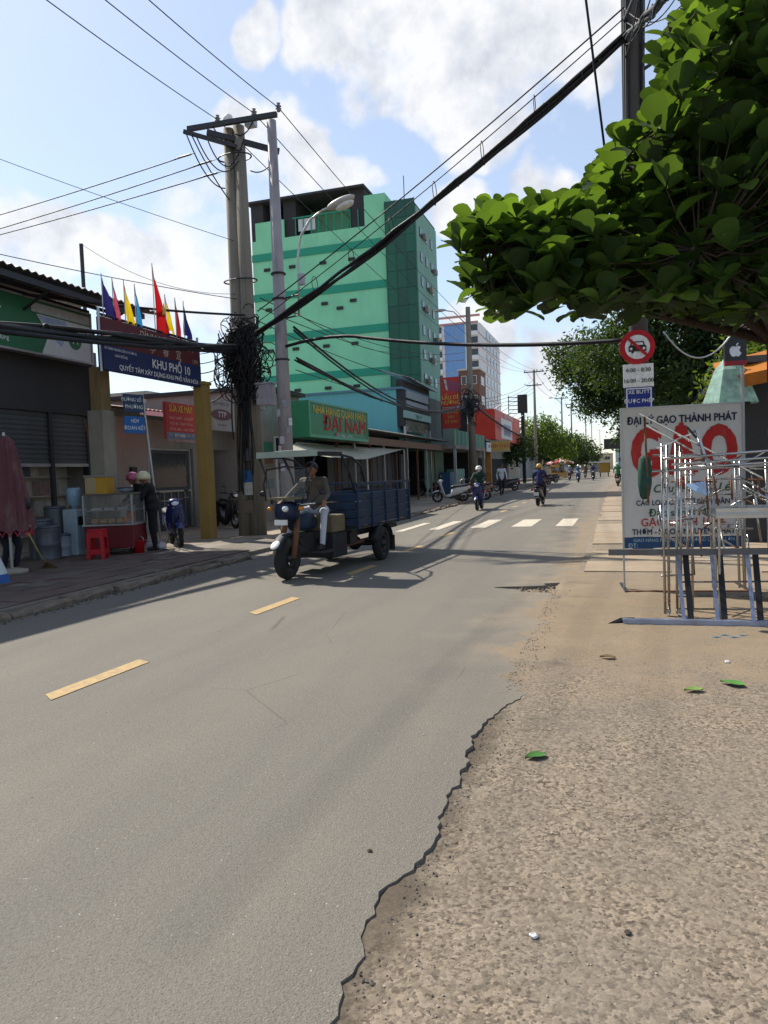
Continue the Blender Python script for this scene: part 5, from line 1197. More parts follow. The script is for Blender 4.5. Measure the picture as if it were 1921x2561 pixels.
for k, (y0, y1, x0) in enumerate(((1148, 1122, 1660), (1162, 1140, 1680), (1172, 1152, 1700), (1180, 1160, 1622))):
    p0, p1 = PY(x0, y0, 7.6 + .06 * k), PY(1985, y1, 8.2); b = MB()
    if k == 3: b.tube([p0 + Vector((-.03, 0, -.12)), p0 + Vector((-.02, 0, -.02)), p0 + Vector((.02, 0, .003)), p1], .013, 8)
    else: b.tube([p0, p1], .0125, 8)
    tag(b.build('steel_tube', MATS['stainless'], None, True), ('long stainless tube topmost of the bundle laid across the stand', 'long stainless tube second from top across the stand', 'long stainless tube third from top across the stand', 'long stainless tube with a bent end lowest of the bundle')[k], 'tube', 'stainless tubes laid across the stand')
o4 = Vector((PY(1860, 1280, 8.0).x, 8.0, PY(1860, 1292, 8.0).z))
t = thing('steel_tray', 'shiny stainless tray shelf lodged among the frames', 'tray', o4)
part(t, 'tray', MATS['stainless'], (-.28, .75, -.22, .25, 0, .015), (-.28, .75, -.235, -.22, 0, .10), (-.28, .75, .25, .265, 0, .10), bevel=.003)
part(t, 'shelf_edge', MATS['galv'], (-.28, .75, -.25, -.236, .03, .06))
for x in (-.25, .7): MB().tube([(x, -.2, -1.0 - .02), (x, -.2, .0)], .014, 6).build('leg', MATS['stainless'], t); 
for x in (-.25, .7): MB().tube([(x, .22, -1.0 - .02), (x, .22, .0)], .014, 6).build('leg', MATS['stainless'], t)
o5 = Vector((PY(1790, 1300, 8.3).x, 8.3, 0))
t = thing('chair_frames', 'stack of tangled bare stainless chair frames behind the tray', 'steel frame', o5)
for k in range(46):
    x, y = random.uniform(1630, 1910), random.uniform(1130, 1330); a_ = random.choice((0, 0, 1.4, 1.5, .5, -.5)); L = random.uniform(40, 130)
    p0 = (x, y, 8.2 + random.random() * .4); p1 = (x + L * math.cos(a_), y + L * math.sin(a_), 8.2 + random.random() * .4); tb(t, 'tube', (p0, p1), .011, MATS['stainless'] if random.random() < .8 else MATS['rust'], 6, o5)
for px in (1772, 1780, 1838, 1850, 1915): tb(t, 'leg', ((px + 12, 1470, 8.5), (px, 1150, 8.5)), .013, o=o5)
b = MB(); P_ = [PY(1712, 1212, 7.65), PY(1764, 1203, 7.8), PY(1767, 1240, 7.75), PY(1738, 1230, 7.6)]
tag(b.slab(P_, .006).build('plastic_sheet', mat('sheet_blue', '#8fa9c8', .25, var=.15, scale=10)), 'pale blue plastic sheet caught in the steel frames', 'sheet')
c_ = PY(1612, 1190, 7.75)
b = MB(); b.lathe([(.02, .2), (.055, .17), (.06, .05), (.07, -.08), (.05, -.2), (.015, -.23)], c_, 12); b.v = [(x + random.gauss(0, .006), y + random.gauss(0, .006), z) for x, y, z in b.v]
tag(b.build('mesh_bag', mat('bag_green', '#27483f', .8, var=.3, scale=20), None, True), 'dark green net bag hanging on the tube stand', 'bag')

# small things on the dirt
def ground_leaf(px, py, L, rz, label, col):
    p = PG(px, py, -.01); b = MB(); n = 7; vs = []
    for i in range(n + 1):
        u = i / n; wd = .28 * L * math.sin(math.pi * min(.999, u ** .8)) + .003
        for s in (-1, 0, 1): vs.append((s * wd, (u - .5) * L, .004 + .012 * abs(s) + .006 * math.sin(3 * u)))
    o = b.add(vs, [(i * 3 + j, i * 3 + j + 1, (i + 1) * 3 + j + 1, (i + 1) * 3 + j) for i in range(n) for j in range(2)]).build('fallen_leaf', mat('leaf_' + col, col, .5, var=.15), None, True)
    o.location = (p.x, p.y, relief(p.x, p.y) + .002); o.rotation_euler = (0, 0, rz); tag(o, label, 'leaf', 'fallen leaves on the dirt')
ground_leaf(1340, 1893, .13, 2.2, 'bright green fallen leaf lying alone on the gravelly dirt', '#3f6b2c')
ground_leaf(1832, 1723, .17, 1.0, 'wide green fallen leaf beside the rubble heap', '#4a7a35'); ground_leaf(1735, 1738, .13, 1.9, 'curled green fallen leaf near the rubble heap', '#6f8a45'); ground_leaf(1520, 1655, .12, 1.6, 'dull brown fallen leaf below the steel frames', '#6a5434')
for (pts, lb_) in ((((1410, 1592), (1450, 1597), (1495, 1605)), 'thin dark twig on the sandy dirt before the frames'), (((1600, 1622), (1650, 1628), (1700, 1628)), 'short brown twig near the steel ladder frame'), (((1850, 1780), (1890, 1775), (1935, 1790)), 'crooked twig by the rubble heap')):
    tag(MB().tube([PG(x, y, 0) + Vector((0, 0, .0)) for x, y in pts], .006, 5).build('twig', MATS['wood_brown'], None), lb_, 'twig', 'twigs on the dirt')
b = MB()
for k in range(4): p = PG(1790 + k * 22, 1598 - 4 * (k % 2), 0); b.tube([p + Vector((-.09, random.uniform(-.04, .04), .004)), p + Vector((0, random.uniform(-.02, .02), .02)), p + Vector((.1, random.uniform(-.05, .05), .004))], .007, 5)
tag(b.build('plastic_string', mat('string_teal', '#3f7f96', .4), None, True), 'scrap of teal plastic string on the dirt', 'string')
for (px, py, s, lb_) in ((925, 2130, .012, 'dark pebble on the asphalt near the broken edge'), (1335, 2340, .016, 'white crumpled paper scrap on the gravel'), (1820, 1663, .022, 'cream paper scrap by the rubble heap'), (1570, 2330, .013, 'black stone on the gravelly dirt')):
    p = PG(px, py, 0); b = MB(); b.ball((0, 0, s * .4), (s, s * .8, s * .55), 8, 6); b.v = [(x * random.uniform(.7, 1.2), y * random.uniform(.7, 1.2), z * random.uniform(.7, 1.1)) for x, y, z in b.v]
    white = 'paper' in lb_; o = b.build('paper_scrap' if white else 'pebble', MATS['ink_white'] if white else MATS['grit_dark']); o.location = (p.x, p.y, 0 if px < 1000 else relief(p.x, p.y)); tag(o, lb_, 'paper' if white else 'stone')

# ------------------------------------------------------------------ foliage
def leaf_mat(name, col, trans, rough=.52):
    m = mat(name, col, rough, var=.35, scale=2.5, trans=trans, spec=.2)
    for n in m.node_tree.nodes:                  # light that comes through a leaf is yellower than what it reflects
        if n.type == 'BSDF_TRANSLUCENT':
            for l in list(n.inputs[0].links): m.node_tree.links.remove(l)
            n.inputs[0].default_value = (min(1, col[0] * 4.6), min(1, col[1] * 4.0), col[2] * 1.2, 1)
    return m
LM = [leaf_mat('almond_leaf_a', (.030, .060, .016), .38), leaf_mat('almond_leaf_b', (.040, .078, .018), .42), leaf_mat('almond_leaf_c', (.020, .042, .014), .32)]
def leaf_geo(L, W, bend, cup):                   # obovate almond leaf, base at origin, along +y
    us = (0, .12, .3, .5, .7, .85, .95, 1.0); ws = (.02, .10, .26, .42, .5, .44, .27, .03); vs = []
    for u, w in zip(us, ws):
        z = -bend * u * u * L
        for s in (-1, 0, 1): vs.append((s * w * W, u * L, z + cup * abs(s) * w * W))
    return vs, [(i * 3 + j, i * 3 + j + 1, (i + 1) * 3 + j + 1, (i + 1) * 3 + j) for i in range(len(us) - 1) for j in range(2)]
def rand_rot(az, el, roll): return (Matrix.Rotation(az, 3, 'Z') @ Matrix.Rotation(el, 3, 'X') @ Matrix.Rotation(roll, 3, 'Y'))
random.seed(11)
AT = thing('almond_tree', 'large leaved tropical almond tree arching over the steel frames', 'tree', (1.76, 8.9, -.02)); base = Vector((1.76, 8.9, -.02))
M_('bark', '#3f342c', .95, var=.3, scale=8, stretch=(2, 2, .5), bump=.6, bscale=25)
MB().tube([Vector((0, 0, 0)), Vector((-.03, 0, .8)), Vector((-.06, -.03, 1.8)), Vector((-.08, -.1, 2.8)), Vector((.0, -.3, 4.2)), Vector((.1, -.5, 5.6))], [.19, .145, .13, .125, .10, .06], 14).build('trunk', MATS['bark'], AT, True)
limbs = []
def limb(pts, r0, r1):
    P = [Vector(p) - base for p in pts]; n = len(P); MB().tube(P, [r0 + (r1 - r0) * i / (n - 1) for i in range(n)], 8).build('branch', MATS['bark'], AT, True)
    for i in range(n - 1):
        for s in range(6): limbs.append((P[i].lerp(P[i + 1], s / 6) + base))
tk = base + Vector((-.08, -.1, 2.8))
limb([tk, (.8, 8.2, 3.4), (.0, 7.5, 3.7), (-.7, 6.9, 3.6), (-1.15, 6.6, 3.55)], .08, .02)
limb([(.8, 8.2, 3.4), (.3, 7.4, 4.0), (.05, 6.9, 4.3)], .05, .015)
limb([tk + Vector((0, -.1, .8)), (1.0, 8.0, 4.4), (.6, 7.2, 4.9), (.5, 6.8, 5.2)], .06, .015)
limb([tk, (1.2, 7.8, 3.3), (.9, 7.0, 3.3), (.6, 6.3, 3.2)], .06, .015)
limb([tk + Vector((0, -.1, .5)), (1.9, 7.8, 4.0), (2.3, 7.0, 4.4)], .06, .02)
limb([(1.55, 8.5, 4.6), (1.2, 7.4, 5.4), (1.0, 6.6, 5.9)], .05, .015)
limb([tk, (.4, 9.2, 3.3), (-.5, 8.8, 3.6), (-1.2, 8.3, 3.7)], .06, .02)
poly = [(1140, 620), (1160, 570), (1205, 535), (1290, 545), (1350, 540), (1440, 535), (1485, 450), (1560, 375), (1630, 310), (1665, 195), (1710, 70), (1755, -10), (1800, -80), (2080, -80), (2080, 860), (1921, 790), (1820, 800), (1700, 835), (1560, 800), (1450, 790), (1380, 745), (1340, 760), (1290, 790), (1225, 780), (1175, 745), (1195, 690), (1165, 650)]
def inside(x, y):
    r = False; j = len(poly) - 1
    for i in range(len(poly)):
        if (poly[i][1] > y) != (poly[j][1] > y) and x < (poly[j][0] - poly[i][0]) * (y - poly[i][1]) / (poly[j][1] - poly[i][1]) + poly[i][0]: r = not r
        j = i
    return r
leaves = []; twigs = MB(); cnt = 0
ros = []
for _ in range(30000):
    x, y = random.uniform(1128, 2060), random.uniform(-70, 790)
    if not inside(x, y): continue
    u = (x - 1128) / 800
    Y = random.uniform(6.1 + .2 * (1 - u), 7.6 + 3.4 * min(1, u)); p = PY(x, y, Y)  # extra depth at the back adds unseen leaves that block the sun
    if any((p - q).length < .14 for q in ros): continue
    ros.append(p)
    if len(ros) >= 1020: break
for p in ros:
    d0 = min(limbs, key=lambda q: (q - p).length)
    m0 = d0.lerp(p, .55) + Vector((0, 0, -.05)); twigs.tube([d0 - base, m0 - base, p - base], [.012, .008, .005], 4, False)
    ax_ = (p - d0).normalized() * .5 + Vector((0, 0, .8)); k = random.randint(7, 10); a0 = random.random() * 6.28
    for i in range(k):
        az = a0 + i * 2.4; el = random.uniform(-.35, 1.05) if random.random() < .6 else random.uniform(.5, 1.25)
        L = random.uniform(.15, .30); leaves.append((p + Vector((random.gauss(0, .02), random.gauss(0, .02), random.gauss(0, .02))), az, el, random.uniform(-.5, .5), L, random.randrange(3)))
    cnt += k
geos = [leaf_geo(1, .66, .10, .30), leaf_geo(1, .74, .02, .2), leaf_geo(1, .58, .25, .4)]
lm = [[None] * 3 for _ in range(3)]
for g in range(3):
    for c in range(3):
        b = MB(); b.add(*geos[g]); lm[g][c] = b.mesh('leaf', LM[c], True)
leaves.sort(key=lambda q: (q[0] - EYE).length - q[4] * 2)
leafn = 0; bulk = [MB() for _ in range(3)]
for i, (p, az, el, roll, L, g) in enumerate(leaves):
    c = random.choices((0, 1, 2), (5, 3, 4))[0]; Mx = rand_rot(az, el, roll)
    if i < 300:
        o = link('leaf', lm[g][c], AT); o.location = p - base; o.rotation_euler = Mx.to_euler(); o.scale = (L, L, L)
    else:
        vs, fs = geos[g]; bulk[c].add([Mx @ (Vector(v) * L) + p - base for v in vs], fs)
for c in range(3): tag(bulk[c].build('foliage', LM[c], AT, True), kind='stuff')
tag(twigs.build('twigs', MATS['bark'], AT), kind='stuff')

def leafy_tree(name, label, base_, trunk, rt, blobs, n, ls, m, seed=0, group=None, branches=True):
    rng = np.random.default_rng(seed); t = thing(name, label, 'tree', base_, 0, group)
    P = [Vector(p) for p in trunk]; k = len(P)
    MB().tube(P, [rt * (1 - .55 * i / (k - 1)) for i in range(k)], 10).build('trunk', MATS['bark'], t, True)
    if branches:
        for (c, r) in blobs: MB().tube([P[-1] - Vector((0, 0, .4)), P[-1].lerp(Vector(c), .5) + Vector((0, 0, -.1)), Vector(c)], [rt * .4, rt * .25, rt * .08], 6).build('branch', MATS['bark'], t, True)
    W = np.array([np.prod(r) ** .67 for c, r in blobs]); W = W / W.sum(); idx = rng.choice(len(blobs), n, p=W)
    C = np.array([c for c, r in blobs])[idx]; Rr = np.array([r for c, r in blobs])[idx]
    # leaves sit in many small clumps inside each blob so that gaps stay open
    ncl = max(20, n // 26); ci = rng.choice(len(blobs), ncl, p=W); d = rng.normal(size=(ncl, 3)); d /= np.linalg.norm(d, axis=1)[:, None]; rad = rng.uniform(.45, 1.05, ncl)[:, None]
    cc = np.array([c for c, r in blobs])[ci] + d * rad * np.array([r for c, r in blobs])[ci]
    which = rng.integers(0, ncl, n); pos = cc[which] + rng.normal(size=(n, 3)) * (ls * 2.2)
    a = rng.normal(size=(n, 3)); a /= np.linalg.norm(a, axis=1)[:, None]; bv = np.cross(a, rng.normal(size=(n, 3))); bv /= np.linalg.norm(bv, axis=1)[:, None]
    s = rng.uniform(.6, 1.25, n)[:, None] * ls; nn = np.cross(a, bv) * s * .18
    V = np.stack([pos - a * s, pos + bv * s * .42 + nn, pos + a * s, pos - bv * s * .42 + nn], 1).reshape(-1, 3)
    me = bpy.data.meshes.new('crown'); me.vertices.add(4 * n); me.vertices.foreach_set('co', V.ravel()); me.loops.add(4 * n); me.loops.foreach_set('vertex_index', np.arange(4 * n, dtype=np.int32)); me.polygons.add(n)
    me.polygons.foreach_set('loop_start', np.arange(0, 4 * n, 4, dtype=np.int32)); me.polygons.foreach_set('loop_total', np.full(n, 4, dtype=np.int32)); me.materials.append(m); me.update(); me.validate()
    tag(link('crown', me, t), kind='stuff'); return t
LG = [leaf_mat('tree_leaf_a', (.026, .050, .017), .24, .55), leaf_mat('tree_leaf_b', (.055, .092, .024), .32, .55), leaf_mat('tree_leaf_c', (.018, .034, .013), .2, .55)]
leafy_tree('small_leaved_tree', 'dense dark small leaved tree behind the traffic signs', (1.6, 24, 0), [(0, 0, 0), (.1, 0, 1.6), (-.1, .1, 3.2), (.1, 0, 4.6)], .20,
           [((-1.6, 0, 4.9), (1.3, 1.4, 1.0)), ((0, 0, 5.4), (1.8, 1.8, 1.3)), ((1.8, .4, 5.0), (1.6, 1.6, 1.2)), ((-.6, -.6, 6.5), (1.6, 1.5, 1.0)), ((1.2, 0, 6.8), (1.6, 1.5, 1.0)), ((.4, -.8, 3.9), (1.6, 1.2, .7)), ((2.6, -.8, 3.8), (1.3, 1.3, .9)), ((1.2, -.5, 2.9), (1.6, 1.0, .6)), ((-1.0, .5, 7.4), (1.8, 1.4, .9)), ((1.6, .5, 8.0), (2.2, 1.5, 1.0)), ((-.4, 0, 4.4), (1.4, 1.2, .9))], 34000, .085, LG[0], 1)
leafy_tree('small_leaved_tree', 'tall small leaved tree leaning over the road edge past the signs', (.9, 33, 0), [(0, 0, 0), (-.05, 0, 2), (-.2, 0, 3.6), (-.4, .2, 5)], .22,
           [((-2.2, 0, 5.6), (1.3, 1.5, 1.0)), ((-1.0, 0, 5.0), (1.5, 1.6, 1.3)), ((.2, .3, 4.2), (1.4, 1.5, 1.2)), ((-.2, 0, 6.4), (1.7, 1.6, 1.2)), ((-3.0, .3, 6.3), (.8, 1.0, .6)), ((.3, -.5, 2.9), (1.0, 1.2, .8)), ((1.6, 0, 5.5), (1.6, 1.6, 1.4)), ((-1.6, 0, 4.2), (.9, 1.2, .7))], 24000, .09, LG[0], 2)
leafy_tree('small_leaved_tree', 'yellowish bushy tree beside the teal white parasol', (3.0, 18.5, 0), [(0, 0, 0), (.05, 0, 1.5), (0, .1, 2.8)], .14,
           [((-.3, 0, 3.4), (.8, .9, .8)), ((.3, 0, 4.2), (.9, .9, .8)), ((-.6, 0, 2.6), (.7, .7, .6)), ((.5, .3, 2.9), (.8, .8, .7)), ((1.0, 0, 5.0), (1.2, 1, .8))], 8000, .075, LG[1], 3)
leafy_tree('small_leaved_tree', 'dark tree filling the gap behind the apple emblem sign', (4.4, 25, 0), [(0, 0, 0), (0, 0, 2), (.1, 0, 4)], .2,
           [((0, 0, 5.0), (2.2, 2, 1.6)), ((-1.2, 0, 6.6), (2.0, 1.8, 1.2)), ((1.5, 0, 6.6), (2.0, 1.8, 1.4)), ((0, 0, 8.2), (2, 1.8, 1.2)), ((-1.0, 0, 3.6), (1.6, 1.4, 1.0)), ((.8, 0, 2.6), (2.2, 1.2, .9))], 20000, .12, LG[2], 4)

# ------------------------------------------------------------------ shops on the right behind the tree
XRt = 3.1
Rs = thing('shophouse', 'dark open fronted shop under the almond tree behind the rice signboard', 'shop', (XRt, 15.0, 0))
part(Rs, 'wall', MATS['wall_dark'], (4.8, 5.0, 0, 9, 0, 3.6), (0, 4.8, 8.8, 9, 0, 3.6), (-.85, 4.8, 0, .15, 0, 3.28)); part(Rs, 'roof', MATS['roof_metal'], (-.9, 5.2, -.2, 9.2, 3.3, 3.42))  # last wall box is a dark sheet standing in for the shaded interior
for k in range(4): part(Rs, 'post', MATS['wood_brown'], (-.75, -.65, .1 + 2.6 * k, .2 + 2.6 * k, 0, 3.3))
for k in range(7): part(Rs, 'crate', mat('crate%d' % (k % 4), ('#4a5a66', '#6b4a3a', '#5a5a58', '#7a6a50')[k % 4], .8, var=.25), (.1 + .55 * (k % 3), .6 + .55 * (k % 3), .5 + k * .6, 1.0 + k * .6, .02 + .4 * (k % 2), .42 + .4 * (k % 2)))
part(Rs, 'shelf', MATS['wall_grey'], (.6, .9, .6, 8, 1.3, 1.35), (.6, .9, .6, 8, 1.9, 1.95))
ya = 14.5; a, c = PY(1800, 902, ya), PY(1900, 945, ya)
t = thing('awning', 'orange and brown fabric awning below the apple emblem sign', 'awning', (a.x, ya, c.z)); w = c.x - a.x + .5; h = a.z - c.z
MB().slab([(0, -.0, .02), (w, -.2, .18), (w, .8, .62), (0, .9, .42)], .03).build('canopy', mat('awning_orange', '#c27a2c', .7, var=.2, scale=2, trans=.3, dirt=.2), t)
MB().slab([(0, -.01, .02), (0, -.01, -.2), (w, -.21, -.04), (w, -.21, .18)], .02).build('valance', mat('awning_amber', '#b06a22', .7, var=.25, scale=3, trans=.2), t)
MB().slab([(-.02, 0, -.22), (-.02, .9, .3), (-.02, .9, -.1), (-.02, 0, -.4)], .02).build('side_flap', mat('awning_brown', '#5a3426', .8), t)
ys_ = 14.2; a, c = PY(1812, 846, ys_), PY(1868, 900, ys_); w, h = c.x - a.x, a.z - c.z
t = thing('emblem_sign', 'black square sign with a white bitten apple emblem', 'sign', ((a.x + c.x) / 2, ys_, (a.z + c.z) / 2), R_(4))
part(t, 'board', mat('sign_black', (.012, .013, .018), .3), (-w / 2, w / 2, 0, .12, -h / 2, h / 2)); part(t, 'red_line', mat('line_red', '#8a1f2c', .5), (-w / 2, w / 2, -.004, .12, -h / 2 - .07, -h / 2))
def arc(cx, cz, r, a0, a1, n): return [(cx + r * math.cos(R_(a0 + (a1 - a0) * i / n)), cz + r * math.sin(R_(a0 + (a1 - a0) * i / n))) for i in range(n + 1)]
s = w * .30
ap = [(0, .62), (-.25, .74), (-.55, .74), (-.85, .5), (-.97, .1), (-.9, -.35), (-.68, -.78), (-.4, -.98), (-.15, -.9), (0, -.86), (.15, -.9), (.4, -.98), (.66, -.78), (.86, -.42)] + [(.86 - .32 * math.sin(a), -.42 + .95 * a / math.pi) for a in np.linspace(.3, 2.6, 7)] + [(.72, .62), (.5, .76), (.25, .74)]
MB().prism([(x * s, z * s - .03) for x, z in ap], -.012, 0).build('emblem', mat('emblem_white', (.62, .66, .75), .4), t)
MB().prism([(x * s, z * s - .03) for x, z in ((.02, .78), (.06, 1.02), (.22, 1.22), (.42, 1.3), (.40, 1.08), (.25, .88))], -.012, 0).build('emblem_leaf', MATS['emblem_white'], t)
MB().tube([(w / 2 - .05, .1, -2.6), (w / 2 - .05, .1, h / 2 + 1.0)], .03, 6).build('post', MATS['galv'], t)
yb_ = 13.9; P4_ = [PY(1858, 726, yb_), PY(1878, 724, yb_), PY(1886, 822, yb_), PY(1848, 838, yb_ + .1), PY(1845, 770, yb_)]
o = MB().slab(P4_, .01).build('cloth_banner', mat('cloth_cream', '#c9b9ac', .8, var=.12, trans=.4), None); tag(o, 'torn cream cloth banner with a red mark above the apple emblem sign', 'banner')
MB().slab([PY(1860, 770, yb_ - .02), PY(1874, 765, yb_ - .02), PY(1872, 800, yb_ - .02), PY(1858, 806, yb_ - .02)], .004).build('red_mark', MATS['red_board'], o)
pp = PY(1800, 918, 13.2)
t = thing('parasol', 'half hidden teal and white patterned parasol behind the rice signboard', 'parasol', (pp.x + .35, 14.75, 0)); zc = pp.z + .12
MB().tube([(0, 0, 0), (0, 0, zc + .35)], .025, 8).build('pole', MATS['galv'], t); b = MB(); n = 8; R0_ = .5
b.add([(0, 0, zc + .32)] + [(R0_ * math.cos(k * math.pi / 4 + .3), R0_ * math.sin(k * math.pi / 4 + .3), zc - .62) for k in range(8)] + [(R0_ * .55 * math.cos(k * math.pi / 4 + .3), R0_ * .55 * math.sin(k * math.pi / 4 + .3), zc - .02) for k in range(8)],
      [(0, 9 + k, 9 + (k + 1) % 8) for k in range(8)] + [(9 + k, 1 + k, 1 + (k + 1) % 8, 9 + (k + 1) % 8) for k in range(8)]); b.build('canopy', mat('parasol_teal', '#9ec4b8', .7, var=.5, scale=7, trans=.4), t)
span('loose_wire', 'grey loose wire drooping between tree and cloth banner', PY(1660, 830, 13.6), PY(1830, 835, 13.9), .42, .014, m=MATS['galv'], cat='wire')
# ------------------------------------------------------------------ wheels, motor scooters
random.seed(31)
def wheel(parent, name, c, R, wd, spokes=5, m_rim=None):
    w = link(name, None, parent); w.location = c
    me = MB().torus((0, 0, 0), R - wd * .5, wd * .5, 28, 10, 'X', 1.0).build('tyre', MATS['rubber'], w, True)
    b = MB(); b.lathe([(R - wd * .95, -wd * .32), (R - wd * .95, wd * .32), (R - wd * 1.15, wd * .25), (R - wd * 1.15, -wd * .25)], n=24, axis='X', closed=True); b.lathe([(.05, -wd * .5), (.05, wd * .5)], n=12, axis='X')
    for k in range(spokes): a = 2 * math.pi * k / spokes; b.box((0, math.cos(a) * R * .42, math.sin(a) * R * .42), (.02, .03, R * .62), Matrix.Rotation(a - math.pi / 2, 3, 'X'))
    b.build('rim', m_rim or MATS['galv'], w, True); return w
M_('bike_body', '#1f2f66', .3, .0, var=.05, spec=.5, coat=.4); M_('bike_trim', (.02, .02, .022), .4); M_('seat_black', (.018, .017, .017), .6)
M_('lamp_clear', (.75, .76, .78), .1, var=.03); M_('tail_red', (.35, .02, .02), .2); M_('plate_white', (.72, .72, .70), .4)
def make_scooter():
    t = link('motor_scooter', None)
    wheel(t, 'front_wheel', (0, -.66, .26), .26, .10); wheel(t, 'rear_wheel', (0, .56, .26), .26, .12)
    MB().loft([(-.30, .22, .32, .16), (-.05, .24, .40, .17), (.05, .28, .68, .15), (.30, .34, .74, .17), (.62, .46, .76, .14), (.88, .60, .74, .05)], 14).build('body', MATS['bike_body'], t, True)
    MB().loft([(-.02, .66, .76, .12), (.1, .68, .80, .15), (.45, .70, .81, .15), (.72, .74, .85, .12), (.84, .78, .83, .05)], 12).build('seat', MATS['seat_black'], t, True)
    b = MB(); S_ = [(-.30, .28, .15), (-.36, .42, .20), (-.42, .62, .21), (-.48, .82, .19), (-.52, .96, .15)]; vs = []
    for (y, z, w) in S_:
        for k in range(9): a = -1 + 2 * k / 8; vs.append((w * a, y - .10 * (1 - a * a), z))
    for (y, z, w) in S_:
        for k in range(9): a = -1 + 2 * k / 8; vs.append((w * a * .95, y + .03 - .08 * (1 - a * a), z))
    fs = [(i * 9 + k, (i + 1) * 9 + k, (i + 1) * 9 + k + 1, i * 9 + k + 1) for i in range(4) for k in range(8)] + [(45 + i * 9 + k, 45 + i * 9 + k + 1, 45 + (i + 1) * 9 + k + 1, 45 + (i + 1) * 9 + k) for i in range(4) for k in range(8)]
    rim = list(range(0, 9)) + [9 * i + 8 for i in range(1, 5)] + list(range(43, 35, -1)) + [9 * i for i in range(3, 0, -1)]
    fs += [(rim[i], rim[(i + 1) % len(rim)], rim[(i + 1) % len(rim)] + 45, rim[i] + 45) for i in range(len(rim))]
    b.add(vs, fs).build('leg_shield', MATS['bike_body'], t, True)
    b = MB()
    for s in (-.075, .075): b.tube([(s, -.66, .26), (s, -.55, .62), (s * .6, -.50, .92)], .022, 8)
    b.build('fork', MATS['steel_dark'], t, True)
    b = MB(); vs = []
    for i in range(10):
        a = R_(20 + 14 * i); 
        for s in (-.07, -.04, .04, .07): vs.append((s, -.66 + .31 * -math.cos(a) * -1, .26 + (.31 if abs(s) < .06 else .27) * math.sin(a)))
    b.add(vs, [(i * 4 + k, (i + 1) * 4 + k, (i + 1) * 4 + k + 1, i * 4 + k + 1) for i in range(9) for k in range(3)]).build('front_fender', MATS['bike_body'], t, True)
    MB().loft([(-.64, .90, 1.02, .07), (-.58, .88, 1.07, .13), (-.48, .92, 1.08, .12), (-.42, .95, 1.04, .06)], 12).build('headlight_cowl', MATS['bike_body'], t, True)
    MB().ball((0, -.625, .965), (.085, .03, .055), 12, 8).build('headlight', MATS['lamp_clear'], t, True)
    MB().tube([(-.34, -.36, 1.04), (-.2, -.44, 1.03), (0, -.5, 1.01), (.2, -.44, 1.03), (.34, -.36, 1.04)], .014, 8).build('handlebar', MATS['steel_dark'], t, True)
    for s in (-1, 1):
        MB().tube([(s * .24, -.42, 1.035), (s * .36, -.35, 1.045)], .02, 8).build('grip', MATS['bike_trim'], t, True)
        mi = MB().tube([(s * .22, -.43, 1.04), (s * .28, -.46, 1.2)], .007, 6).build('mirror', MATS['bike_trim'], t, True)
        MB().ball((s * .31, -.46, 1.23), (.06, .014, .038), 12, 8).build('mirror_glass', MATS['bike_trim'], mi, True)
    MB().ball((0, .90, .68), (.07, .03, .04), 12, 8).build('tail_light', MATS['tail_red'], t, True)
    part(t, 'number_plate', MATS['plate_white'], (-.1, .1, .90, .91, .44, .58)); part(t, 'mudguard', MATS['bike_trim'], (-.07, .07, .78, .90, .40, .60))
    MB().loft([(.18, .20, .30, .045), (.5, .26, .37, .06), (.82, .34, .43, .05)], 10).build('exhaust', MATS['galv'], t, True); t.children[-1].location = (.17, 0, 0)
    MB().bb(-.08, .08, -.1, .62, .18, .32).build('engine', MATS['steel_dark'], t); MB().bb(-.15, .15, -.34, .02, .22, .27).build('floorboard', MATS['bike_trim'], t)
    MB().tube([(-.08, .15, .2), (-.2, .2, .02)], .012, 6).build('side_stand', MATS['steel_dark'], t)
    return t
scooter0 = make_scooter(); used0 = [False]
def scooter(x, y, z, rz, body, label, cat='motorcycle', group=None, lean=0.0, sc=1.0):
    o = scooter0 if not used0[0] else copy_tree(scooter0)
    if used0[0]: remat(o, {'bike_body': mat('bike_' + body, body, .3, var=.06, spec=.5, coat=.4)})
    else:
        used0[0] = True
    o.location = (x, y, z); o.rotation_euler = (0, lean, R_(rz)); o.scale = (sc, sc, sc); tag(o, label, cat)
    if group: o['group'] = group
    elif 'group' in o: del o['group']
    return o

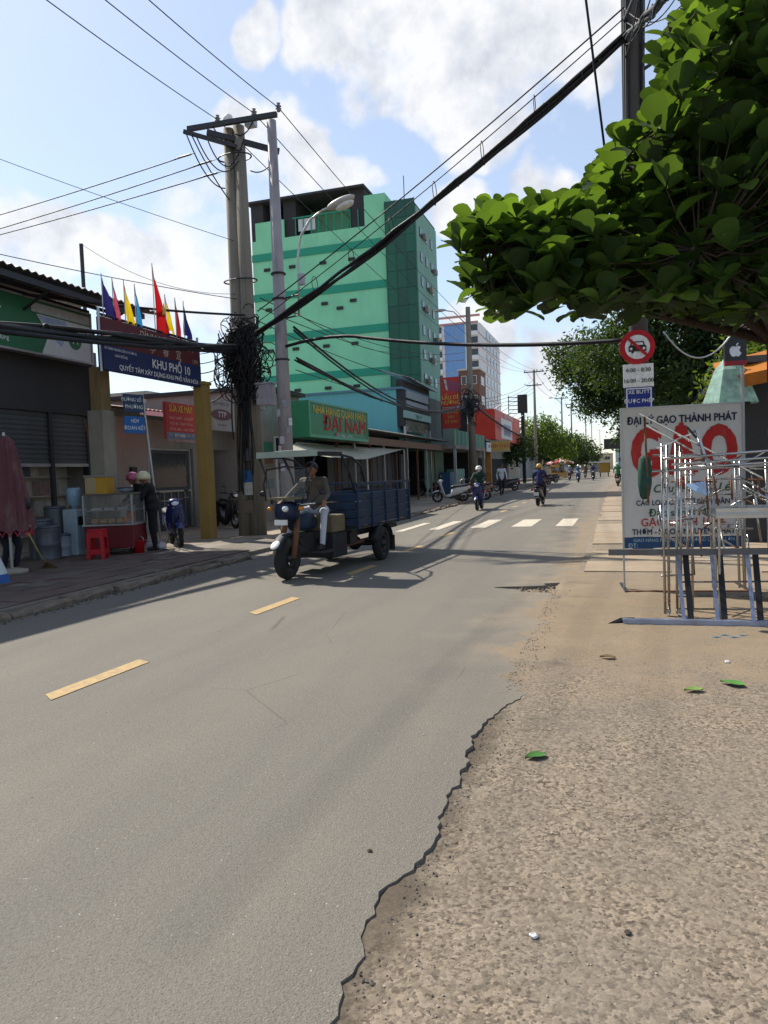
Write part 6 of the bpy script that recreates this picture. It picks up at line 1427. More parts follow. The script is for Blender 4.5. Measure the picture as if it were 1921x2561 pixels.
# ------------------------------------------------------------------ people: tapered limbs fused to one skin
PEOPLE = []
def capsule(b, a, c, ra, rc, n=10):
    a, c = Vector(a), Vector(c); d = c - a; L = d.length
    t = d / L if L > 1e-6 else Vector((0, 0, 1)); pts, rs = [], []
    for k in range(4): th = math.pi / 2 * (1 - k / 4); pts.append(a - t * ra * math.sin(th)); rs.append(max(.001, ra * math.cos(th)))
    for k in range(5): u = k / 4; pts.append(a.lerp(c, u)); rs.append(ra + (rc - ra) * u)
    for k in range(1, 5): th = math.pi / 2 * k / 4; pts.append(c + t * rc * math.sin(th)); rs.append(max(.001, rc * math.cos(th)))
    b.tube(pts, rs, n)
def hand(segs, wrist, elbow, tagn, curl=1.0, side=1, grip_axis=None):
    w, e = Vector(wrist), Vector(elbow); f = (w - e).normalized(); up = Vector((0, 0, 1)); sd = f.cross(up)
    sd = sd.normalized() if sd.length > .1 else Vector((1, 0, 0)); nrm = sd.cross(f).normalized()
    palm = w + f * .075; segs.append((w, palm, .028, .034, tagn)); segs.append((w + sd * .02, palm + sd * .022, .022, .022, tagn)); segs.append((w - sd * .02, palm - sd * .022, .022, .022, tagn))
    for i, (o, l) in enumerate(((-.036, .058), (-.012, .07), (.013, .066), (.037, .05))):
        k0 = palm + sd * o + f * .01; k1 = k0 + (f * math.cos(.5 * curl) - nrm * math.sin(.5 * curl)) * l * .55; k2 = k1 + (f * math.cos(1.5 * curl) - nrm * math.sin(1.5 * curl)) * l * .5
        segs.append((k0, k1, .0105, .0095, tagn)); segs.append((k1, k2, .0095, .008, tagn))
    th0 = w + f * .02 + sd * .03 * side; th1 = th0 + (f * .6 + sd * side * .6 - nrm * .5 * curl).normalized() * .04; th2 = th1 + (f * .9 - nrm * .4 * curl).normalized() * .03
    segs.append((th0, th1, .013, .011, tagn)); segs.append((th1, th2, .011, .009, tagn))
def person(label, loc, rz, J, cols, voxel=.014, sleeve='long', legs='long', helmet=None, hair=True, hathair='hair', curl=1.0, parent_scale=1.0, mask=None, girth=1.0):
    """J: joint positions in local metres; cols: shirt, trousers, shoes"""
    t = thing('person', label, 'person', loc, rz); g = girth
    V = {k: Vector(v) for k, v in J.items()}; S = []
    up = (V['neck'] - V['chest']).normalized(); fw = Vector(J.get('face', (0, -1, 0))).normalized()
    S += [(V['hipL'], V['hipR'], .105 * g, .105 * g, 'p'), (V['pelvis'], V['chest'], .125 * g, .125 * g, 's'), ((V['shL'] * .62 + V['chest'] * .38), (V['shR'] * .62 + V['chest'] * .38), .105 * g, .105 * g, 's'),
          (V['pelvis'] * .5 + V['chest'] * .5 + Vector((.05, 0, 0)), V['pelvis'] * .5 + V['chest'] * .5 - Vector((.05, 0, 0)), .11 * g, .11 * g, 's'), (V['shL'], V['shR'], .068, .068, 's'), (V['chest'], V['neck'], .09, .055, 's'), (V['neck'], V['head'], .052, .05, 'k')]
    for s in 'LR':
        S += [(V['sh' + s], V['el' + s], .056 * g, .045 * g, 's'), (V['el' + s], V['ha' + s], .043 * g, .030, 's' if sleeve == 'long' else 'k'),
              (V['hip' + s], V['kn' + s], .092 * g, .062 * g, 'p'), (V['kn' + s], V['an' + s], .060 * g, .045 if legs == 'long' else .038, 'p' if legs == 'long' else 'k'),
              (V['an' + s] + Vector((0, 0, -.03)), V['to' + s], .040, .032, 'f'), (V['an' + s], V['an' + s] + (V['an' + s] - V['to' + s]).normalized() * .04 + Vector((0, 0, -.04)), .036, .034, 'f')]
        hand(S, V['ha' + s], V['el' + s], 'k', curl, 1 if s == 'L' else -1)
    H = V['head']; sd = fw.cross(Vector((0, 0, 1))).normalized()
    S += [(H + up * .03 - fw * .012, H + up * .075 - fw * .01, .088, .082, 'k'), (H + fw * .03 - up * .045, H + fw * .028 + up * .03, .058, .070, 'k'), (H + fw * .085 + up * .03, H + fw * .105 - up * .005, .010, .015, 'k'),
          (H + fw * .078 - up * .048, H + fw * .078 - up * .048 + sd * .01, .02, .02, 'k'), (H + sd * .085 + up * .02, H + sd * .088 - up * .015, .018, .014, 'k'), (H - sd * .085 + up * .02, H - sd * .088 - up * .015, .018, .014, 'k'), (H + fw * .06 + up * .06 + sd * .03, H + fw * .06 + up * .06 - sd * .03, .026, .026, 'k')]
    b = MB()
    for (a, c, ra, rc, tg) in S: capsule(b, a, c, ra, rc)
    tmp = bpy.data.objects.new('body_tmp', b.mesh('body_tmp', MATS['skin'])); COL.objects.link(tmp)
    r = tmp.modifiers.new('r', 'REMESH'); r.mode = 'VOXEL'; r.voxel_size = voxel; r.use_smooth_shade = True
    s_ = tmp.modifiers.new('s', 'SMOOTH'); s_.iterations = 3; s_.factor = .4
    PEOPLE.append((t, tmp, S, cols))
    for sgn in (-1, 1):
        e = H + fw * .088 + up * .035 + sd * .032 * sgn; MB().ball(e, (.012, .008, .007), 8, 6).build('eye', MATS['ink_black'], t, True)
    MB().tube([H + fw * .094 - up * .035 + sd * .022, H + fw * .099 - up * .036, H + fw * .094 - up * .035 - sd * .022], .005, 5).build('mouth', mat('lips', '#7a4a40', .5), t, True)
    def dome(name, m, r, zlow, off=0.0, brim=False, par=t):
        b = MB(); n = 18; q = fw.to_track_quat('-Y', 'Z').to_matrix(); vs = []; rows = 7
        for i in range(rows):
            th = math.pi * (.0 + zlow * i / (rows - 1))
            for j in range(n):
                a = 2 * math.pi * j / n; low = th if i < rows - 1 else th
                p = Vector((math.sin(low) * math.cos(a) * r * .96, math.sin(low) * math.sin(a) * r * 1.12 + .012, math.cos(low) * r))
                if math.sin(a) < -.3 and p.z < r * .28 and not brim: p.z = r * .28
                vs.append(H + up * (.045 + off) + q @ p)
        b.add(vs, [(i * n + j, (i + 1) * n + j, (i + 1) * n + (j + 1) % n, i * n + (j + 1) % n) for i in range(rows - 1) for j in range(n)]); o = b.build(name, m, par, True)
        so_ = o.modifiers.new('solid', 'SOLIDIFY'); so_.thickness = .012; so_.offset = 1; return o
    if helmet:
        h_ = dome('helmet', mat('helmet_' + helmet, helmet, .3, var=.04, coat=.3), .125, .62, 0, True)
        q = fw.to_track_quat('-Y', 'Z').to_matrix(); MB().add([H + up * .06 + q @ Vector(v) for v in ((-.10, -.11, .0), (-.06, -.19, -.015), (.06, -.19, -.015), (.10, -.11, .0), (.09, -.10, .012), (-.09, -.10, .012))], [(0, 1, 2, 3), (5, 4, 3, 2), (5, 2, 1), (5, 1, 0)]).build('visor', mat('helmet_' + helmet, helmet), h_)
        MB().tube([H + sd * .1 + up * .02, H + sd * .06 - up * .09 + fw * .02, H - up * .105 + fw * .03, H - sd * .06 - up * .09 + fw * .02, H - sd * .1 + up * .02], .006, 5).build('strap', MATS['ink_black'], h_)
    if hair: dome('hair', MATS['hair'], .102, .60)
    if mask: MB().ball(H + fw * .055 - up * .03, (.07, .06, .05), 12, 8).build('face_mask', mat('mask_' + mask, mask, .8), t, True)
    return t
def ride_pose(dx=0, lean=0.0):
    return dict(pelvis=(0, .25, .92), chest=(0, .15 - lean, 1.27), neck=(0, .10 - lean, 1.44), head=(0, .06 - lean, 1.56), shL=(-.185, .12 - lean, 1.40), shR=(.185, .12 - lean, 1.40), elL=(-.29, -.10, 1.18), elR=(.29, -.10, 1.18),
                haL=(-.30, -.29, 1.085), haR=(.30, -.29, 1.085), hipL=(-.10, .22, .885), hipR=(.10, .22, .885), knL=(-.17, -.20, .80), knR=(.17, -.20, .80), anL=(-.14, -.12, .37), anR=(.14, -.12, .37), toL=(-.15, -.28, .30), toR=(.15, -.28, .30))

# ------------------------------------------------------------------ cargo tricycle
M_('trike_blue', '#1d3550', .6, .1, var=.3, scale=6, dirt=.6, dirtcol=(.06, .055, .05)); M_('trike_dark', '#20242c', .6, var=.2, dirt=.3); M_('trike_tan', '#6f644c', .8, var=.2, dirt=.4)
M_('canopy_green', (.30, .36, .30), .6, var=.1, dirt=.2)
TX, TY, TH = -4.60, 12.75, R_(-4.5)
TR = thing('cargo_tricycle', 'blue motor cargo tricycle with a flat roof coming along the road', 'tricycle', (TX, TY, 0), TH)
wheel(TR, 'front_wheel', (0, -2.52, .33), .33, .19, 9, MATS['steel_dark'])
for s in (-.52, .52): wheel(TR, 'rear_wheel', (s, 0, .31), .31, .16, 9, MATS['steel_dark'])
MB().tube([(-.5, 0, .31), (.5, 0, .31)], .05, 10).build('axle', MATS['steel_dark'], TR, True); MB().ball((0, 0, .31), (.13, .13, .13)).build('differential', MATS['steel_dark'], TR, True)
for s in (-1, 1):
    MB().tube([(s * .11, -2.52, .32), (s * .11, -2.38, .75), (s * .10, -2.30, 1.05)], [.045, .05, .035], 10).build('fork_leg', MATS['rust'], TR, True)
    part(TR, 'chassis_rail', MATS['trike_dark'], (s * .28 - .035, s * .28 + .035, -1.9, 1.35, .50, .58)); part(TR, 'leaf_spring', MATS['steel_dark'], (s * .42 - .03, s * .42 + .03, -.45, .45, .40, .44))
    b = MB(); vs = []
    for i in range(9):
        a = R_(10 + 20 * i)
        for q in (-.10, .10): vs.append((s * .52 + q, -.38 * math.cos(a), .31 + .38 * math.sin(a)))
    o = b.add(vs, [(i * 2, i * 2 + 1, i * 2 + 3, i * 2 + 2) for i in range(8)]).build('mudguard', MATS['trike_dark'], TR, True); o.modifiers.new('s', 'SOLIDIFY').thickness = .012
    part(TR, 'mud_flap', MATS['rubber'], (s * .52 - .11, s * .52 + .11, .40, .415, .14, .42))
b = MB(); vs = []
for i in range(9):
    a = R_(25 + 16 * i)
    for q, rr in ((-.085, .36), (-.05, .385), (.05, .385), (.085, .36)): vs.append((q, -2.52 - rr * math.cos(a), .32 + rr * math.sin(a)))
o = b.add(vs, [(i * 4 + k, (i + 1) * 4 + k, (i + 1) * 4 + k + 1, i * 4 + k + 1) for i in range(8) for k in range(3)]).build('front_fender', MATS['trike_dark'], TR, True)
MB().ball((0, -2.86, .56), (.07, .10, .022), 12, 8, (.62, 0, 0)).build('fender_tip', MATS['white_paint'], TR, True); o.modifiers.new('s', 'SOLIDIFY').thickness = .008
MB().loft([(-2.60, .96, 1.10, .13), (-2.54, .90, 1.17, .18), (-2.40, .86, 1.19, .19), (-2.3, .92, 1.16, .13)], 14).build('front_cowl', mat('cowl_navy', '#18233c', .5, var=.2, dirt=.3), TR, True)
MB().lathe([(.0, -2.65), (.04, -2.645), (.05, -2.6)], (.06, 0, 1.08), 16, 'Y').build('headlight', MATS['lamp_clear'], TR, True)
for s in (-1, 1): MB().ball((s * .27, -2.5, 1.08), (.05, .04, .035)).build('indicator', mat('amber', (.5, .2, .03), .3), TR, True)
part(TR, 'number_plate', MATS['plate_white'], (-.11, .11, -2.66, -2.65, .84, .92)); part(TR, 'dash_shelf', MATS['trike_tan'], (-.28, .28, -2.56, -2.22, 1.22, 1.25))
MB().loft([(-2.25, .72, .98, .13), (-2.05, .70, 1.04, .17), (-1.85, .70, 1.00, .16), (-1.7, .72, .92, .12)], 14).build('fuel_tank', MATS['trike_blue'], TR, True)
MB().tube([(-.42, -2.05, 1.13), (-.30, -2.22, 1.14), (0, -2.32, 1.12), (.30, -2.22, 1.14), (.42, -2.05, 1.13)], .016, 8).build('handlebar', MATS['chrome'], TR, True)
for s in (-1, 1):
    MB().tube([(s * .34, -2.17, 1.135), (s * .44, -2.02, 1.13)], .022, 8).build('grip', MATS['bike_trim'], TR, True); mr_ = MB().tube([(s * .30, -2.22, 1.14), (s * .46, -2.28, 1.28)], .008, 6).build('mirror', MATS['bike_trim'], TR, True); MB().ball((s * .52, -2.28, 1.31), (.06, .014, .042)).build('mirror_glass', MATS['bike_trim'], mr_, True)
part(TR, 'engine', MATS['steel_dark'], (-.2, .2, -2.0, -1.6, .35, .68)); part(TR, 'seat_box', MATS['trike_dark'], (-.42, .42, -1.75, -1.22, .24, .63), bevel=.02); part(TR, 'seat_bench', MATS['trike_tan'], (-.40, .40, -1.72, -1.22, .635, .92), bevel=.03)
for s in (-1, 1): part(TR, 'footrest', MATS['steel_dark'], (s * .18, s * .46, -2.15, -1.85, .36, .40))
# cargo bed: panels, stakes and rails
bx0_, bx1_, by0, by1, bz0, bz1 = -.57, .57, -1.15, 1.45, .64, 1.22
part(TR, 'bed_floor', MATS['trike_dark'], (bx0_, bx1_, by0, by1, bz0, bz0 + .05))
for s in (-1, 1):
    x = s * .57
    for k in range(4): part(TR, 'side_board', MATS['trike_blue'], (min(x, x - s * .03), max(x, x - s * .03), by0, by1, bz0 + .06 + .14 * k, bz0 + .06 + .14 * k + .125))
    for k in range(5): y = by0 + .04 + (by1 - by0 - .1) * k / 4; part(TR, 'stake', MATS['trike_blue'], (min(x + s * .002, x + s * .03), max(x + s * .002, x + s * .03), y - .02, y + .02, bz0, 1.40))
    part(TR, 'top_rail', MATS['trike_blue'], (min(x, x + s * .03), max(x, x + s * .03), by0, by1, 1.38, 1.42))
for k in range(4): part(TR, 'front_board', MATS['trike_blue'], (bx0_ + .03, bx1_ - .03, by0, by0 + .03, bz0 + .06 + .14 * k, bz0 + .06 + .14 * k + .125)); part(TR, 'tail_board', MATS['trike_blue'], (bx0_ + .03, bx1_ - .03, by1 - .03, by1, bz0 + .06 + .14 * k, bz0 + .06 + .14 * k + .125))
# roof over the driver
b = MB(); vs = []; nx = 8
for i in range(nx + 1):
    u = -1 + 2 * i / nx
    for y in (-2.40, -1.58): vs += [(u * .53, y, 1.965 - .05 * u * u), (u * .53, y, 1.945 - .05 * u * u)]
b.add(vs, [f for i in range(nx) for f in ((i * 4, i * 4 + 4, i * 4 + 6, i * 4 + 2), (i * 4 + 1, i * 4 + 3, i * 4 + 7, i * 4 + 5), (i * 4, i * 4 + 1, i * 4 + 5, i * 4 + 4), (i * 4 + 2, i * 4 + 6, i * 4 + 7, i * 4 + 3))]).build('roof', MATS['canopy_green'], TR, True)
part(TR, 'roof_valance', MATS['canopy_green'], (-.53, .53, -2.41, -2.395, 1.86, 1.955)); part(TR, 'roof_edge', MATS['trike_dark'], (.53, .55, -2.40, -1.58, 1.86, 1.93)); part(TR, 'roof_edge', MATS['trike_dark'], (-.55, -.53, -2.40, -1.58, 1.86, 1.93))
for s in (-1, 1):
    MB().tube([(s * .55, by0 + .05, 1.2), (s * .54, -1.3, 1.6), (s * .53, -1.58, 1.90)], .02, 8).build('roof_post', MATS['trike_dark'], TR, True); MB().tube([(s * .26, -2.45, 1.15), (s * .34, -2.42, 1.5), (s * .5, -2.38, 1.90)], .016, 8).build('roof_post', MATS['bike_trim'], TR, True)
    MB().tube([(s * .54, -1.58, 1.88), (s * .55, -1.2, 1.84), (s * .55, -.85, 1.70), (s * .55, -.7, 1.42)], .02, 8).build('hoop', MATS['trike_dark'], TR, True)
wsf = MB().tube([(-.36, -2.46, 1.20), (-.40, -2.44, 1.45), (-.34, -2.43, 1.68), (.0, -2.43, 1.72), (.34, -2.43, 1.68), (.40, -2.44, 1.45), (.36, -2.46, 1.20)], .014, 8).build('windscreen_frame', MATS['bike_trim'], TR, True)
MB().slab([(-.35, -2.462, 1.22), (.35, -2.462, 1.22), (.33, -2.436, 1.67), (-.33, -2.436, 1.67)], .004).build('windscreen', glass('clear_glass', (.5, .55, .55), .05), wsf)
trike_M = TR.matrix_basis.copy()
def on_trike(p): return Matrix.Translation((TX, TY, 0)) @ Matrix.Rotation(TH, 4, 'Z') @ Vector(p)
# load in the bed
for k, (x, y, z, dx, dy, dz_, c, nm, lb_) in enumerate(((-.2, -.7, .69, .5, .5, .48, '#6a6a3c', 'sack', 'olive sack leaning in the front of the tricycle bed'), (.22, -.2, .69, .4, .6, .38, '#3a3f48', 'crate', 'dark plastic crate in the tricycle bed'), (-.15, .5, .69, .6, .7, .30, '#57503f', 'sack', 'brown sack lying at the back of the tricycle bed'))):
    b = MB(); b.loft([(-dy / 2, .05, dz_ * .8, dx * .35), (-dy * .3, 0, dz_, dx * .5), (dy * .3, 0, dz_ * .95, dx * .5), (dy / 2, .05, dz_ * .75, dx * .35)], 12) if nm == 'sack' else b.bb(-dx / 2, dx / 2, -dy / 2, dy / 2, 0, dz_)
    o = b.build(nm, mat('load%d' % k, c, .85, var=.2), None, nm == 'sack'); o.location = on_trike((x, y, z)); o.rotation_euler = (0, 0, TH); tag(o, lb_, nm)
P0 = on_trike((.02, -1.5, 0))
person('person in a grey brown shirt and pale trousers driving the cargo tricycle', (P0.x, P0.y, 0), TH, dict(
    pelvis=(0, .03, 1.02), chest=(0, -.06, 1.36), neck=(0, -.10, 1.52), head=(0, -.14, 1.64), shL=(-.19, -.08, 1.48), shR=(.19, -.08, 1.48), elL=(-.33, -.30, 1.27), elR=(.34, -.26, 1.26), haL=(-.38, -.49, 1.16), haR=(.38, -.49, 1.16),
    hipL=(-.11, .0, .99), hipR=(.11, .0, .99), knL=(-.26, -.42, .99), knR=(.33, -.40, .99), anL=(-.28, -.48, .50), anR=(.33, -.50, .50), toL=(-.29, -.64, .43), toR=(.35, -.66, .43)),
    (mat('shirt_taupe', '#5d5650', .85, var=.15), mat('trouser_pale', '#b4b8c4', .85, var=.1), MATS['black_plastic']), .0115, sleeve='long', hair=True)
o = MB().loft([(-.2, .0, .42, .16), (-.1, 0, .55, .22), (.1, 0, .5, .22), (.2, 0, .38, .15)], 12).build('sack', mat('sack_dark', '#2b2c24', .9, var=.3), None, True)
o.location = on_trike((.22, -.88, .69)); o.rotation_euler = (0, 0, TH); tag(o, 'dark bulging sack just behind the driver in the tricycle bed', 'sack')
# hoses, cables and a chain of small fittings on the front of the tricycle
for (pts_, r__) in (([(.1, -2.3, 1.12), (.16, -2.45, .98), (.1, -2.4, .7), (.05, -2.1, .6)], .007), ([(-.12, -2.3, 1.12), (-.2, -2.48, .95), (-.08, -2.42, .6), (-.1, -2.5, .36)], .006), ([(.3, -2.2, 1.13), (.2, -2.35, 1.2), (0, -2.4, 1.14)], .006)):
    MB().tube(pts_, r__, 5).build('control_cable', MATS['bike_trim'], TR, True)
MB().tube([(.2, -1.9, .42), (.34, -1.2, .38), (.36, -.4, .40)], .035, 8).build('exhaust', MATS['rust'], TR, True)
part(TR, 'battery', MATS['black_plastic'], (.30, .44, -1.15, -.85, .40, .60)); part(TR, 'spare_can', mat('can_red', '#6a2a24', .5, dirt=.4), (-.44, -.3, -1.1, -.85, .42, .62))

# ------------------------------------------------------------------ motorbikes and riders
p = PG(1193, 1277); scooter(p.x, p.y + .6, 0, 2, '#1f2f66', 'blue scooter ridden towards the zebra crossing')
person('person in a dark green jacket and white helmet riding towards the zebra crossing', (p.x, p.y + .6, 0), R_(2), ride_pose(), (mat('jacket_green', '#1f3d36', .8), mat('jeans_dark', '#22252e', .85), MATS['black_plastic']), helmet='#c8c8c4', hair=False, mask='#cfcfd2')
p = PG(1348, 1266); scooter(p.x, p.y + .6, 0, 176, '#16181c', 'black scooter with white number plate riding away past the crossing')
person('person in a navy shirt and golden helmet riding away from the crossing', (p.x, p.y + .6, 0), R_(176), ride_pose(), (mat('shirt_navy', '#2b2f55', .8), mat('trouser_maroon', '#2c2026', .85), MATS['black_plastic']), helmet='#b9964e', hair=False, girth=1.1)
p = PG(1130, 1256, .1); scooter(p.x, p.y, .11, -72, '#c9c7c0', 'white scooter parked before the balcony shop', lean=.1)
scooter(p.x + .9, p.y + .9, .11, -75, '#7a6258', 'brown scooter parked beside the white scooter', lean=.1)
p = PG(1078, 1240, .1); scooter(p.x, p.y, .11, -60, '#1a1b1e', 'black scooter parked by the shop post with the blue cabinet', lean=.1)
p = PG(425, 1366, .12); scooter(p.x, p.y + .25, .12, 42, '#1c2a5e', 'blue black scooter parked by the leaning street sign', lean=-.08)
scooter(-11.2, PX(560, 1300, -11.2).y, .12, 60, '#202024', 'black scooter parked in the shade just past the yellow gate post', lean=.08)
scooter(-11.4, PX(592, 1300, -11.4).y, .12, 70, '#3a2424', 'dark red scooter parked in the shade beside the twin pole', lean=.08)
for (px, py, rz, body, sh, he, lb1, lb2) in ((1447, 1206, 0, '#22406a', '#5a7aa0', '#d8d8d6', 'small blue scooter coming down the far road', 'person in pale blue and white helmet on the far road'), (1484, 1202, 3, '#26262c', '#39305a', '#3a3a40', 'dark scooter coming down the far road near the yellow cart', 'person in dark purple riding near the yellow cart'),
                                        (1546, 1216, 178, '#1b2420', '#2f6a4a', '#9fc0ae', 'dark green scooter riding away beside the right pavement', 'person in a green jacket riding away beside the right pavement'),
        (1425, 1202, 2, '#4a2a2a', '#8a8f96', '#c9b9a0', 'dark red scooter coming down the far road past the striped parasol', 'person in light grey riding past the striped parasol'), (1464, 1196, 180, '#2a2a2e', '#6a4a40', '#b8b8b4', 'black scooter riding off far down the road', 'person in brown riding off far down the road')):
    p = PG(px, py); scooter(p.x, p.y, 0, rz, body, lb1); person(lb2, (p.x, p.y, 0), R_(rz), ride_pose(), (mat('shirt' + sh, sh, .8), MATS['jeans_dark'], MATS['black_plastic']), .022, helmet=he, hair=False)
for k, (px, py, rz, body) in enumerate(((1375, 1212, -60, '#5a2a2a'), (1392, 1208, -65, '#33363c'), (1290, 1228, -70, '#2c2c30'))):
    p = PG(px, py, .1); scooter(p.x - .6, p.y, .11, rz, body, ('dark red scooter parked by the red striped stall parasol', 'grey scooter parked by the red striped stall parasol', 'black scooter parked under the trees past the red billboard')[k])
p = PG(1256, 1240, .1)
person('person in a white shirt and dark trousers walking on the far pavement', (p.x, p.y, .11), R_(20), dict(pelvis=(0, 0, .95), chest=(0, -.02, 1.30), neck=(0, -.03, 1.47), head=(0, -.05, 1.59), shL=(-.19, -.02, 1.42), shR=(.19, -.02, 1.42), elL=(-.25, .08, 1.15), elR=(.25, -.08, 1.15), haL=(-.24, -.02, .92), haR=(.24, -.22, .93),
    hipL=(-.09, 0, .92), hipR=(.09, 0, .92), knL=(-.10, -.14, .50), knR=(.10, .06, .49), anL=(-.10, -.16, .08), anR=(.10, .30, .12), toL=(-.10, -.30, .035), toR=(.10, .20, .035)), (mat('shirt_white', '#c6c8ce', .85, var=.1), MATS['jeans_dark'], MATS['black_plastic']), .016)
p = PG(380, 1378, .12)
stand = dict(pelvis=(0, 0, .93), chest=(0, -.05, 1.24), neck=(0, -.10, 1.40), head=(0, -.15, 1.51), shL=(-.18, -.06, 1.36), shR=(.18, -.06, 1.36), elL=(-.24, -.18, 1.12), elR=(.24, -.16, 1.12), haL=(-.14, -.36, 1.02), haR=(.14, -.36, 1.02), hipL=(-.09, 0, .90), hipR=(.09, 0, .90), knL=(-.10, -.03, .48), knR=(.10, -.01, .48), anL=(-.10, .02, .08), anR=(.10, .03, .08), toL=(-.11, -.12, .035), toR=(.11, -.11, .035))
person('person dressed in black with a cream helmet standing at the food cart', (p.x, p.y + .1, .12), R_(-65), stand, (mat('jacket_black', '#15161a', .8), mat('trouser_black', '#131418', .85), MATS['black_plastic']), .012, helmet='#c6bf9a', hair=True, girth=1.12)
person('person with a pink striped helmet behind the one in black at the cart', (p.x - .75, p.y + .75, .12), R_(-30), stand, (MATS['jacket_black'], MATS['trouser_black'], MATS['black_plastic']), .014, helmet='#a8506a', hair=True)
p = PG(52, 1440, .12)
SW = person('person in dark patterned trousers bending behind the parasol to sweep', (p.x - .62, p.y + .45, .12), R_(75), dict(pelvis=(0, .1, .80), chest=(0, -.2, 1.0), neck=(0, -.35, 1.08), head=(0, -.45, 1.12), shL=(-.17, -.28, 1.05), shR=(.17, -.28, 1.05), elL=(-.2, -.42, .82), elR=(.2, -.40, .82), haL=(-.08, -.55, .70), haR=(.06, -.50, .80),
    hipL=(-.09, .1, .78), hipR=(.09, .1, .78), knL=(-.1, -.08, .44), knR=(.1, -.1, .44), anL=(-.1, .05, .08), anR=(.1, .02, .08), toL=(-.11, -.10, .035), toR=(.11, -.12, .035), face=(0, -.7, -.7)), (mat('shirt_rose', '#4d3a3e', .85, var=.2), mat('trouser_pattern', '#2c2a36', .85, var=.6, scale=25), mat('sandal', '#6a5a34', .8)), .013, hair=True)
b0, b1 = PX(72, 1335, PG(52, 1440, .12).x), PG(118, 1420, .13)
t = thing('broom', 'yellow handled straw broom held over the pavement', 'broom', b1); MB().tube([b0 - b1, (b0 - b1) * .3, Vector((0, 0, .06))], .011, 7).build('handle', mat('bamboo', '#a8975a', .6), t, True)
b = MB()
for k in range(60): a = random.uniform(-1, 1); b.tube([Vector((a * .02, 0, .10)), Vector((a * .16 + .05, random.uniform(-.04, .04), -.005))], .004, 4, False)
tag(b.build('bristles', mat('straw', '#5a4a2c', .9, var=.3), t), kind='stuff')

# ------------------------------------------------------------------ food cart, stool, bags
pc_ = PG(275, 1388, .12)
CT = thing('food_cart', 'glass sided food cart with a red base on the left pavement', 'cart', (pc_.x - .02, pc_.y + .25, .12), R_(14)); w_, d_ = .50, .32
part(CT, 'base_panel', mat('cart_red', '#6b2028', .5, var=.15, dirt=.3), (-w_, w_, -d_, d_, .14, .60), bevel=.01); part(CT, 'counter', MATS['galv'], (-w_ - .03, w_ + .03, -d_ - .03, d_ + .03, .60, .63))
for sx_ in (-1, 1):
    for sy in (-1, 1): part(CT, 'cabinet_post', MATS['frame_alu'], (sx_ * w_ - .015, sx_ * w_ + .015, sy * d_ - .015, sy * d_ + .015, .63, 1.22))
part(CT, 'cabinet_top', mat('cart_lid', '#6a6258', .5, .3, dirt=.3), (-w_ - .02, w_ + .02, -d_ - .02, d_ + .02, 1.22, 1.25)); part(CT, 'shelf', MATS['frame_alu'], (-w_ + .02, w_ - .02, -d_ + .02, d_ - .02, .90, .91))
gl = glass('cart_glass', (.35, .36, .34), .16)
part(CT, 'pane', gl, (-w_ + .016, w_ - .016, -d_ - .004, -d_, .64, 1.215)); part(CT, 'pane', gl, (w_, w_ + .004, -d_ + .016, d_ - .016, .64, 1.215)); part(CT, 'pane', gl, (-w_ - .004, -w_, -d_ + .016, d_ - .016, .64, 1.215))
for sx_ in (-.4, .4):
    for sy in (-.22, .22): MB().torus((sx_, sy, .07), .05, .02, 14, 6, 'X').build('castor', MATS['rubber'], CT, True)
for k in range(5): MB().ball((.30 + .03 * (k % 2), -.18 + .1 * k, .70 + .08 * (k % 3)), (.05, .04, .07)).build('sausage', mat('sausage', '#c0672a', .5), CT, True)
for k in range(4): part(CT, 'loaf', mat('loaf', '#a8834c', .7, var=.2), (-.42 + .18 * k, -.28 + .18 * k, -.2, .1, .64, .74), bevel=.02)
for k in range(3): part(CT, 'tray', MATS['galv'], (-.4 + .27 * k, -.18 + .27 * k, -.2, .15, .915, .96))
Mct = Matrix.Translation(CT.location) @ Matrix.Rotation(R_(14), 4, 'Z')
t = thing('box', 'yellow and beige box standing on top of the food cart', 'box', Mct @ Vector((-.27, -.02, 1.25)), R_(14)); part(t, 'case', mat('box_yellow', '#b98a2c', .6, var=.12, dirt=.15), (-.22, .22, -.2, .2, 0, .34)); part(t, 'beige_panel', mat('box_beige', '#a59470', .6), (-.215, .0, -.206, -.2, .01, .33)); part(t, 'lid', MATS['wall_grey'], (-.24, .24, -.22, .22, .34, .38))
t = thing('bowl', 'steel bowl with a blue rim on the food cart top', 'bowl', Mct @ Vector((.25, .0, 1.25))); MB().lathe([(.06, 0), (.12, .03), (.16, .10), (.15, .10), (.11, .04), (0, .02)], n=20).build('bowl_body', MATS['drum_pale'], t, True); MB().torus((0, 0, .10), .16, .012, 24, 6, 'Z').build('rim', MATS['trike_blue'], t, True)
ps_ = PG(236, 1400, .12)
t = thing('plastic_stool', 'red plastic stool with a square opening before the food cart', 'stool', (ps_.x, ps_.y + .12, .12), R_(22)); mred = mat('stool_red', '#b01722', .4, var=.06, spec=.4)
part(t, 'seat', mred, (-.155, .155, -.155, .155, .55, .575), bevel=.012)
for sx_ in (-1, 1):
    for sy in (-1, 1): MB().add([(sx_ * .17, sy * .17, 0), (sx_ * .11, sy * .17, 0), (sx_ * .11, sy * .15, 0), (sx_ * .15, sy * .11, 0), (sx_ * .17, sy * .11, 0), (sx_ * .15, sy * .15, .55), (sx_ * .08, sy * .15, .55), (sx_ * .08, sy * .13, .55), (sx_ * .13, sy * .08, .55), (sx_ * .15, sy * .08, .55)],
            [(0, 1, 6, 5), (1, 2, 7, 6), (2, 3, 8, 7), (3, 4, 9, 8), (4, 0, 5, 9), (4, 3, 2, 1, 0), (5, 6, 7, 8, 9)]).build('leg', mred, t)
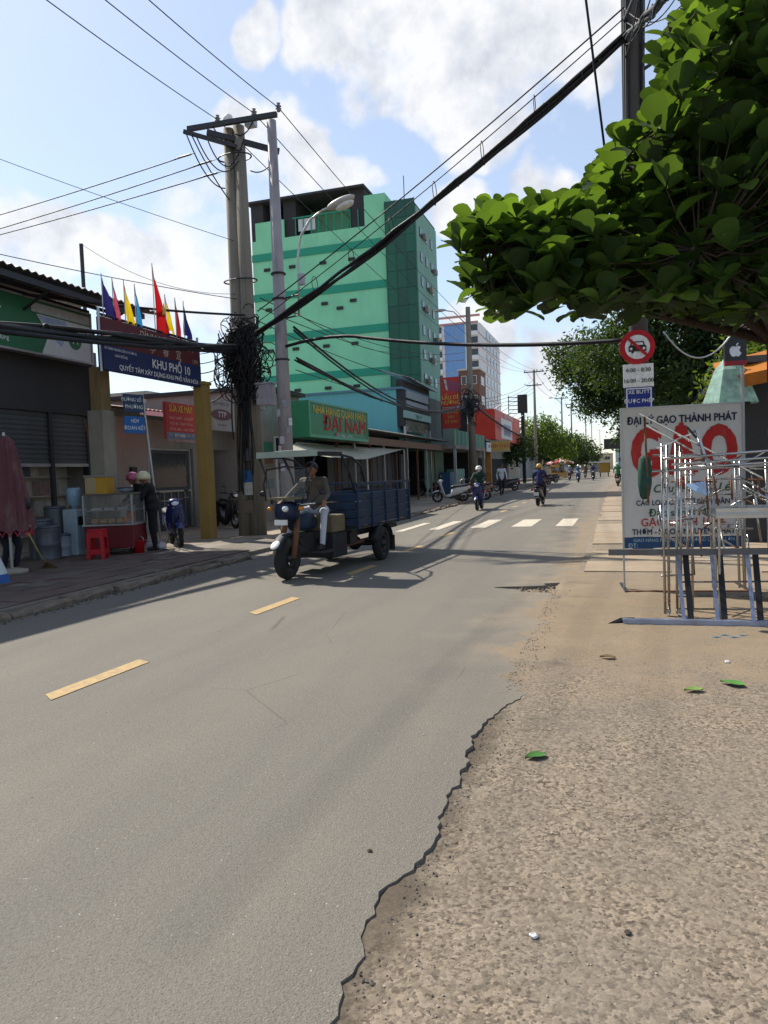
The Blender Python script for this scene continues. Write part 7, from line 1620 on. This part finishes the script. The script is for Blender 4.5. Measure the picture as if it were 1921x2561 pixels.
for z0_, z1_ in ((.42, .55), (.10, .20)):
    for sgn in (-1, 1): part(t, 'apron', mred, (-.10, .10, sgn * .150 - .006, sgn * .150 + .006, z0_, z1_)); part(t, 'apron', mred, (sgn * .150 - .006, sgn * .150 + .006, -.10, .10, z0_, z1_))
for k, (px, py, s) in enumerate(((362, 1376, .15), (396, 1376, .13))):
    p = PG(px, py, .12); b = MB(); b.ball((0, 0, s * .55), (s, s * .8, s * .6), 16, 10); b.tube([(0, 0, s), (.02, 0, s * 1.35)], [.04, .05], 6); b.v = [(x * random.uniform(.9, 1.1), y * random.uniform(.9, 1.1), max(0, z * random.uniform(.92, 1.06))) for x, y, z in b.v]
    o = b.build('plastic_bag', mat('bag_white', '#c9c2cc', .35, var=.08, trans=.3), None, True); o.location = p + Vector((0, .1, 0)); tag(o, ('larger white plastic bag on the pavement beside the food cart', 'smaller white plastic bag at the foot of the leaning sign pole')[k], 'bag')
p = PG(330, 1385, .12); t = thing('bucket', 'red plastic bucket on the pavement at the food cart corner', 'bucket', (p.x + .1, p.y + .1, .12)); MB().lathe([(.10, 0), (.13, .26), (.14, .27), (.12, .26), (.09, .01)], n=18).build('pail', mred, t, True); MB().tube([(.13 * math.cos(a), 0, .26 + .1 * math.sin(a)) for a in np.linspace(0, 3.14, 10)], .005, 5).build('handle', MATS['galv'], t)

# ------------------------------------------------------------------ further along the road
pst = PX(1410, 1163, -6.9)
t = thing('stall_parasol', 'red and white striped parasol over a stall far along the road', 'parasol', (-7.4, pst.y, .1)); b = MB(); n = 12; zc = 2.75
for k in range(n):
    a0_, a1_ = 2 * math.pi * k / n, 2 * math.pi * (k + 1) / n; b.cur = k % 2; b.add([(0, 0, zc), (1.9 * math.cos(a0_), 1.9 * math.sin(a0_), zc - .65), (1.9 * math.cos(a1_), 1.9 * math.sin(a1_), zc - .65), (1.9 * math.cos(a1_), 1.9 * math.sin(a1_), zc - .85), (1.9 * math.cos(a0_), 1.9 * math.sin(a0_), zc - .85)], [(0, 1, 2), (1, 4, 3, 2)])
b.build('canopy', [mat('canopy_red', '#b84048', .7, trans=.3), mat('canopy_white', '#d0c4c0', .7, trans=.3)], t); MB().tube([(0, 0, 0), (0, 0, zc)], .03, 6).build('pole', MATS['galv'], t)
t = thing('market_stall', 'low stall table with yellow cover under the red striped parasol', 'stall', (-7.6, pst.y + .3, .1)); part(t, 'table', MATS['wood_brown'], (-1, 1, -.5, .5, .7, .75)); part(t, 'cover', mat('cover_yellow', '#c9a76a', .7), (-1.1, .2, -.6, -.55, 1.5, 1.8), (-1.1, 1.1, -.55, -.5, .1, .7)); 
for k in range(5): part(t, 'crate', mat('goods%d' % k, ('#7a2f2f', '#4f6a3a', '#8a8a86', '#33415a', '#b08a4a')[k], .7), (-.95 + .4 * k, -.65 + .4 * k, -.4, .3, .75, .98))
for (dx, sgn) in ((-.9, -1), (.9, 1)): part(t, 'leg', MATS['wood_brown'], (dx - .04, dx + .04, -.45, -.37, 0, .7)); part(t, 'leg', MATS['wood_brown'], (dx - .04, dx + .04, .37, .45, 0, .7))
tk_ = Vector((PY(1502, 1180, 105).x, 105, 0))
t = thing('covered_cart', 'yellow sided covered three wheel cart far along the road', 'cart', tk_); part(t, 'body', mat('cart_yellow', '#b08a3a', .6, dirt=.2), (-.2, 1.25, -.9, 1.4, .6, 1.9)); part(t, 'roof', MATS['sign_white'], (-1.3, 1.35, -1.2, 1.5, 1.95, 2.1)); part(t, 'front_panel', MATS['panel_grey'], (-1.2, -.25, -1.0, -.9, .7, 1.8)); part(t, 'side_panel', MATS['cart_yellow'], (-1.25, -1.2, -.9, 1.4, .6, 1.9))
for x, y in ((-1.0, .8), (1.0, .8), (0, -1.0)): wheel(t, 'wheel', (x, y, .3), .3, .14, 6)
for x in (-1.2, 1.2): part(t, 'post', MATS['steel_dark'], (x - .03, x + .03, -1.1, -1.04, .6, 1.95))
# roadside trees on the left further on
leafy_tree('roadside_tree', 'bright green roadside tree round the lamp arm pole', (-9.2, 95, 0), [(0, 0, 0), (0, 0, 2.5), (.2, 0, 4)], .22, [((-2, 0, 4.6), (2.4, 2.4, 1.8)), ((1.2, 0, 5.0), (2.2, 2.4, 2.0)), ((0, 0, 6.6), (2.2, 2.2, 1.4)), ((2.8, 1, 3.6), (1.6, 2, 1.5))], 5200, .22, LG[1], 6)
leafy_tree('roadside_tree', 'dark green roadside tree behind the striped parasol', (-8.2, 118, 0), [(0, 0, 0), (0, 0, 2.5), (.2, 0, 4)], .22, [((-1.5, 0, 4.2), (2.2, 2.4, 1.8)), ((1.4, 0, 4.4), (2.2, 2.4, 2.0)), ((0, 0, 5.8), (2.0, 2.2, 1.2))], 4200, .25, LG[0], 7)
leafy_tree('roadside_tree', 'dark leafy tree shading the pavement past the red billboard', (-10.6, 72, 0), [(0, 0, 0), (0, 0, 2), (.1, 0, 3)], .2, [((-1, 0, 3.6), (2.2, 2.6, 1.2)), ((1.4, 0, 3.3), (2.0, 2.6, 1.1)), ((0, 2, 4.2), (2.4, 2.4, 1.0))], 5200, .16, LG[2], 8)
leafy_tree('roadside_tree', 'hazy distant tree where the road bends away', (-7.5, 160, 0), [(0, 0, 0), (0, 0, 2.5), (.2, 0, 4)], .25, [((-2, 0, 4.2), (3, 3, 2)), ((2, 0, 4.0), (3, 3, 2)), ((0, 0, 6), (2.5, 3, 1.5))], 3500, .32, LG[0], 9)
leafy_tree('roadside_tree', 'far dark tree on the right side of the road', (4.5, 60, 0), [(0, 0, 0), (0, 0, 2.5), (.2, 0, 4.5)], .25, [((-2.6, 0, 5.0), (2.4, 3, 2)), ((1, 0, 5.5), (3, 3, 2.2)), ((-1, 0, 7.4), (2.8, 3, 1.6)), ((-2, 0, 3.6), (1.6, 2, 1.0))], 5000, .2, LG[2], 10)
leafy_tree('roadside_tree', 'second far dark tree further along the right side', (5.5, 100, 0), [(0, 0, 0), (0, 0, 2.5), (.2, 0, 4.5)], .25, [((-2, 0, 5.0), (3, 3, 2)), ((1, 0, 5.5), (3, 3, 2.2)), ((-1, 0, 7.4), (2.8, 3, 1.6))], 4000, .3, LG[0], 12)
leafy_tree('roadside_tree', 'low dark tree between the far poles on the left', (-7.8, 138, 0), [(0, 0, 0), (0, 0, 2), (.2, 0, 3.4)], .2, [((-1.5, 0, 3.8), (2.4, 2.4, 1.7)), ((1.6, 0, 3.4), (2.2, 2.4, 1.5)), ((0, 0, 5), (2, 2, 1.1))], 4200, .26, LG[2], 14)
# far house rows
walls = [mat('row%d' % i, c, .85, var=.1, scale=.6, dirt=.3) for i, c in enumerate(('#a8a49a', '#8f9aa0', '#b5a88c', '#8a7a70', '#9db0b4', '#c0bcb4'))]
rowl = ('pale grey far shophouse past the red billboard', 'blue grey far shophouse among the roadside trees', 'sand coloured far shophouse beyond the roadside trees', 'brown far shophouse beyond the sand coloured one', 'pale blue far shophouse by the distant tree', 'off white far block closing the left row')
for k in range(6):
    y0 = 84 + 26 * k; simple_house(rowl[k], -26, -12.5, y0, y0 + 18, 4.0 + 1.5 * (k % 3), walls[k], 3, 3, side_cols=3)
rowr = ('grey shophouse on the right behind the dark trees', 'sand shophouse on the right behind the second tree', 'pale shophouse far on the right side', 'brown shophouse far on the right side', 'off white block ending the right row')
for k in range(5):
    y0 = 34 + 34 * k; simple_house(rowr[k], 5.2 + .5 * (k > 1), 17, y0, y0 + 24, 6.0 + 1.7 * (k % 3), walls[(k + 3) % 6], 3, 3, side_cols=0)
ye = 300
for k, (x, w__, h_) in enumerate(((-22, 14, 9), (-7, 12, 6), (6, 12, 8.5), (20, 14, 11))): simple_house(('grey block closing the view at the far bend', 'low pale house closing the road view', 'cream house beside the low pale house at the far bend', 'tall pale block at the far bend')[k], x - w__ / 2, x + w__ / 2, ye, ye + 15, h_, walls[(k * 2) % 6], 3, 3)
p_ = PY(1532, 1110, 150); t = thing('billboard', 'dark billboard hanging over the far right pavement', 'billboard', (p_.x, 150, 0)); part(t, 'board', MATS['wall_dark'], (-1.6, 1.6, 0, .2, p_.z - 1.0, p_.z + 1.0)); part(t, 'mast', MATS['steel_dark'], (1.2, 1.35, .05, .2, 0, p_.z - 1.0))

# ------------------------------------------------------------------ turn the people into finished meshes
dg = bpy.context.evaluated_depsgraph_get()
for (t, tmp, S, cols) in PEOPLE:
    me = bpy.data.meshes.new_from_object(tmp.evaluated_get(dg)); me.name = 'body'
    me.materials.clear()
    for m in (MATS['skin'], cols[0], cols[1], cols[2]): me.materials.append(m)
    n = len(me.polygons); C = np.empty(n * 3); me.polygons.foreach_get('center', C); C = C.reshape(-1, 3)
    best = np.full(n, 1e9); idx = np.zeros(n, dtype=np.int32); code = {'k': 0, 's': 1, 'p': 2, 'f': 3}
    for (a, c, ra, rc, tg) in S:
        a, c = np.array(a), np.array(c); d = c - a; L2 = max(1e-9, d @ d); u = np.clip(((C - a) @ d) / L2, 0, 1); dist = np.linalg.norm(C - (a + u[:, None] * d), axis=1) - (ra + (rc - ra) * u)
        if tg == 's': dist = dist - .006
        w = dist < best; best[w] = dist[w]; idx[w] = code[tg]
    me.polygons.foreach_set('material_index', idx); me.polygons.foreach_set('use_smooth', [True] * n); me.update()
    bpy.data.objects.remove(tmp); link('body', me, t)
